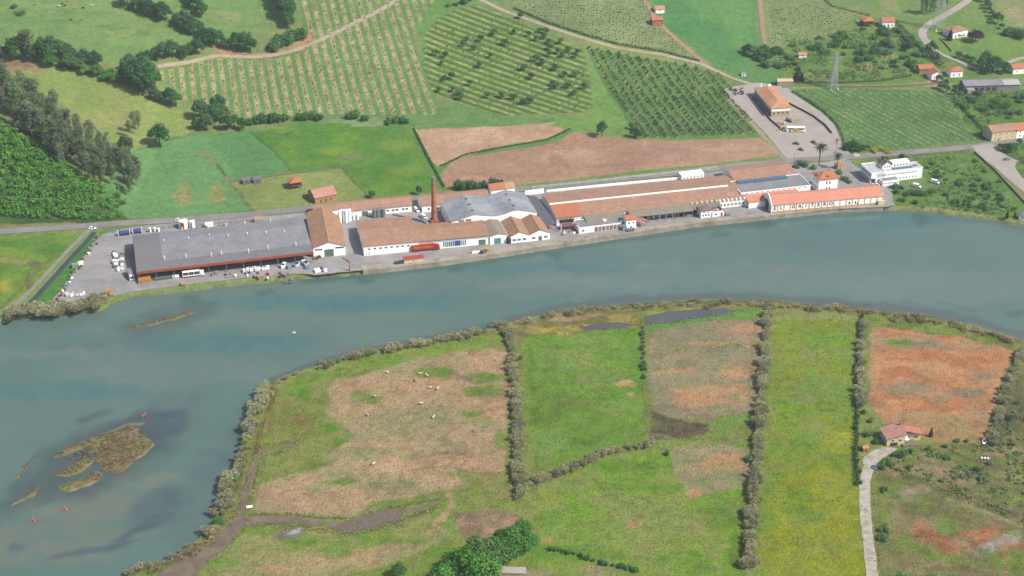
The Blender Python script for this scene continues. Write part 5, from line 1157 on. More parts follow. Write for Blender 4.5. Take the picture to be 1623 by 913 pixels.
for i in range(5): b.box('post', -.1, .2, 6 + i * (D - 8) / 5, 6.3 + i * (D - 8) / 5, -.3, e + .3, METAL)
for px, py in [(260, 384), (299, 380), (332, 375), (362, 376), (392, 373), (422, 371), (451, 369), (261, 410), (295, 407), (335, 405), (351, 402), (394, 399), (425, 393), (469, 388), (289, 365), (330, 361), (358, 358), (388, 355), (429, 351)]:
    x, y = b.loc(px, py, e + 1.6)
    if 0 < x < L and 2 < y < D: MB().cyl((x, y, e + .4), (x, y, e + 3.0), .17, .17, 8).cyl((x, y, e + 3.0), (x, y, e + 3.25), .34, .3, 8).build('vent_pipe', WHITE, b.root)
# ---- tiled gable shed next to it
b = Bld('tiled_warehouse', 'white gabled warehouse with brown tiled roof and wide green door', 'warehouse', (497, 409), (548, 404.5)); L = b.L
D = b.loc(462, 340, 6)[1]
b.wall(0, L, 0, D, 6, WHITE, 3.0, 'y'); b.gable(0, L, 0, D, 6, 3.0, 'y', TILE2)
b.opening('f', 0, L * .49, -.1, L * .30, 4.8, 'door', GREEN); b.opening('f', 0, L * .17, 4.4, L * .24, 1.0, fr=.1); b.opening('f', 0, L * .82, 4.6, L * .28, 1.0, fr=.1)
# ---- long narrow tiled range along the road
b = Bld('tiled_range', 'long narrow white range with brown tiles along the road behind white tanks', 'factory building', (500, 350), (653, 335.5)); L = b.L
b.wall(0, L, 0, 13, 4.2, WHITE, 2.2, 'x'); b.gable(0, L, 0, 13, 4.2, 2.2, 'x', TILE)
b.opening('f', 0, b.loc(579, 344)[0], -.1, 3.6, 3.4, 'door', GREEN)
b.wins('f', 0, [b.loc(x, 342)[0] for x in (558, 596, 616, 625, 631, 641, 647)], 1.6, 1.7, 1.2)
# ---- low tiled building behind the chimney
b = Bld('low_tiled_building', 'low white building with brown tiled roof behind the brick chimney', 'factory building', (669, 337.5), (776, 326.5)); L = b.L
b.wall(0, L, 0, 14, 4.5, WHITE, 2.2, 'x'); b.gable(0, L, 0, 14, 4.5, 2.2, 'x', TILE)
b.wins('f', 0, [4, 9], 1.5, 1.4, 1.2)
b = Bld('orange_roofed_annex', 'small annex with bright orange roof behind the grey curved roof', 'annex', (779, 312), (801, 309)); L = b.L
b.wall(0, L, 0, 9, 4.2, WHITE, 1.6, 'x'); b.gable(0, L, 0, 9, 4.2, 1.6, 'x', TILEO); b.opening('f', 0, L / 2, 1.5, 1.4, 1.2)
b = Bld('tan_roofed_annex', 'small annex with tan sheet roof beside the orange roofed annex', 'annex', (802, 309), (816, 307)); L = b.L
b.wall(0, L, 0, 9, 4.2, WHITE, 1.4, 'x'); b.gable(0, L, 0, 9, 4.2, 1.4, 'x', plain('yellow_tan_roof', C(214, 178, 124), C(200, 164, 112))); b.opening('f', 0, L / 2, 1.5, 1.4, 1.2)
# ---- building with the red lorry
b = Bld('quayside_warehouse', 'long white quayside warehouse with brown tiled roof behind the red lorry', 'warehouse', (577, 406), (775, 388)); L = b.L; e = 5.9
x1 = b.loc(663, 398)[0]; D1 = b.loc(557, 352, e)[1]; D2 = b.loc(686, 354, e)[1]
b.wall(0, x1, 0, D1, e, WHITE, 1.6, 'x'); b.gable(0, x1, 0, D1, e, 1.6, 'x', TILE)
b.wall(x1 + .02, L, .6, D2, e - .3, WHITE, 1.5, 'x'); b.gable(x1 + .5, L, .6, D2, e - .3, 1.5, 'x', TILE2, oh=.4)
b.wins('f', 0, [b.loc(x, 398)[0] for x in (584, 593, 602, 611, 620, 629.5, 638, 647)], 3.5, 1.5, 1.1)
b.wins('f', 0, [1.2, 3.0], .8, .8, .8); b.opening('l', 0, D1 * .35, -.1, 3.2, 3.6, 'door', GREEN); b.opening('l', 0, D1 * .7, -.1, 2.4, 3.0, 'door', DARK)
b.box('eave_strip', x1, L, .0, .18, e - .75, e - .5, DARK)  # dark strip along the front just below the eave
b.opening('f', .6, b.loc(763, 385)[0], -.1, 4.2, 3.6, 'door', GREEN)
k = 0
for x in (701.5, 705, 708, 711, 714, 717):
    u = b.loc(x, 388)[0]; b.box('painted_panel', u - .35, u + .35, .52, .62, .9, 3.9, (GREENP, BLUEP, GREYW, BLUEP, GREENP, BLUEP)[k]); k += 1
u0, u1 = b.loc(719, 388)[0], b.loc(729, 388)[0]; b.box('painted_panel', u0, u1, .52, .62, .9, 4.0, BLUEP)
for x in (731, 734, 737): u = b.loc(x, 388)[0]; b.box('painted_panel', u - .3, u + .3, .52, .62, 1.0, 3.9, (BLUEP, TEAL, BLUEG)[k % 3]); k += 1
# ---- brick chimney
b = Bld('brick_chimney', 'tall tapering orange brick chimney rising between the factory roofs', 'chimney', (688.5, 355.5), (690.5, 355.3))
MB().box(-2.1, 2.1, -2.1, 2.1, -.4, 3.2).build('base', BRICK, b.root)
mb = MB(); R_ = lambda z: 1.85 - .85 * z / 29
for z0, z1 in ((3.2, 12), (12, 21), (21, 28)): mb.cyl((0, 0, z0), (0, 0, z1), R_(z0), R_(z1), 18)
mb.build('shaft', BRICK, b.root); MB().cyl((0, 0, 28), (0, 0, 28.6), 1.1, 1.2, 18).cyl((0, 0, 28.6), (0, 0, 29.4), 1.05, 1.05, 18).build('cap', GREYW, b.root)
for z in (8, 14, 20, 25): MB().cyl((0, 0, z), (0, 0, z + .25), R_(z) + .06, R_(z) + .06, 18).build('band', DARK, b.root)
# ---- grey curved double roof
b = Bld('curved_roof_hall', 'large hall with weathered grey double vaulted roof beside the chimney', 'hall', (715, 352), (851, 336.4), FAR, 7.0); L = b.L
D = b.loc(695, 321.5, 7)[1]; prof = []
for i in range(49):
    t = i / 48; tp = [0, .10, .26, .30, .44, .52, .60, .74, .78, .9, 1]; zp = [0, 1.15, 3.1, 3.0, 1.5, 1.0, 1.4, 3.1, 3.1, 1.5, 0]
    z = 7 + float(np.interp(t, tp, zp))
    prof.append((L * t, z))
mb = MB(); n = len(prof)
for y in (-.3, D + .3): mb.add([(x, y, z + .05) for x, z in prof], [])
mb.f += [(i, i + 1, n + i + 1, n + i) for i in range(n - 1)]
mb.add([(x, -.3, z + .04) for x, z in prof] + [(x, -.3, z - .18) for x, z in prof], [(n + i, n + i + 1, i + 1, i) for i in range(n - 1)])
ro = mb.build('roof', CURVED, b.root)
mb = MB()
for y0_ in (0, D - .3):
    mb.add([(x, y0_, z) for x, z in prof] + [(x, y0_, -.4) for x, z in prof], [(n + i, n + i + 1, i + 1, i) for i in range(n - 1)])
    mb.add([(x, y0_ + .3, z) for x, z in prof] + [(x, y0_ + .3, -.4) for x, z in prof], [(i, i + 1, n + i + 1, n + i) for i in range(n - 1)])
mb.box(0, .3, .3, D - .3, -.4, 7).box(L - .3, L, .3, D - .3, -.4, 7); mb.build('wall', WHITE, b.root)
for t in (.27, .75):
    for y in (.2, .5, .8): b.box('ridge_vent', L * t - .5, L * t + .5, D * y - .6, D * y + .6, 9.9, 10.45, DARK)
for u in (.12, .2): b.opening('f', 0, L * u, 6.2, 3.6, 1.6, mat=GREYW)
# ---- connector with teal door, twin gables
b = Bld('teal_door_annex', 'small white annex with grey sheet roof and wide teal door', 'annex', (776.5, 388), (803, 385)); L = b.L; D = b.loc(769, 351, 5)[1]
b.wall(0, L, 0, D, 4.8, WHITE, 1.1, 'y'); b.gable(0, L, .1, D, 4.8, 1.1, 'y', TANR, oh=.2); b.opening('f', 0, L * .46, -.1, L * .42, 3.9, 'door', TEAL)
MB().cyl((L + 1.2, -.8, 0), (L + 1.2, -.8, 3.4), 1.3, 1.3, 14).cyl((L + 1.2, -.8, 3.4), (L + 1.2, -.8, 4.6), 1.3, .3, 14).build('silo', DARK, b.root)
b = Bld('twin_gable_building', 'white quayside building with two brown tiled gables side by side', 'warehouse', (807.5, 386.5), (871.5, 379.3)); L = b.L; D = b.loc(792.7, 351.2, 4.3)[1]
for x0, x1 in ((0, L * .5), (L * .5 + .02, L)):
    b.wall(x0, x1, 0, D, 4.2, WHITE, 2.6, 'y'); b.gable(x0 + .3, x1 - .3, 0, D, 4.2, 2.4, 'y', TILE2, oh=.3)
b.wins('f', 0, [L * t for t in (.12, .24, .37, .60, .90)], 1.2, 2.3, 1.6, mat=GREYW); b.opening('f', 0, L * .76, -.1, 2.2, 3.0, 'door', GREEN)
# ---- dark covered passage
PASS = plain('passage_roof', C(116, 118, 126), C(104, 106, 114), .4, .8)
b = Bld('covered_passage', 'dark grey sloping roof over the passage left of the long tiled factory', 'canopy', (866, 357.5), (882, 351), FAR, 5.0); q = [b.loc(*p, h) for p, h in (((866, 357.5), 5), ((881.5, 352), 5), ((850, 310.5), 5.6), ((830, 307.5), 5.6))]
MB().slab([(q[0][0], q[0][1], 4.4), (q[1][0], q[1][1], 4.4), (q[2][0], q[2][1], 5.4), (q[3][0], q[3][1], 5.4)], .2).build('roof', PASS, b.root)
for i, (x, y) in enumerate(q): xx, yy = x * .94 + .3, y * .97 + .2; b.box('post', xx - .15, xx + .15, yy - .15, yy + .15, -.3, 4.2 if i < 2 else 5.1, METAL)
# ---- long tiled factory
b = Bld('long_tiled_factory', 'very long brown tiled factory with a white line along its ridge', 'factory building', (882, 358), (1182, 326)); L = b.L; e = 4.8
D = b.loc(857, 308.5, e)[1]; yr = b.loc(869.5, 325, e + 2.1)[1]; xr = b.loc(1152.7, 294.5, e + 2.1)[0]
b.wall(0, L, 0, D, e, WHITE, 2.1, 'x', frac=yr / D)
xo = b.loc(924, 340, e)[0]; k0 = 2.1 / yr; k1 = 2.1 / (D - yr); t = .28
MB().slab([(-.5, -.5, e + t - .5 * k0), (xo, -.5, e + t - .5 * k0), (xo, yr, e + t + 2.1), (-.5, yr, e + t + 2.1)], .2).build('roof', TILEO, b.root, 'newer orange tiled roof section at the left end')
MB().slab([(xo + .01, -.5, e + t - .5 * k0), (L + .3, -.5, e + t - .5 * k0), (L + .3, yr, e + t + 2.1), (xo + .01, yr, e + t + 2.1)], .2).slab([(-.5, yr + .01, e + t + 2.1), (L + .3, yr + .01, e + t + 2.1), (L + .3, D + .5, e + t - .5 * k1), (-.5, D + .5, e + t - .5 * k1)], .2).build('roof', TILE, b.root)
b.box('ridge_parapet', -.6, xr, yr - .35, yr + .35, e + 1.9, e + 3.0, WHITE)
xa, xb = b.loc(1137, 331)[0], L
b.wins('f', 0, lsp(xa + 1, xb - .5, 7), 1.2, 1.7, 1.5, mat=GREYW)
for u in lsp(xa, xb, 7): b.box('dormer', u - .5, u + .5, -.7, .5, e - .1, e + .7, WHITE)
x0, x1 = b.loc(922, 350)[0], b.loc(984, 343)[0]
MB().slab([(x0, -9, 3.9), (x1, -9, 3.9), (x1, -.55, 4.85), (x0, -.55, 4.85)], .15).build('lean_to_roof', TANR, b.root)
x2, x3 = b.loc(993, 345)[0], b.loc(1090, 334)[0]
MB().slab([(x2, -8, 4.3), (x3, -8, 4.3), (x3, -.55, 4.95), (x2, -.55, 4.95)], .15).build('lean_to_roof', TANR, b.root)
for u in np.linspace(x2 + .3, x3 - .3, 8): b.box('post', u - .14, u + .14, -7.6, -7.3, -.3, 4.2, METAL)
b.box('bay_shade_panel', x2 + 1, x3 - 1, -.12, -.02, 0, 4.0, DARK)  # dark panel standing in for the shade inside the open loading bay
x4, x5 = x3 + .1, b.loc(1138, 330)[0]
MB().slab([(x4, -6, 4.1), (x5, -6, 4.1), (x5, -.55, 4.7), (x4, -.55, 4.7)], .15).build('lean_to_roof', plain('greenish_sheet_roof', C(150, 152, 138), C(138, 140, 128)), b.root)
for u in lsp(x4, x5, 6): b.box('dormer', u - .7, u + .7, -.8, .5, e - .05, e + .8, CREAM)
b.opening('f', 0, 6, 1.2, 9, 2.4, mat=DARK)
BL = b
# structures in front of it
b = Bld('low_white_store', 'low flat roofed white store with brown panels on the quay before the long factory', 'store', (917.5, 371), (985, 362.8)); L = b.L
b.wall(0, L, 0, 10, 3.6, WHITE); b.flat(0, L, 0, 10, 3.6, GREYR, par=.35)
for i, u in enumerate(lsp(L * .36, L * .98, 7)): b.box('facade_panel', u - L * .038, u + L * .038, -.08, -.01, .3, 3.1, BROWN if i % 2 == 0 else GREYW)
b.opening('f', 0, L * .1, 1.2, 1.6, 1.2); b.box('roof_hatch', L * .62, L * .70, 4, 6, 3.7, 4.6, WHITE)
b = Bld('white_tower_house', 'narrow white tower house with a small orange tiled roof', 'tower house', (992, 364.5), (1008, 362.5)); L = b.L
b.wall(0, L, 0, 6, 6.2, WHITE, 1.2, 'x'); b.gable(0, L, 0, 6, 6.2, 1.2, 'x', TILEO); b.wins('f', 0, [L * .3, L * .7], 3.6, 1, 1.2); b.opening('f', 0, L * .5, 0, 1.2, 2.2, 'door', TEAL)
b = Bld('gate_lodge', 'small shed with a red brown roof at the loading bay', 'shed', (1015.5, 360.5), (1026, 357)); L = b.L
b.wall(0, L, 0, 6, 2.8, GREYW, 1, 'y'); b.gable(0, L, 0, 6, 2.8, 1.0, 'y', TILEP); b.opening('f', 0, L * .5, 0, 1.1, 2.1, 'door', DARK)
b = Bld('quay_kiosk', 'two storey white kiosk with a purplish roof and pink cornice on the quay', 'kiosk', (1110.5, 346.5), (1127, 344.3)); L = b.L
b.wall(0, L, 0, 6, 4.6, WHITE); b.hip(0, L, 0, 6, 4.6, 1.0, plain('purplish_roof', C(160, 128, 124), C(146, 116, 112)), .4); b.box('cornice', -.15, L + .15, -.15, 6.15, 4.2, 4.55, BROWN)
b.wins('f', 0, [L * .22, L * .5, L * .78], 1.0, 1.1, 1.4); b.wins('f', 0, [L * .3, L * .7], 2.9, 1.0, 1.0); b.opening('l', 0, 3, 0, 1.2, 2.2, 'door', DARK)
b = Bld('arched_gatehouse', 'small white gatehouse with a red arched gable beside the quay kiosk', 'gatehouse', (1129, 344.5), (1147, 342)); L = b.L
b.wall(0, L * .62, 0, 5, 3.2, WHITE); b.flat(0, L * .62, 0, 5, 3.2, TANR, par=.2); b.wall(L * .62 + .02, L, 0, 5, 3.0, WHITE, 1.4, 'y'); b.gable(L * .62, L, 0, 5, 3.0, 1.4, 'y', TILEP, oh=.25)
b.opening('f', 0, L * .81, 0, 1.5, 2.6, 'door', REDF); b.opening('f', 0, L * .3, 1, 1.6, 1.2)
# flat grey roof hall, tile roofed warehouse behind, connector
b = Bld('flat_roofed_hall', 'wide hall with flat grey roof and a long bluish skylight', 'hall', (1174.5, 306.5), (1285, 294), FAR, 6.3); L = b.L; D = b.loc(1152, 289, 6.3)[1]
b.wall(0, L, 0, D, 6.2, WHITE); b.flat(0, L, 0, D, 6.2, GREYR, par=.45)
b.box('skylight', L * .06, L * .78, D - 4.5, D - 1.2, 6.3, 7.4, BLUEG)
b.wins('f', 0, lsp(2, L - 2, 12), 5.5, 1.3, .5, mat=DARK, fr=.06)
MB().slab([(1.5, -8.5, 4.0), (L - 9, -8.5, 4.0), (L - 9, -.06, 5.3), (1.5, -.06, 5.3)], .2).build('lean_to_roof', TILES, b.root); b.box('lean_to_wall', 1.8, L - 9.3, -8.2, -7.9, -.3, 3.8, WHITE)
b = Bld('rear_tiled_warehouse', 'brown tiled warehouse along the road behind the flat grey roof', 'warehouse', (1166, 288), (1262, 276.5), FAR, 5.4); L = b.L; D = b.loc(1140, 267, 5.4)[1]
b.wall(0, L, .3, D, 5.2, WHITE, 2, 'x'); b.gable(0, L, .3, D, 5.2, 2, 'x', TILE); b.wins('r', L, [D * .3, D * .7], 2, 1.4, 1.4)
b = Bld('tiled_connector', 'low white link building with salmon tiles left of the lettered building', 'annex', (1182.5, 328), (1208, 324.6)); L = b.L
b.wall(0, L, 0, 14, 3.6, WHITE, 2.2, 'x', frac=.85); b.gable(0, L, 0, 14, 3.6, 2.4, 'x', TILES, frac=.85); b.opening('f', 0, L * .3, 0, 2.0, 2.4, 'door', GREEN); b.opening('f', 0, L * .8, 1.2, 3.4, 1.5)
# ---- lettered nave
b = Bld('lettered_building', 'long salmon roofed quayside building with large letters painted on its white front', 'building', (1222.5, 338), (1399, 323)); L = b.L; e = 5.0
yr = b.loc(1213.5, 309, e + 3.4)[1]; D = yr * 2
b.wall(0, L, 0, D, e, WHITE, 3.2, 'x'); b.gable(.4, L, 0, D, e, 3.2, 'x', TILES, oh=.35)
b.box('plinth', -.05, L, -.14, -.01, -.3, 1.1, YELLOW)
m_ = L / 18
for i in range(19): b.box('pilaster', min(max(i * m_ - .22, .0), L - .44), min(max(i * m_ + .22, .44), L), -.22, -.02, 1.15, e - .05, CREAM)
MB().box(-.3, .1, -.4, D + .4, -.4, e + .2).xprism([(-.4, e + .2), (D + .4, e + .2), (yr + 2, e + 3.9), (yr, e + 4.4), (yr - 2, e + 3.9)], -.3, .1).build('gable_front', WHITE, b.root)
f = MB().box(-.40, -.31, yr - 3.3, yr + 3.3, 0, 3.2).xprism([(yr + 3.3 * math.cos(a), 3.2 + 2.4 * math.sin(a)) for a in np.linspace(0, math.pi, 13)], -.40, -.31).build('arched_door', BLUEP, b.root)
MB().box(-.46, -.41, yr - 2.7, yr + 2.7, 0, 3.2).xprism([(yr + 2.7 * math.cos(a), 3.2 + 1.9 * math.sin(a)) for a in np.linspace(0, math.pi, 13)], -.46, -.41).build('leaf', DARK, f)
for y in (yr - 5, yr + 5): b.opening('l', -.3, y, 1.4, 1.0, 2.0, fmat=BLUEP)
def letter(ch, size, mat, parent, loc, rot=(R(90), 0, 0), name='letter', ext=.03):
    cu = bpy.data.curves.new('t', 'FONT'); cu.body = ch; cu.size = size; cu.extrude = ext; cu.align_x = 'CENTER'; cu.align_y = 'CENTER'; cu.resolution_u = 2; cu.offset = .02 * size
    o = bpy.data.objects.new('t', cu); COL.objects.link(o); bpy.context.view_layer.update()
    me = bpy.data.meshes.new_from_object(o.evaluated_get(bpy.context.evaluated_depsgraph_get())); bpy.data.objects.remove(o)
    me.materials.clear(); me.materials.append(mat); t_ = bpy.data.objects.new(name, me); COL.objects.link(t_); t_.parent = parent; t_.location = loc; t_.rotation_euler = rot; return t_
for i, ch in zip((0, 1, 3, 4, 5, 6, 7, 8, 9), 'ELGAITERO'): letter(ch, 3.1, LETTER, b.root, (m_ * (i + .5), -.06, 2.95))
for i in (12.5, 13.5): b.opening('f', 0, m_ * i, 1.5, 1.0, 1.8, fmat=CREAM)
b.opening('f', 0, m_ * 13.9, 0, 1.2, 2.4, 'door', WOOD)
b.box('porch', L - 3.5, L + .3, -1.6, -.3, -.3, 2.6, CREAM)
# ---- villa
b = Bld('white_villa', 'square white villa with orange hipped roof between palms and lettered building', 'villa', (1296.5, 304.5), (1326.5, 301)); L = b.L; D = b.loc(1281, 275, 8.4)[1]; e = 8.2
b.wall(0, L, 0, D, e, WHITE); b.hip(0, L, 0, D, e, 2.8, TILEO, .8); b.box('cornice', -.3, L + .3, -.3, D + .3, e - .4, e - .05, CREAM)
b.wins('f', 0, [L * .42, L * .58], 4.6, 1.0, 2.0); b.wins('f', 0, [L * .42, L * .58], 1.0, 1.0, 1.8)
for z in (1.0, 4.8): b.wins('l', 0, lsp(.6, D - .6, 4), z, 1.2, 2.2, mat=BLUEG)
b.opening('r', L, D * .5, 4.6, 1.2, 2.0)
for (x, y) in ((L / 2, .8), (1.2, D / 2)): b.box('dormer', x - .8, x + .8, y - .8, y + .8, e + .2, e + 1.7, TILEO)
MB().box(L * .7, L * .7 + .7, D * .6, D * .6 + .7, e, e + 3.6).build('chimney', BRICK, b.root)
b = Bld('orange_kiosk', 'tiny orange roofed kiosk right of the white villa', 'kiosk', (1327, 269), (1336, 267.5)); b.wall(0, b.L, 0, 3, 2.5, YELLOW); b.hip(0, b.L, 0, 3, 2.5, 1.0, TILEO, .3); b.opening('f', 0, b.L / 2, 0, 1, 2, 'door', WOOD)
# ---- white hotel
b = Bld('white_hotel', 'white flat roofed hotel with long rows of small windows and raised upper storey', 'hotel', (1380, 291.5), (1460.5, 282)); L = b.L; e = 6.6; D = b.loc(1351, 262, e)[1]
b.wall(3, L, 0, D * .62, e, WHITE); b.wall(0, 9, 0, D, e, WHITE, z0=3.2, name='upper_wing'); b.wall(1.6, 8.5, 1.6, D - .6, 3.15, GREYW, name='recessed_floor')
for y in lsp(.2, D, 9): b.box('pillar', .1, .45, y - .17, y + .17, -.3, 3.2, WHITE)
b.wins('l', 0, lsp(1, D - 1, 9), 4.3, 1.6, 1.2, mat=BLUEG, fr=.08)
PFR = plain('pale_flat_roof', C(222, 222, 220), C(200, 200, 200), .4, .8)
b.flat(9.05, L, 0, D * .62, e, PFR, par=.4); b.flat(0, 9, 0, D, e, PFR, par=.5)
b.wins('f', 0, lsp(4, L - 4, 16), 4.3, .9, 1.0, fr=.08); b.wins('f', 0, lsp(12, L - 3, 9), 1.2, .9, 1.0, fr=.08)
y2 = D * .3; MB().box(9.2, L * .44, y2, D * .6, e + .1, e + 2.4).build('penthouse_wall', WHITE, b.root); b.gable(9.2, L * .44, y2, D * .6, e + 2.4, 2.2, 'y', plain('mauve_slate', C(150, 138, 142), C(136, 126, 130)), oh=.3)
MB().add([(9.4, y2 - .02, e + 2.4), (L * .44 - .2, y2 - .02, e + 2.4), (9.2 + (L * .44 - 9.2) / 2, y2 - .02, e + 4.5)], [(0, 1, 2)]).build('gable', WHITE, b.root)
b.wins('f', y2, lsp(9.8, L * .44 - .4, 3), e + .8, 1.0, 1.3); MB().box(L * .46, L * .8, D * .32, D * .6, e + .1, e + 3.2).build('penthouse_wall', WHITE, b.root); b.flat(L * .46, L * .8, D * .32, D * .6, e + 3.2, WHITE, par=.3)
b.wins('f', D * .32, lsp(L * .48, L * .78, 5), e + 1.0, 1.2, 1.2); b.box('roof_terrace', L * .45, L * .82, D * .12, D * .3, e + .16, e + .5, BLUEG)
for u in (L * .86, L * .9): b.box('roof_unit', u, u + 1, 3, 4, e + .15, e + 1.1, METAL)
b = Bld('hotel_annex', 'low white annex standing before the white hotel', 'annex', (1399, 295.5), (1424.5, 292)); L = b.L; b.wall(0, L, 0, 5, 3, WHITE); b.flat(0, L, 0, 5, 3, GREYR, par=.3); b.wins('f', 0, lsp(.5, L - .5, 7), 1.2, .8, .9, fr=.08)
# ---- visitors' building at the car park
b = Bld('visitor_building', 'long orange hipped building with yellow and white front at the car park', 'building', (1222, 185.5), (1251.5, 183.5), None); L = b.L; e = 6.2; D = b.loc(1188, 140, e)[1]
b.wall(0, L, 0, D, e, YELLOW); b.hip(0, L, 0, D, e, 2.6, plain('tan_orange_tiles', C(222, 160, 118), C(204, 140, 100), .8, .85, c3=C(226, 176, 136), scale3=.1), .7)
b.box('fascia_band', -.1, L + .1, -.12, -.01, e - 2.3, e - .3, WHITE); b.box('fascia_band', -.14, -.01, .2, D, e - 1.4, e - .3, WHITE)
b.wins('f', 0, lsp(.3, L - .3, 4), 1.6, 2.2, 1.9, mat=BLUEG); b.wins('l', 0, lsp(.8, D - .8, 12), 2.9, 2.4, 1.7, mat=BLUEG); b.wins('l', 0, lsp(.8, D - .8, 9), .3, 2.6, 2.0, mat=DARK, fmat=GREYW)
b.box('chimney', L * .3, L * .3 + .8, D - 1, D - .2, e, e + 3, WHITE); b.box('chimney', L * .7, L * .7 + 2, D - 1.5, D - .5, e, e + 2.4, WHITE)
b = Bld('beige_hut', 'beige hut with pale sheet roof above the car park', 'hut', (1232, 137), (1256.5, 136.5), None); b.wall(0, b.L, 0, 6, 3.4, plain('beige_wall', C(200, 176, 150), C(186, 162, 138)), .8, 'x'); b.gable(0, b.L, 0, 6, 3.4, .8, 'x', plain('pale_roof', C(238, 214, 180), C(226, 200, 168)), oh=.2); b.opening('l', 0, 3, 0, 2, 2.4, 'door', WOOD)
b = Bld('white_utility_box', 'small white utility hut on the meadow edge above the car park', 'hut', (1175.5, 121), (1182, 121), None); b.wall(0, b.L, 0, 2.5, 2.3, WHITE); b.flat(0, b.L, 0, 2.5, 2.3, GREYR, par=0, oh=.4); b.opening('f', 0, b.L / 2, 0, .9, 1.9, 'door', GREYW)
b = Bld('terrace_pergola', 'cream pergola on the terrace before the visitor building', 'pergola', (1259, 197), (1265, 198), None)
for x in (0, 3.4):
    for y in (0, 4): b.box('post', x, x + .15, y, y + .15, -.2, 2.6, CREAM)
for i in range(7): b.box('slat', -.2, 3.8, i * .68, i * .68 + .16, 2.6, 2.75, CREAM)
b = Bld('black_awning', 'row of dark closed awnings on the terrace behind the coach', 'awning', (1244, 192), (1254, 196), None)
for i in range(5): MB().cyl((i * 1.1, 1.2 - i * .1, 0), (i * 1.1, 1.2 - i * .1, 2.9), .55, .12, 8).build('parasol', DARK, b.root)
# ---- outlying houses
def house(name, label, pA, pB, D, e, rise, axis, roof, wall_, z=None, fw=0, lw=0, rw=0, door=None, cat='house', frac=.5, hipped=False, fz=1.2, chim=False, two=False):
    b = Bld(name, label, cat, pA, pB, z); L = b.L
    b.wall(0, L, 0, D, e, wall_, 0 if hipped else rise, None if hipped else axis, frac=frac)
    b.hip(0, L, 0, D, e, rise, roof, .5) if hipped else b.gable(0, L, 0, D, e, rise, axis, roof, frac=frac)
    for zz in ([fz, fz + 2.7] if two else [fz]):
        if fw: b.wins('f', 0, lsp(.3, L - .3, fw), zz, 1.0, 1.3)
        if lw: b.wins('l', 0, lsp(.4, D - .4, lw), zz, 1.0, 1.3)
    if door is not None: b.opening('f', 0, L * door, 0, 1.2, 2.2, 'door', WOOD)
    if chim: MB().box(L * .3, L * .3 + .7, D * .6, D * .6 + .7, e, e + rise + 1.2).build('chimney', BRICK, b.root)
    return b
b = house('stone_house', 'tan stone house with pinkish tiled roof on the mown plot', (500, 323.5), (533.5, 316.5), 12, 3.8, 2.6, 'x', TILEP, OCHRE, FAR)
b.wins('f', 0, [b.L * .25, b.L * .75], .1, 1.0, 2.2, mat=WOOD, fmat=OCHRE); b.opening('f', 0, b.L * .5, .1, 1.1, 2.2, 'door', WOOD, OCHRE); b.wins('l', 0, [4, 8], 1.4, 1, 1.2, mat=WOOD, fmat=STONE)
def horreo(label, pA, pB, z=None):
    b = Bld('raised_granary', label, 'granary', pA, pB, z); L = b.L
    for x in (.3, L - .7):
        for y in (.3, L - .7): MB().cyl((x + .2, y + .2, -.4), (x + .2, y + .2, 1.9), .3, .2, 6).build('pillar', STONE, b.root)
    b.box('chamber', 0, L, 0, L, 2.0, 4.4, WOOD); b.hip(0, L, 0, L, 4.4, 1.8, TILEO, .9); b.box('gallery', -.5, L + .5, -.5, -.05, 2.0, 2.9, WOOD); b.opening('f', 0, L / 2, 2.1, .9, 1.8, 'door', DARK, WOOD)
horreo('wooden raised granary with orange roof on the mown plot behind the stone house', (462, 301), (478, 298.5), FAR)
horreo('raised granary with bright orange roof left of the white hillside farmhouse', (1369, 43), (1383, 42))
house('hill_farmhouse', 'white farmhouse with orange roof on the upper lane beside a raised granary', (1398, 44), (1417.5, 43.5), 8, 4.6, 1.8, 'x', TILEO, WHITE, None, 3, 0, door=.5)
house('ruined_hut', 'tiny white hut with reddish roof alone in the scrub', (1266, 92.5), (1278, 92), 4, 2.6, 1.0, 'x', TILEP, WHITE, None, 1)
house('ochre_farm_range', 'low ochre farm range with long orange roof left of two white cottages', (1457, 118), (1480, 117), 8, 3.8, 1.6, 'x', TILEO, OCHRE, None, 2)
house('arched_cottage', 'white gabled cottage with dark openings at the end of the ochre farm range', (1476, 127), (1492.5, 125.5), 7, 4.0, 2.0, 'y', TILEO, WHITE, None, 2, door=.5)
house('square_cottage', 'white cottage with orange hipped roof right of the gabled cottage', (1506, 123), (1525.5, 122), 8, 4.6, 1.8, 'x', TILEO, WHITE, None, 2, hipped=True)
b = house('hill_villa', 'white villa with tan hipped roof beside the purple tree on the hill', (1509.5, 62), (1533, 57.5), 11, 5.0, 2.0, 'x', TILE2, WHITE, None, 3, 2, hipped=True, door=.2); b.box('balcony', b.L * .4, b.L * .9, -1.4, -.05, 2.6, 3.5, WHITE)
b = Bld('grey_farm_shed', 'long grey roofed farm shed with broken walls in the upper right', 'shed', (1528, 146), (1615, 143.5), None); L = b.L
b.wall(0, L, 0, 11, 4.4, GREYW, 1.6, 'x'); b.gable(0, L * .7, 0, 11, 4.4, 1.6, 'x', GREYR); b.gable(L * .7 + .5, L, 0, 11, 4.4, 1.6, 'x', plain('pale_fibre_roof', C(206, 202, 196), C(190, 186, 180))); b.wins('f', 0, lsp(6, L * .6, 4), .6, 3.2, 2.6, mat=DARK, fmat=GREYW); b.box('lean_to', 1, 6, -4, -.05, -.3, 3.0, plain('pale_block', C(200, 196, 186), C(180, 176, 168)))
house('yellow_house', 'yellow two storey house with brown tiled roof beside the road at the right', (1571, 224.5), (1609, 220), 11, 6.2, 2.2, 'x', TILE, CREAM, FAR, 4, 2, door=.3, two=True)
house('white_row_house', 'white row house adjoining the yellow house at the right edge', (1610, 220), (1642, 216), 11, 5.6, 2.2, 'x', TILEO, WHITE, FAR, 3, door=.4, two=True)
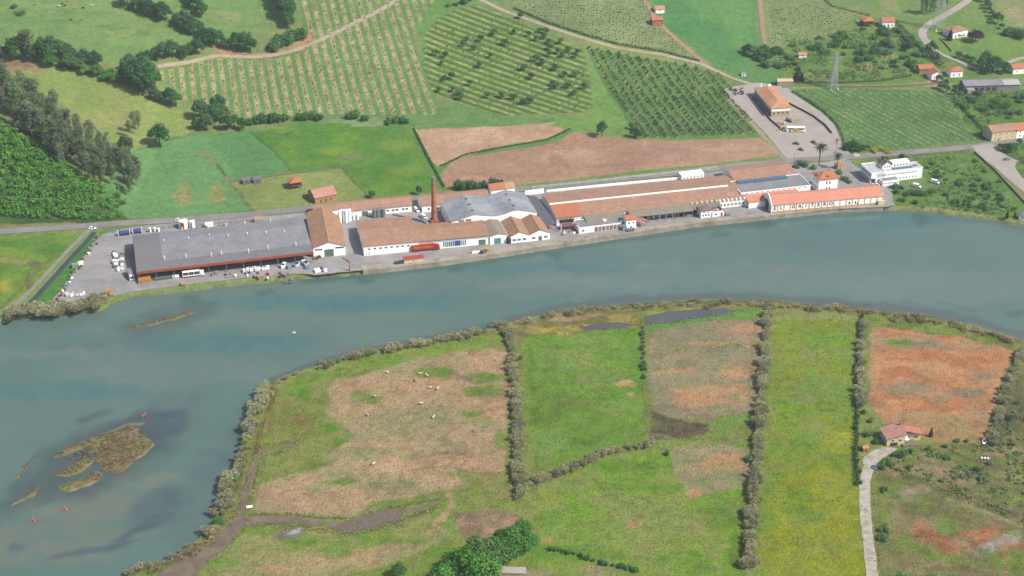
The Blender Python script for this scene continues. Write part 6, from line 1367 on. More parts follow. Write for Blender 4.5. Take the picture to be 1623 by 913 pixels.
house('edge_house', 'orange roofed house cut by the right edge above the grey farm shed', (1605, 118), (1640, 115), 8, 4.0, 1.8, 'x', TILEO, WHITE, None, 3)
house('orchard_hut', 'small hut with tiled roof beside the track between the upper orchards', (1039, 21), (1053, 20), 6, 3.0, 1.4, 'x', TILEP, WHITE, None, 1, chim=False, cat='hut')
house('brick_orchard_hut', 'orange brick hut just below the small tiled hut by the orchard track', (1034, 41), (1050, 40), 6, 4.2, 1.2, 'x', TILEO, BRICK, None, 1, door=.6, cat='hut')
house('shore_hut', 'small white hut on the shore at the right edge', (1614, 348), (1626, 350), 4, 2.6, 1, 'y', GREYR, WHITE, FAR, 1, cat='hut')
# island house
b = Bld('pink_roofed_house', 'cream bungalow with wide pinkish roof and terrace at the end of the gravel drive', 'house', (1405, 707.5), (1462, 703.5), NEAR); L = b.L; e = 3.9; D = b.loc(1388, 679.5, e)[1]
fr_ = .52; D2 = D * .72
b.wall(0, L * .5, 0, D, e, CREAM, 0); b.wall(L * .5, L, 3.0, D2, e, CREAM, 0)
xm = L * fr_; k = 2.5
MB().slab([(-.6, D + .5, e + .1), (-.6, -.7, e + .1), (xm, -.7, e + k), (xm, D + .5, e + k)], .2).build('roof', TILEP, b.root)
MB().slab([(xm + .02, D2 + .5, e + k), (xm + .02, 1.6, e + k), (L + .6, 1.6, e + .15), (L + .6, D2 + .5, e + .15)], .2).build('roof', plain('salmon_tiles', C(222, 142, 122), C(206, 126, 108), .8, .8, streak=('X', 1.5, .9)), b.root)
MB().add([(0, 0, e), (L * .5, 0, e), (L * .5, 0, e + k - .3), (0, .2, e), (L * .5, .2, e), (L * .5, .2, e + k - .3)], [(0, 1, 2), (5, 4, 3), (1, 4, 5, 2)]).build('gable', CREAM, b.root)
b.opening('f', 0, L * .16, 2.2, 1.3, 1.2); b.opening('f', 0, L * .36, 2.2, 1.6, 1.3); b.opening('f', 0, L * .2, 0, 3.6, 1.9, 'door', DARK, CREAM); b.wins('f', 3, [L * .68, L * .86], 1.3, 1.1, 1.3); b.opening('f', 3, L * .58, .2, 1.1, 2.2, 'door', WOOD); b.wins('l', 0, [3, 7], 1.4, 1.1, 1.3)
b.box('terrace', L * .42, L * .8, -1.6, 2.9, -.3, .9, STONE); b.box('pergola_beam', L * .5, L * .62, -.2, 2.8, 2.6, 2.8, WHITE)
MB().box(L * .46, L * .46 + .7, D * .8, D * .8 + .7, e + 1, e + 3.6).build('chimney', BRICK, b.root)
b = Bld('barbecue_shed', 'tiny brick shed beside the pale yard of the pink roofed house', 'shed', (1368, 717), (1376, 716), NEAR); b.wall(0, b.L, 0, 2.2, 1.9, BRICK, .5, 'x'); b.gable(0, b.L, 0, 2.2, 1.9, .5, 'x', TILEP, oh=.2); b.opening('f', 0, b.L / 2, .2, .8, 1.2, 'door', DARK, BRICK)
# quay shelter
b = Bld('quay_shelter', 'long low cream shelter with a red roof on the quay edge', 'shelter', (640.5, 417.8), (671.5, 414.3), FAR + .28); L = b.L
b.wall(0, L, 0, 2.6, 2.1, CREAM); MB().slab([(-.3, -.3, 2.3), (L + .3, -.3, 2.3), (L + .3, 2.9, 2.9), (-.3, 2.9, 2.9)], .15).build('roof', plain('red_roof', C(196, 92, 76), C(178, 80, 66)), b.root); b.box('platform', -5, -.1, 0, 2.4, 0, .8, DARK); b.opening('f', 0, L * .5, .6, 1.2, 1.0)

# ---- walls and fences
def linewall(name, label, cat, pts, h, th, mat, z=None, posts=0, rails=0):
    P = [at(x, y, z) for x, y in pts]
    if posts:
        o = empty(name, P[0], 0, label, cat); i0 = P[0]
        mb = MB(); rb = []
        for a, c in zip(P, P[1:]):
            n_ = max(1, int((c - a).length / posts))
            for i in range(n_):
                q = a.lerp(c, i / n_) - i0; q.z = ground(q.x + i0.x, q.y + i0.y) - i0.z; rb.append(q.copy())
        for q in rb[:90]: MB().box(q.x - th, q.x + th, q.y - th, q.y + th, q.z - .3, q.z + h).build('post', mat, o)
        for k_ in range(rails):
            r_ = MB()
            for a, c in zip(rb, rb[1:]): r_.bar(a + Vector((0, 0, h * (.5 + .45 * k_))), c + Vector((0, 0, h * (.5 + .45 * k_))), th * .6)
            r_.build('rail', mat, o)
        return o
    mb = MB(); P = [p for a, c in zip(P, P[1:]) for p in [a.lerp(c, i / max(1, int((c - a).length / 6))) for i in range(max(1, int((c - a).length / 6)))]] + [P[-1]]
    for a, c in zip(P, P[1:]):
        d = (c - a).xy.normalized(); n_ = Vector((-d.y, d.x)) * th / 2; za, zc = ground(*a.xy), ground(*c.xy)
        q = [(a.x - n_.x, a.y - n_.y, za), (c.x - n_.x, c.y - n_.y, zc), (c.x + n_.x, c.y + n_.y, zc), (a.x + n_.x, a.y + n_.y, za)]
        mb.add([(x, y, zz - .4) for x, y, zz in q] + [(x, y, zz + h) for x, y, zz in q], [(4, 5, 6, 7), (0, 1, 5, 4), (1, 2, 6, 5), (2, 3, 7, 6), (3, 0, 4, 7)])
    return tag(mb.build(name, mat), label, cat)
b = Bld('white_road_building', 'low white building at the road behind the long tiled factory', 'building', (1080, 287), (1115.5, 282.5)); b.wall(0, b.L, 0, 5, 3.4, WHITE); b.flat(0, b.L, 0, 5, 3.4, WHITE, par=.3); b.wins('f', 0, lsp(.5, b.L - .5, 6), 1.2, .8, 1, fr=.08)
linewall('white_wall', 'long thin white wall along the road behind the long tiled factory', 'wall', [(866, 305), (960, 295.5), (1078, 284.5)], 1.6, .4, WHITE, FAR)
linewall('white_wall', 'short taller white wall behind the dark covered passage', 'wall', [(832, 310), (862, 306)], 3.0, .5, WHITE, FAR)
linewall('road_fence', 'wire fence with pale posts along the road beside the long brown field', 'fence', [(845, 299.5), (960, 287.5), (1080, 274), (1150, 265.5)], 1.5, .1, WHITE, FAR, 5.5, 2)
linewall('road_fence', 'dark post fence along the road above the grassy plot right of the hotel', 'fence', [(1405, 253), (1470, 247), (1545, 240)], 1.6, .12, WOOD, FAR, 4.5, 2)
linewall('white_railing', 'white railing at the entrance left of the hotel', 'railing', [(1316, 259), (1340, 256), (1352, 260)], 1.5, .1, WHITE, FAR, 1.6, 2)
linewall('stone_wall', 'grey stone wall along the side road at the right', 'wall', [(1545, 242), (1578, 272), (1604, 300), (1632, 330)], 1.1, .6, STONE, FAR)
linewall('plot_wall', 'pale wall along the top edge of the mown plot', 'wall', [(364, 289.5), (450, 277.5), (541, 267)], .9, .4, STONE, FAR)
linewall('terrace_wall', 'dark curved retaining wall along the car park beside the lane', 'wall', [(1250, 165), (1270, 175), (1290, 186), (1308, 200), (1318, 212)], 1.3, .5, plain('dark_stone', C(112, 100, 92), C(90, 80, 74)), None)
linewall('terrace_wall', 'dark low wall along the left side of the visitor terrace', 'wall', [(1192, 156), (1208, 176), (1222, 192), (1240, 207)], 1.2, .4, plain('dark_stone', C(112, 100, 92), C(90, 80, 74)), None)
linewall('field_wall', 'long low stone wall above the trellis field', 'wall', [(1320, 138.5), (1400, 138), (1450, 136), (1498, 132)], 1.0, .5, STONE, None)
linewall('garden_wall', 'low dark garden wall below the white hill villa', 'wall', [(1490, 62), (1500, 72), (1508, 82)], 1.0, .5, STONE, None)
linewall('roof_fence', 'low fence along the right bank of the gravel drive', 'fence', [(1382, 762), (1386, 800), (1390, 850), (1396, 905)], 1.0, .07, WOOD, NEAR, 3.0, 1)
linewall('dyke_fence', 'row of pale stakes along the narrow ditch in the meadow', 'fence', [(1016, 500), (1017, 545), (1020, 610), (1024, 680)], .9, .08, plain('pale_wood', C(186, 172, 146), C(160, 146, 122)), NEAR, 3.5, 1)
linewall('yard_fence', 'rusty fence along the road behind the grey shed', 'fence', [(160, 371), (240, 364), (330, 357), (420, 349)], 1.6, .1, plain('rusty_fence', C(150, 120, 104), C(128, 102, 88)), FAR, 3.2, 3)
# ------------------------------------------------------------------ vehicles
def paint(name, c, rough=.35): return plain('paint_' + name, c, tuple(v * .94 for v in c), 1.0, rough, spec=.5, world=False)
PW = paint('white', (.80, .80, .78)); PR = paint('red', C(214, 60, 44)); PB = paint('blue', C(70, 84, 150)); PK = paint('black', (.03, .03, .035)); PG = paint('grey', C(160, 160, 164)); PS = paint('silver_blue', C(150, 176, 196)); PM = paint('crimson', C(190, 50, 66))
TYRE = plain('tyre_rubber', (.02, .02, .02), (.03, .03, .03), 1, .9); LAMP = plain('lamp_glass', (.75, .75, .7), None, 1, .2, spec=.6)
def heading(pa, pb, z):
    a, b_ = at(*pa, z), at(*pb, z); d = b_ - a; return math.atan2(d.y, d.x)
def wheels(root, xs_, half, r_=.33, w_=.22):
    for x in xs_:
        for sg in (1, -1):
            wo = MB().cyl((x, sg * (half - w_), r_), (x, sg * half, r_), r_, r_, 12).build('wheel', TYRE, root)
            MB().cyl((x, sg * (half - .02), r_), (x, sg * (half + .015), r_), r_ * .55, r_ * .55, 8).build('rim', METAL, wo)
def place(name, label, cat, px, py, z, ang, group=None):
    p = at(px, py, z) if z is not None else at(px, py); p.z += .12; return empty(name, p, ang, label, cat, group)
def car(label, px, py, ang, mat, z=FAR, kind='car', group=None):
    r_ = place(kind if kind != 'car' else 'parked_car', label, kind, px, py, z, ang, group)
    if kind == 'car': Lh, W, prof, gl, top = 2.1, .86, [(-2.1, .35), (-2.1, .8), (-1.75, .92), (1.0, .88), (2.0, .7), (2.1, .35)], [(-1.6, .9), (-1.15, 1.42), (.25, 1.45), (1.05, .88)], 1.45
    else: Lh, W, prof, gl, top = 2.6, .98, [(-2.6, .4), (-2.6, 1.1), (1.6, 1.1), (2.45, .9), (2.6, .4)], [(-2.55, 1.1), (-2.5, 2.15), (.95, 2.2), (1.7, 1.1)], 2.2
    def ring(x, z0, z1, w_): return [(x, -w_, z0), (x, w_, z0), (x, w_ * .97, z1), (x, -w_ * .97, z1)]
    mb = MB(); mb.loft([[(x, -W * (.9 if abs(x) > Lh - .15 else 1), .32), (x, W * (.9 if abs(x) > Lh - .15 else 1), .32), (x, W * (.88 if abs(x) > Lh - .15 else .97), max(z, .4)), (x, -W * (.88 if abs(x) > Lh - .15 else .97), max(z, .4))] for x, z in prof[1:-1]])
    mb.build('body', mat, r_)
    k = .80 if kind == 'car' else .9
    cab = MB().loft([[(gl[0][0], -W * .95, gl[0][1]), (gl[0][0], W * .95, gl[0][1]), (gl[0][0] + .05, W * .9, gl[0][1] + .02), (gl[0][0] + .05, -W * .9, gl[0][1] + .02)]] + [[(x, -W * .95, gl[0][1]), (x, W * .95, gl[0][1]), (x, W * k, z), (x, -W * k, z)] for x, z in gl[1:3]] + [[(gl[3][0], -W * .95, gl[3][1] - .02), (gl[3][0], W * .95, gl[3][1] - .02), (gl[3][0], W * .9, gl[3][1]), (gl[3][0], -W * .9, gl[3][1])]])
    cab.build('window_band' if kind == 'car' else 'cab', GLASS if kind == 'car' else mat, r_)
    if kind == 'car': MB().box(gl[1][0] + .02, gl[2][0] - .02, -W * k + .02, W * k - .02, top - .04, top + .04).build('roof', mat, r_)
    else:
        MB().add([(1.66, -W * .86, 1.2), (1.66, W * .86, 1.2), (1.05, W * .82, 2.1), (1.05, -W * .82, 2.1)], [(0, 1, 2, 3)]).build('windscreen', GLASS, r_).location = (.06, 0, .04)
        for sg in (1, -1): MB().box(.3, 1.25, sg * W * .955 - .02, sg * W * .955 + .02, 1.2, 1.8).build('window', GLASS, r_)
    wheels(r_, (-Lh * .62, Lh * .62), W)
    for sg in (1, -1): MB().box(Lh - .12, Lh - .03, sg * W * .6 - .16, sg * W * .6 + .16, .58, .74).build('headlight', LAMP, r_)
    return r_
H0 = heading((580, 405), (770, 388), FAR)
t = place('articulated_lorry', 'bright red articulated lorry with yellow lettering parked at the warehouse', 'lorry', 675, 397, FAR, H0)
x0, x1 = -8.1, 4.9
MB().box(x0, x1, -1.25, 1.25, 1.15, 3.9).build('trailer', PR, t); MB().box(x0 + .1, x1 + .4, -1.1, 1.1, .85, 1.1).build('chassis', DARK, t)
MB().loft([[(5.5, -1.22, .6), (5.5, 1.22, .6), (5.5, 1.22, 3.6), (5.5, -1.22, 3.6)], [(7.2, -1.22, .6), (7.2, 1.22, .6), (7.0, 1.2, 3.5), (7.0, -1.2, 3.5)], [(7.8, -1.2, .6), (7.8, 1.2, .6), (7.6, 1.1, 2.6), (7.6, -1.1, 2.6)]]).build('cab', PR, t)
MB().add([(7.85, -1.0, 1.9), (7.85, 1.0, 1.9), (7.3, 1.0, 3.1), (7.3, -1.0, 3.1)], [(0, 1, 2, 3)]).build('windscreen', GLASS, t)
MB().box(5.9, 6.9, -1.25, -1.2, 2.0, 2.8).build('window', GLASS, t); wheels(t, (-6.8, -5.5, -4.2, 4.3, 6.6), 1.25, .5, .3)
YL = plain('yellow_paint', C(250, 200, 70), None, 1, .6); letter('SIDRA EL GAITERO', 1.25, YL, t, (-1.8, -1.29, 2.6), name='lettering')
MB().box(-8.5, -8.15, -1.2, 1.2, .6, 1.4).build('tail_lift', PG, t)
t = place('coach', 'white coach with dark windows and yellow red side graphics in the car park', 'coach', 1261, 209, None, heading((1246, 208), (1276, 208.5), FAR + 2)); t.location.z += .0
MB().loft([[(-6, -1.2, .4), (-6, 1.2, .4), (-6, 1.2, 3.4), (-6, -1.2, 3.4)], [(5.5, -1.25, .4), (5.5, 1.25, .4), (5.5, 1.22, 3.5), (5.5, -1.22, 3.5)], [(6.1, -1.2, .4), (6.1, 1.2, .4), (5.8, 1.1, 3.3), (5.8, -1.1, 3.3)]]).build('body', PW, t)
for sg in (1, -1): MB().box(-5.4, 5.3, sg * 1.26 - .02, sg * 1.26 + .02, 1.9, 2.9).build('window', GLASS, t)
MB().add([(6.13, -1.05, 1.6), (6.13, 1.05, 1.6), (5.86, 1.0, 3.1), (5.86, -1.0, 3.1)], [(0, 1, 2, 3)]).build('windscreen', GLASS, t); wheels(t, (-3.8, 3.8), 1.25, .5, .3)
MB().cyl((-.2, -1.27, 1.15), (-.2, -1.31, 1.15), 1.9, 1.9, 16).build('graphic', plain('graphic_yellow', C(244, 206, 70), None, 1, .5), t).scale = (1, 1, 1)
t.children[-1].scale = (1, 1, .38); t.children[-1].location = (0, 0, .72)
MB().box(2.0, 3.0, -1.32, -1.27, .8, 1.5).build('graphic', PM, t); MB().box(-4.6, -3.0, -1.32, -1.27, .8, 1.4).build('graphic', PB, t); MB().box(-.5, 0, -1.36, -1.32, .8, 1.7).build('graphic', plain('graphic_olive', C(120, 110, 50), None, 1, .5), t)
car('black and white car parked in the middle of the car park', 1262, 229, R(-20), PK, None); car('small red car parked lowest in the open car park', 1269.5, 238.5, R(-50), PM, None); car('dark grey car parked near the tall palm in the car park', 1290, 227, R(-60), plain('paint_dark', (.07, .07, .08)), None)
car('white car driving on the road behind the white hotel', 1357, 248, R(12), PW)
car('white van parked on the drive nearest the hotel annex', 1453, 297, R(-35), PW, FAR, 'van'); car('white van parked further right at the edge of the orchard plot', 1482, 290.5, R(-35), PW, FAR, 'van'); car('blue car parked below the hotel annex among shrubs', 1430, 299, R(-55), PB)
car('pale car half hidden behind the lettered building end', 1388, 294, R(160), PW); car('white car on the road left of the blue containers', 147, 363.5, R(5), PW); car('white car on the road behind the white orange tank', 284, 350, R(8), PW)
car('light blue car parked on the gravel drive near the pink roofed house', 1388, 741, R(55), PS, NEAR); car('grey car parked beside the side road at the right', 1596, 254, R(15), PG)
car('white van parked against the wall left of the chimney', 661, 335, R(-65), PW, FAR, 'van'); car('white van parked in the alley beside the chimney base', 677, 354, R(-50), PW, FAR, 'van'); car('white van parked in the top part of the chimney alley', 672, 346, R(-55), PW, FAR, 'van')
def lorry(label, px, py, ang, box, L=9, dark_sides=False):
    t = place('box_lorry', label, 'lorry', px, py, FAR, ang)
    if dark_sides:
        MB().box(-L / 2, L / 2 - 2.4, -1.2, 1.2, .9, 1.3).box(-L / 2, L / 2 - 2.4, -1.2, 1.2, 3.2, 3.45).build('body', box, t)
        for i in range(4): x = -L / 2 + i * (L - 2.6) / 3; MB().box(x, x + .2, -1.2, 1.2, 1.3, 3.2).build('post', box, t)
        MB().box(-L / 2 + .3, L / 2 - 2.6, -.9, .9, 1.3, 3.0).build('load', DARK, t)
    else: MB().box(-L / 2, L / 2 - 2.3, -1.25, 1.25, .9, 3.5).build('body', box, t)
    MB().loft([[(L / 2 - 2.1, -1.2, .5), (L / 2 - 2.1, 1.2, .5), (L / 2 - 2.1, 1.2, 2.9), (L / 2 - 2.1, -1.2, 2.9)], [(L / 2, -1.2, .5), (L / 2, 1.2, .5), (L / 2 - .3, 1.1, 2.8), (L / 2 - .3, -1.1, 2.8)]]).build('cab', PW, t)
    MB().add([(L / 2 + .02, -1, 1.5), (L / 2 + .02, 1, 1.5), (L / 2 - .2, .95, 2.6), (L / 2 - .2, -.95, 2.6)], [(0, 1, 2, 3)]).build('windscreen', GLASS, t); wheels(t, (-L / 2 + 1.5, L / 2 - 1.2), 1.22, .48, .3); return t
HS = heading((221, 447), (496, 415), FAR)
lorry('white slatted bottle lorry parked in front of the grey shed', 307, 438, HS, PW, 11.5, True); lorry('white and grey lorry parked at the left front corner of the grey shed', 207, 440, R(-65), PG, 9)
# containers and tanks along the road
def tank_container(label, px, py, L, mat, ang=HS):
    t = place('tank_container', label, 'tank', px, py, FAR, ang)
    MB().cyl((-L / 2 + .3, 0, 1.5), (L / 2 - .3, 0, 1.5), 1.25, 1.25, 16).build('drum', mat, t)
    for x in (-L / 2, L / 2 - .25): MB().box(x, x + .25, -1.3, 1.3, 0, .25).box(x, x + .25, -1.3, 1.3, 2.6, 2.85).box(x, x + .25, -1.3, -1.05, .25, 2.6).box(x, x + .25, 1.05, 1.3, .25, 2.6).build('end_frame', PW, t)
    return t
tank_container('larger blue tank container with white ends at the left by the road', 197, 373, 6.6, PB); tank_container('smaller blue tank container right of the larger blue one', 218, 370, 5.2, PB)
def vtank(label, px, py, r_, h, mat=None, group=None, z=FAR):
    t = place('storage_tank', label, 'tank', px, py, z, 0, group)
    MB().cyl((0, 0, 0), (0, 0, h), r_, r_, 18).cyl((0, 0, h), (0, 0, h + r_ * .35), r_, r_ * .25, 18).build('shell', mat or PW, t); MB().cyl((0, 0, h + r_ * .3), (0, 0, h + r_ * .3 + .5), r_ * .22, r_ * .22, 8).build('lid', METAL, t); MB().box(-.25, .25, -r_ - .15, -r_ - .03, .2, h).build('ladder', METAL, t); return t
t = vtank('big white tank with orange patch beside the road behind the grey shed', 291, 361, 2.6, 4.6); MB().box(-1.1, 1.0, -2.75, -2.3, .4, 4.0).build('patch', plain('orange_paint', C(226, 130, 70), None, 1, .7), t)
vtank('plain white tank right of the orange patched tank', 305, 361, 1.7, 4.2)
for px, py, r_, h in [(238, 368, .8, 2.6), (245, 367, .8, 2.5), (251, 367, .9, 2.0)]: vtank('small white tank in the group between blue containers and big white tank', px, py, r_, h, None, 'small white tanks by the road')
for i, (px, py, h) in enumerate([(532, 355, 7.5), (538, 352.5, 7.0), (548, 352, 7.6), (541, 350, 6.6), (553, 350, 7.0)]): vtank('tall white cylindrical tank in the cluster behind the tiled warehouse', px, py, 1.55, h, None, 'white tank cluster')
for px, py in [(560, 348), (566, 347.5), (530, 350)]: vtank('short white tank at the edge of the tall tank cluster', px, py, 1.2, 3.2, None, 'short white tanks')
for px, py in [(594, 345), (599, 344.5), (608, 344), (603, 343.5)]: vtank('grey steel tank standing against the white wall of the tiled range', px, py, 1.3, 5.2, METAL, 'steel tanks at the tiled range')
ORG = plain('orange_crate', C(226, 164, 84), C(206, 146, 72), 1.5, .8); BLT = plain('light_blue_plastic', C(150, 190, 206), C(130, 170, 190), 1, .5); GRC = plain('green_crate', C(120, 150, 110), C(104, 134, 98), 1, .8)
SCR = [PW, PG, BROWN, BLT, plain('rusty_scrap', C(150, 104, 84)), DARK, GREENP]
HUE = {PW.name: 'white', PG.name: 'grey', BROWN.name: 'brown', BLT.name: 'pale blue', 'rusty_scrap': 'rusty', DARK.name: 'black', GREENP.name: 'green', ORG.name: 'orange', PM.name: 'crimson', PB.name: 'dark blue', WOOD.name: 'dark wooden', CREAM.name: 'cream', STEELW.name: 'pale steel'}
def crate(label, px, py, w_, d_, h, mat, ang=HS, group=None, name='crate', z=FAR, cat='crate', slats=True):
    if '*' in label: label = label.replace('*', HUE[mat.name])
    t = place(name, label, cat, px, py, z, ang, group)
    MB().box(-w_ / 2, w_ / 2, -d_ / 2, d_ / 2, .14, h).build('body', mat, t)
    MB().box(-w_ / 2 - .03, w_ / 2 + .03, -d_ / 2 - .03, d_ / 2 + .03, 0, .12).build('pallet', WOOD, t)
    if slats: MB().box(-w_ / 2 - .02, w_ / 2 + .02, -d_ / 2 - .02, d_ / 2 + .02, h * .48, h * .54).build('strap', DARK, t)
    return t
for i in range(4):
    for j in range(2): crate('orange crate in the block stacked before the left corner of the grey shed', 222 + i * 5, 448.5 - i * .6 - j * 4, 1.6, 2.2, 2.6 - .3 * (i == 0), ORG, HS, 'orange crates before the shed')
crate('single tall orange crate near the water in the left yard', 172, 466, 2.6, 2.2, 2.2, ORG); crate('smaller orange crate beside the tall one in the left yard', 177, 469, 2.0, 1.8, 1.4, ORG); crate('orange crate on the yard edge below the bottle lorry', 290, 452, 2.2, 1.8, 1.6, plain('salmon_crate', C(222, 170, 140)))
for i in range(7): crate('green crate in the row between orange crates and the bottle lorry', 247 + i * 4.2, 444.5 - i * .55, 1.2, 1.4, 1.5, GRC, HS, 'green crates before the shed')
for i in range(3): crate('white bag in the heap left of the bottle lorry', 275 + i * 3.5, 440 - i * .3, 1.2, 1.2, 1.2, PW, HS, 'white bags left of the bottle lorry', 'bulk_bag', cat='bag', slats=False)
def ibc(label, px, py, group, mat=None, z=FAR, s=1.0):
    label = label.replace('*', HUE[(mat or PW).name])
    t = place('liquid_container', label, 'container', px, py, z, HS + random.uniform(-.4, .4), group)
    MB().box(-.55 * s, .55 * s, -.5 * s, .5 * s, .15, 1.1 * s).build('bottle', mat or PW, t); c_ = MB()
    for x in (-.58, 0, .56): c_.box(x * s, x * s + .04, -.55 * s, -.51 * s, 0, 1.15 * s).box(x * s, x * s + .04, .51 * s, .55 * s, 0, 1.15 * s)
    c_.build('cage', METAL, t); MB().box(-.6 * s, .6 * s, -.55 * s, .55 * s, 0, .12).build('pallet', WOOD, t); return t
random.seed(23)
for i in range(22): ibc('* liquid container in the jumble left of the grey shed', random.uniform(178, 196), random.uniform(402, 430), 'white containers left of the shed', random.choice([PW, PG, PW, STEELW]), s=random.uniform(1.2, 1.9))
for i in range(12): ibc('* liquid container standing under the shed front at its middle', 388 + i * 3.3, 431 - i * .35 + random.uniform(-1, 1), 'white containers under the shed front', random.choice([PW, BLT, PW]), s=1.7)
for i in range(14): ibc('* container in the heap under the right end of the shed', random.uniform(446, 492), random.uniform(418, 426), 'containers under the right shed end', random.choice([PW, BLT, BLT, PW, PG]), s=1.8)
for i in range(9): ibc('white container in the row beside the grassy bank in the left yard', 107 + i * 3.2, 470 - i * .3 + random.uniform(-.6, .6), 'white row in the left yard', PW, s=1.6)
for i in range(44):
    t_ = i / 43; px = 84 + (152 - 84) * t_ + random.uniform(-1, 6); py = 480 - (480 - 378) * t_ + random.uniform(-1, 3)
    crate('discarded * crate in the scrap line beside the grassy dyke', px, py, random.uniform(.6, 1.6), random.uniform(.6, 1.4), random.uniform(.5, 1.3), random.choice(SCR), random.uniform(0, 3), 'scrap line by the dyke', 'scrap_crate', slats=False)
crate('pale green metal container beside the grassy dyke', 119, 424, 3.2, 2.2, 2.3, plain('pale_green_metal', C(150, 190, 160)), R(25), name='skip', cat='container'); crate('white metal container right of the pale green one by the dyke', 128, 420, 2.6, 2.2, 1.8, PW, R(25), name='skip', cat='container')
crate('blue tarpaulin heap at the water edge of the left yard', 149, 473, 2.6, 1.8, .8, BLUEP, R(10), name='tarpaulin_heap', cat='heap', slats=False)
for i in range(26): crate('odd * crate scattered on the open quay below the grey shed', random.uniform(335, 470), random.uniform(432, 445) - 0, random.uniform(.6, 1.5), random.uniform(.6, 1.4), random.uniform(.5, 1.4), random.choice(SCR + [ORG, PM, PB]), random.uniform(0, 3), 'odd crates on the quay', 'scrap_crate', slats=False)
for i in range(16): crate('* pallet load behind the shed along the road', random.uniform(256, 420), 0, 1.4, 1.4, random.uniform(.8, 2), random.choice([SCR[4], BROWN, PG]), HS, 'pallet loads behind the shed', 'pallet_load').location = at(x_ := random.uniform(256, 420), 370 - (x_ - 256) * .095 + random.uniform(-2, 1), FAR) + Vector((0, 0, .12))
crate('white box container behind the middle of the grey shed', 332, 360, 4.6, 2.4, 2.6, PW, HS, name='box_container', cat='container', slats=False); crate('large sandy covered load behind the right part of the shed', 410, 354, 5, 5, 3.4, plain('sand_tarp', C(204, 186, 146)), HS, name='covered_load', cat='load', slats=False)
t = crate('white tarpaulin covered heap on the quay near the orange crane', 503, 431, 3.0, 2.4, 1.6, PW, R(25), name='covered_heap', cat='heap', slats=False); crate('white cube container on the quay left of the orange crane', 516, 431, 1.7, 1.5, 1.6, PW, HS, name='cube_container', cat='container')
crate('blue frame cart beside the white tarpaulin heap on the quay', 509, 427, 1.8, 1.4, 1.2, PB, HS, name='cart', cat='cart')
for i in range(10): crate('stacked * crate before the tiled warehouse door', random.uniform(498, 508), random.uniform(406, 412), 1.1, 1.1, random.uniform(.6, 1.6), random.choice([BROWN, WOOD, SCR[4]]), HS, 'wooden crates by the warehouse door')
# crane, forklift, quay furniture
t = place('quay_crane', 'slim orange post crane standing on the quay edge', 'crane', 554.5, 429, FAR, R(150)); OR = plain('crane_orange', C(230, 160, 90), C(214, 140, 76), 1, .6)
MB().box(-.8, .8, -.8, .8, 0, .4).build('base', GREYW, t); MB().cyl((0, 0, .4), (0, 0, 5.6), .42, .34, 12).build('post', OR, t); MB().bar((0, 0, 5.4), (4.6, 0, 6.6), .3).bar((0, 0, 4.2), (2.4, 0, 5.9), .16).build('jib', DARK, t); MB().cyl((4.4, 0, 4.6), (4.4, 0, 6.5), .05, .05, 5).build('hook_cable', DARK, t)
t = place('yellow_hopper', 'yellow round hopper machine on the quay before the teal door', 'machine', 771, 401, FAR + .2, H0); MB().cyl((0, 0, 1.0), (0, 0, 3.0), 1.0, 1.7, 12).build('hopper', plain('hopper_yellow', C(226, 184, 110), C(206, 160, 90), 1, .7), t)
for x in (-1, 1):
    for y in (-1, 1): MB().bar((x, y, 0), (x * .8, y * .8, 1.8), .12).build('leg', DARK, t)
MB().box(-3.6, -1.9, -1, 1, 0, 1.3).build('engine_box', DARK, t)
t = place('loading_frame', 'white and pink loading frame on the quay left of the yellow hopper', 'frame', 748, 402, FAR + .2, H0)
for x in (0, 2.6): MB().box(x, x + .2, 0, .2, 0, 3.4).build('post', BROWN, t)
MB().box(0, 8, -.4, 2, 0, .5).build('deck', PW, t)
t = place('roof_gantry', 'rust red lattice gantry with white posts before the orange roof section', 'gantry', 889, 369, FAR, heading((882, 358), (1182, 326), FAR))
RUST = plain('rust_red_steel', C(170, 110, 104), C(150, 92, 90), 1, .7)
for x, y in ((0, 0), (0, 8), (10, 0), (10, 8)): MB().box(x, x + .3, y, y + .3, -.2, 5.2).build('post', PW, t)
g_ = MB()
for y in (0, 8):
    for z in (4.2, 5.2): g_.bar((0, y, z), (10.4, y, z), .14)
    for i in range(8): g_.bar((i * 1.3, y, 4.2 + (i % 2)), ((i + 1) * 1.3, y, 5.2 - (i % 2)), .1)
for i in range(5): g_.bar((i * 2.6, 0, 5.2), (i * 2.6, 8, 5.2), .12)
g_.build('truss', RUST, t); MB().box(1, 8, 2, 6, 2.4, 2.6).build('walkway', RUST, t)
for i in range(12): crate('small * pallet heap on the ground below the rust red gantry', random.uniform(889, 914), random.uniform(367, 374), random.uniform(.7, 1.4), 1.0, random.uniform(.4, 1.2), random.choice([BROWN, PW, SCR[4], CREAM]), HS, 'pallet heaps below the gantry', 'pallet_heap', slats=False)
crate('light blue upright container beside the white tower house', 989.5, 365, 2.4, 2.0, 3.0, BLT, HS, name='blue_container', cat='container', slats=False)
for i in range(3): vtank('dark grey drum tank on the quay below the white tower house', 996 + i * 4, 367.5 - i * .6, .8, 1.8, GREYW, 'drum tanks by the tower house')
for i, x in enumerate((1030, 1040, 1050, 1060, 1070)): tank_container('grey blue tank parked in the loading bay of the long factory', x, 347 - i * 1.15, 3.6, BLUEG, H0)['group'] = 'tanks in the loading bay'
crate('rust red container at the right end of the loading bay', 1084, 342.5, 2.6, 2.2, 2.4, plain('rust_container', C(150, 76, 66)), H0, name='red_container', cat='container')
crate('grey trailer cart on the quay right of the arched gatehouse', 1153, 341.5, 2.6, 1.8, 1.2, GREYW, H0, name='cart', cat='cart')
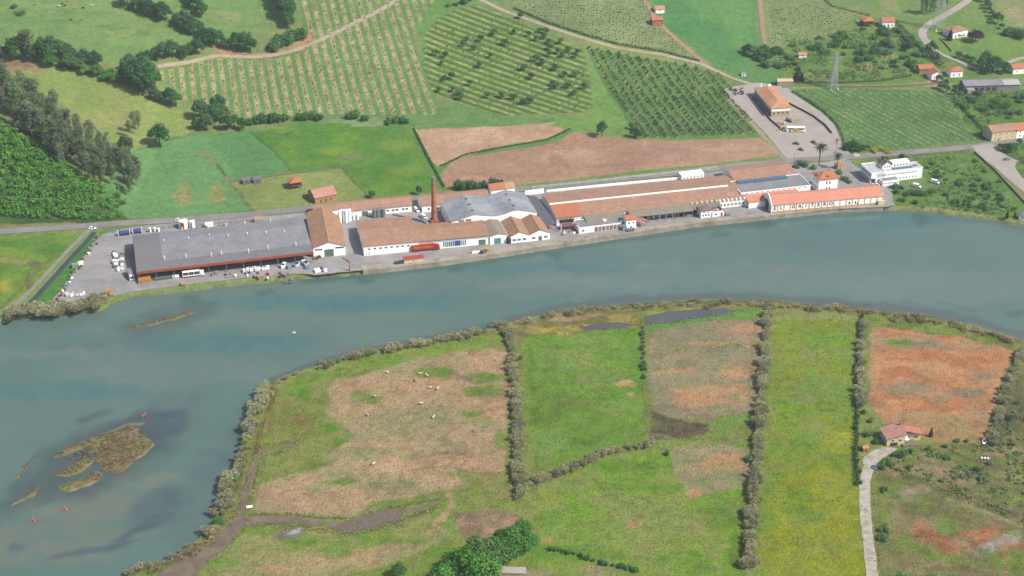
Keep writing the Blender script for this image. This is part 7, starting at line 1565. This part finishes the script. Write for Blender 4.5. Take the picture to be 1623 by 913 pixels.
for i, (x, y) in enumerate([(388, 292), (394, 291), (405, 290.5), (411, 290)]):
    for k_ in range(2): crate('grey rack stack on the grass at the left of the mown plot', x, y - k_ * 2.5, 2.0, 1.8, 3.0, plain('grey_rack', C(168, 164, 168), C(120, 116, 120), 2), R(10), 'grey rack stacks on the mown plot', 'rack_stack', cat='rack')
for i in range(22): crate('* barrel table in the terrace clutter left of the coach', random.uniform(1232, 1246), random.uniform(194, 207), .8, .8, .9, random.choice([BROWN, CREAM, SCR[4]]), R(30), 'terrace tables left of the coach', 'terrace_table', None, 'table', False)
for i in range(14): crate('* machine part stored behind the visitor building', random.uniform(1158, 1180), random.uniform(140, 153), random.uniform(.8, 2.2), 1, random.uniform(.5, 1.6), random.choice([DARK, SCR[4], WOOD, PG]), random.uniform(0, 3), 'machine parts behind the visitor building', 'machine_part', None, 'machine part', False)
crate('white sheet lying at the channel bank in the meadow', 395.5, 804.5, 2.6, 1.4, .5, PW, R(10), name='white_sheet', z=NEAR, cat='sheet', slats=False)
t = crate('pale concrete slab at the bottom edge', 812, 905, 11, 4, .45, plain('pale_slab', C(206, 200, 190), C(190, 182, 170)), R(-3), name='concrete_slab', z=NEAR, cat='slab', slats=False)
for x, y in [(1556, 727), (1561, 727.5), (1566, 728)]: crate('white sack beside the hedge at the lower right', x, y, .9, .8, .6, PW, 0, 'white sacks by the hedge', 'sack', NEAR, 'sack', False)
# ------------------------------------------------------------------ poles, pylons
POLE = plain('concrete_pole', C(186, 182, 172), C(166, 162, 152), 1, .85)
def pole(px, py, h, label, z=None):
    t = place('utility_pole', label, 'pole', px, py, z, 0, None); MB().cyl((0, 0, -.5), (0, 0, h), .2, .13, 8).build('shaft', POLE, t); MB().box(-.8, .8, -.07, .07, h - .6, h - .45).build('crossarm', DARK, t)
for a in [(190, 313, 10, 'pale utility pole at the field edge beside the wooded slope'), (212, 349, 10, 'utility pole beside the road at the foot of the wooded slope', ), (398.5, 326, 9, 'utility pole at the lower corner of the mown plot'), (447, 343, 10, 'utility pole behind the right end of the grey shed'), (540.5, 267, 9, 'utility pole at the top corner of the mown plot'),
          (512, 183, 11, 'utility pole at the lower edge of the striped orchard'), (657, 62, 11, 'utility pole at the upper right edge of the striped orchard'), (680, 119, 10, 'utility pole between striped orchard and middle orchard'), (1077, 50, 10, 'utility pole in the smooth green meadow, upper one'), (1157, 104, 10, 'utility pole in the smooth green meadow, lower one'),
          (1092, 118, 11, 'utility pole inside the right hand orchard'), (1514, 164, 12, 'utility pole at the top right corner of the trellis field'), (90, 172, 20, 'tall pale pole in front of the dark eucalyptus stand'), (1258, 262, 8, 'dark lamp pole at the road left of the palms'), (1322, 266, 6, 'short pole beside the orange kiosk'), (1474, 246, 7, 'road pole on the fence line right of the hotel'), (1412, 22, 9, 'utility pole above the white hillside farmhouse'), (1575, 118, 10, 'utility pole in front of the dense trees above the grey farm shed')]:
    pole(a[0], a[1], a[2], a[3])
def pylon(px, py, h, label, base):
    t = place('pylon', label, 'pylon', px, py, None, R(15)); PY = plain('pylon_steel', C(206, 210, 208), C(190, 194, 192), 1, .5); W = lambda z: base * (1 - z / h) ** 1.2 * .5 + .45
    for sx in (-1, 1):
        for sy in (-1, 1):
            m_ = MB(); zs = np.linspace(0, h, 9)
            for z0, z1 in zip(zs, zs[1:]): m_.bar((sx * W(z0), sy * W(z0), z0), (sx * W(z1), sy * W(z1), z1), .26)
            m_.build('leg', PY, t); MB().box(sx * W(0) - .4, sx * W(0) + .4, sy * W(0) - .4, sy * W(0) + .4, -.5, .3).build('footing', WHITE, t)
    m_ = MB(); zs = np.linspace(0, h * .96, 13)
    for z0, z1 in zip(zs, zs[1:]):
        for k_ in range(4):
            c_ = [(-1, -1), (1, -1), (1, 1), (-1, 1)]; p, q = c_[k_], c_[(k_ + 1) % 4]
            m_.bar((p[0] * W(z0), p[1] * W(z0), z0), (q[0] * W(z1), q[1] * W(z1), z1), .14).bar((q[0] * W(z0), q[1] * W(z0), z0), (p[0] * W(z1), p[1] * W(z1), z1), .14)
    m_.build('bracing', PY, t)
    for z, l_ in ((h * .74, 4.5), (h * .84, 5.2), (h * .94, 3.8)): MB().bar((-l_, 0, z), (l_, 0, z), .16).bar((-l_, 0, z), (0, 0, z + 1.2), .1).bar((l_, 0, z), (0, 0, z + 1.2), .1).build('crossarm', PY, t)
pylon(1320, 140, 26, 'grey lattice pylon standing above the trellis field', 4.4); pylon(1487, 46, 44, 'tall white lattice pylon beside the upper road at the top edge', 6.5)
# ------------------------------------------------------------------ river craft, animals
def skin(name, pts, edges, rad, sub=1):
    me = bpy.data.meshes.new(name); me.from_pydata(pts, edges, []); o = bpy.data.objects.new(name, me); COL.objects.link(o)
    md = o.modifiers.new('s', 'SKIN')
    for v_, r_ in zip(me.skin_vertices[0].data, rad): v_.radius = (r_, r_)
    me.skin_vertices[0].data[0].use_root = True
    o.modifiers.new('b', 'SUBSURF').levels = sub; bpy.context.view_layer.update()
    m2 = bpy.data.meshes.new_from_object(o.evaluated_get(bpy.context.evaluated_depsgraph_get())); bpy.data.objects.remove(o); return m2
COWP = [(0, 0, .95), (.55, 0, 1.0), (-.55, 0, 1.0), (.85, 0, 1.15), (1.1, 0, 1.3), (1.4, 0, 1.12), (1.55, 0, 1.0), (.5, .2, .65), (.5, .22, .32), (.5, .22, .03), (.5, -.2, .65), (.55, -.22, .32), (.55, -.22, .03), (-.62, .22, .68), (-.7, .22, .36), (-.64, .22, .03), (-.62, -.22, .68), (-.72, -.22, .36), (-.66, -.22, .03), (-.9, 0, 1.05), (-.98, 0, .6), (1.12, .22, 1.36), (1.12, -.22, 1.36)]
COWE = [(0, 1), (0, 2), (1, 3), (3, 4), (4, 5), (5, 6), (1, 7), (7, 8), (8, 9), (1, 10), (10, 11), (11, 12), (2, 13), (13, 14), (14, 15), (2, 16), (16, 17), (17, 18), (2, 19), (19, 20), (4, 21), (4, 22)]
COWR = [.40, .36, .36, .25, .18, .15, .12, .16, .09, .07, .16, .09, .07, .19, .10, .07, .19, .10, .07, .06, .04, .05, .05]
cow_me = {}
for nm, c1, c2 in (('white', C(252, 244, 222), C(236, 222, 196)), ('tan', C(226, 176, 120), C(206, 152, 98)), ('dark', C(70, 60, 54), C(50, 44, 40))):
    m_ = skin('cow_' + nm, COWP, COWE, COWR); m_.materials.append(plain('hide_' + nm, c1, c2, 3, .9, world=False)); cow_me[nm] = m_
def cow(px, py, col, label, group):
    o = link('cow', cow_me[col]); o.location = at(px, py); o.rotation_euler = (0, 0, random.uniform(0, 6.28)); o.scale = (.95, .95, .95); o.location.z += .12; tag(o, label, 'cow', group)
for x, y in [(614, 592), (665, 594), (677, 597), (694, 618), (668, 641), (687, 663), (582, 659), (593, 630), (592, 737), (681, 616)]: cow(x, y, 'white', 'white cow grazing on the tan meadow pasture', 'white cows on the meadow')
cow(659, 604, 'tan', 'tan cow grazing among the white cows on the meadow', None)
for x, y, c_ in [(94, 11, 'white'), (119, 14, 'tan'), (146, 10, 'white'), (131, 32, 'tan'), (56, 8, 'tan'), (107, 3, 'tan')]: cow(x, y, c_, 'pale or tan cow grazing on the top left pasture', 'pale cows on the top pasture')
for x, y in [(99, 7), (132, 14), (113, 33), (103, 10)]: cow(x, y, 'dark', 'dark cow grazing on the top left pasture', 'dark cows on the top pasture')
cow(1599, 17, 'white', 'white cow alone in the field at the top right corner', None)
KO = plain('orange_kayak', C(240, 92, 60), C(226, 76, 50), 1, .4)
body = skin('paddler', [(0, 0, .12), (0, 0, .4), (0, 0, .66), (0, 0, .78), (.02, 0, .95), (.02, .2, .62), (.2, .32, .4), (.42, .3, .5), (.02, -.2, .62), (.2, -.32, .42), (.42, -.3, .55), (.4, .12, .12), (.8, .12, .16), (.4, -.12, .12), (.8, -.12, .16)],
            [(0, 1), (1, 2), (2, 3), (3, 4), (2, 5), (5, 6), (6, 7), (2, 8), (8, 9), (9, 10), (0, 11), (11, 12), (0, 13), (13, 14)], [.17, .17, .17, .07, .12, .08, .055, .045, .08, .055, .045, .09, .06, .09, .06])
def kayak(px, py, ang, label, plabel, shirt):
    p = at(px, py, 0.0); t = empty('kayak', p, ang, label, 'kayak'); L = 2.6
    MB().loft([[(x, -w_, .32 + r2), (x, -w_ * .6, .02 + r2), (x, w_ * .6, .02 + r2), (x, w_, .32 + r2)] for x, w_, r2 in [(-L, .02, .16), (-L * .7, .2, .05), (-L * .3, .34, 0), (L * .2, .36, 0), (L * .7, .2, .05), (L, .02, .16)]]).build('hull', KO, t)
    MB().cyl((-.1, 0, .3), (-.1, 0, .38), .36, .34, 14).build('cockpit', DARK, t)
    m_ = body.copy(); m_.materials.clear(); m_.materials.append(shirt); o = link('person', m_); o.location = p + Vector((-.1 * math.cos(ang), -.1 * math.sin(ang), .2)); o.rotation_euler = (0, 0, ang); tag(o, plabel, 'person')
    MB().cyl((0, 0, .9), (.06, 0, 1.08), .125, .1, 8).build('hair', DARK, o)
    pd = MB().cyl((.32, -1.0, .62), (.32, 1.0, .86), .025, .025, 6).box(.29, .35, .95, 1.35, .74, 1.0).box(.29, .35, -1.35, -.95, .46, .72).build('paddle', PW); pd.location = o.location; pd.rotation_euler = (0, 0, ang); tag(pd, 'paddle held by the ' + plabel.replace('paddler sitting in', 'person in'), 'paddle')
SH = plain('red_vest', C(220, 70, 60), None, 1, .8); SB = plain('yellow_vest', C(230, 190, 70), None, 1, .8)
kayak(53, 826.5, R(35), 'orange kayak nearest the lower left corner', 'paddler sitting in the lower left orange kayak', SH); kayak(104, 808.5, R(38), 'orange kayak just below the grassy islet', 'paddler sitting in the kayak below the islet', SB); kayak(228, 660, R(-20), 'orange kayak above the grassy islet', 'paddler sitting in the kayak above the islet', SH)
def boat(px, py, ang, label, mat, L=2.2, z=0.0):
    t = empty('small_boat', at(px, py, z), ang, label, 'boat')
    MB().loft([[(x, -w_, .5), (x, -w_ * .5, .0), (x, w_ * .5, .0), (x, w_, .5)] for x, w_ in [(-L, .7), (-L * .3, .85), (L * .4, .75), (L, .06)]]).build('hull', mat, t); MB().box(-L * .5, L * .2, -.5, .5, .5, .62).build('thwart', WOOD, t)
boat(1560, 700, R(75), 'white boat resting on land beside the grey hedge at the lower right', PW, 2.6, NEAR + .1)
boat(466, 528, R(10), 'tiny white boat moored alone in the middle of the river', PW, .7)
# ------------------------------------------------------------------ air
def haze():
    m_ = bpy.data.materials.new('haze'); m_.use_nodes = True; n = m_.node_tree.nodes; n.clear(); o = n.new('ShaderNodeOutputMaterial'); v_ = n.new('ShaderNodeVolumePrincipled')
    v_.inputs['Color'].default_value = (.86, .92, 1.0, 1); v_.inputs['Density'].default_value = HAZE; v_.inputs['Anisotropy'].default_value = .2
    m_.node_tree.links.new(v_.outputs[0], o.inputs['Volume'])
    tag(MB().box(-2700, 2700, -2700, 2900, -4.5, 440).build('haze', m_), kind='stuff')
HAZE = 0.00008
haze()
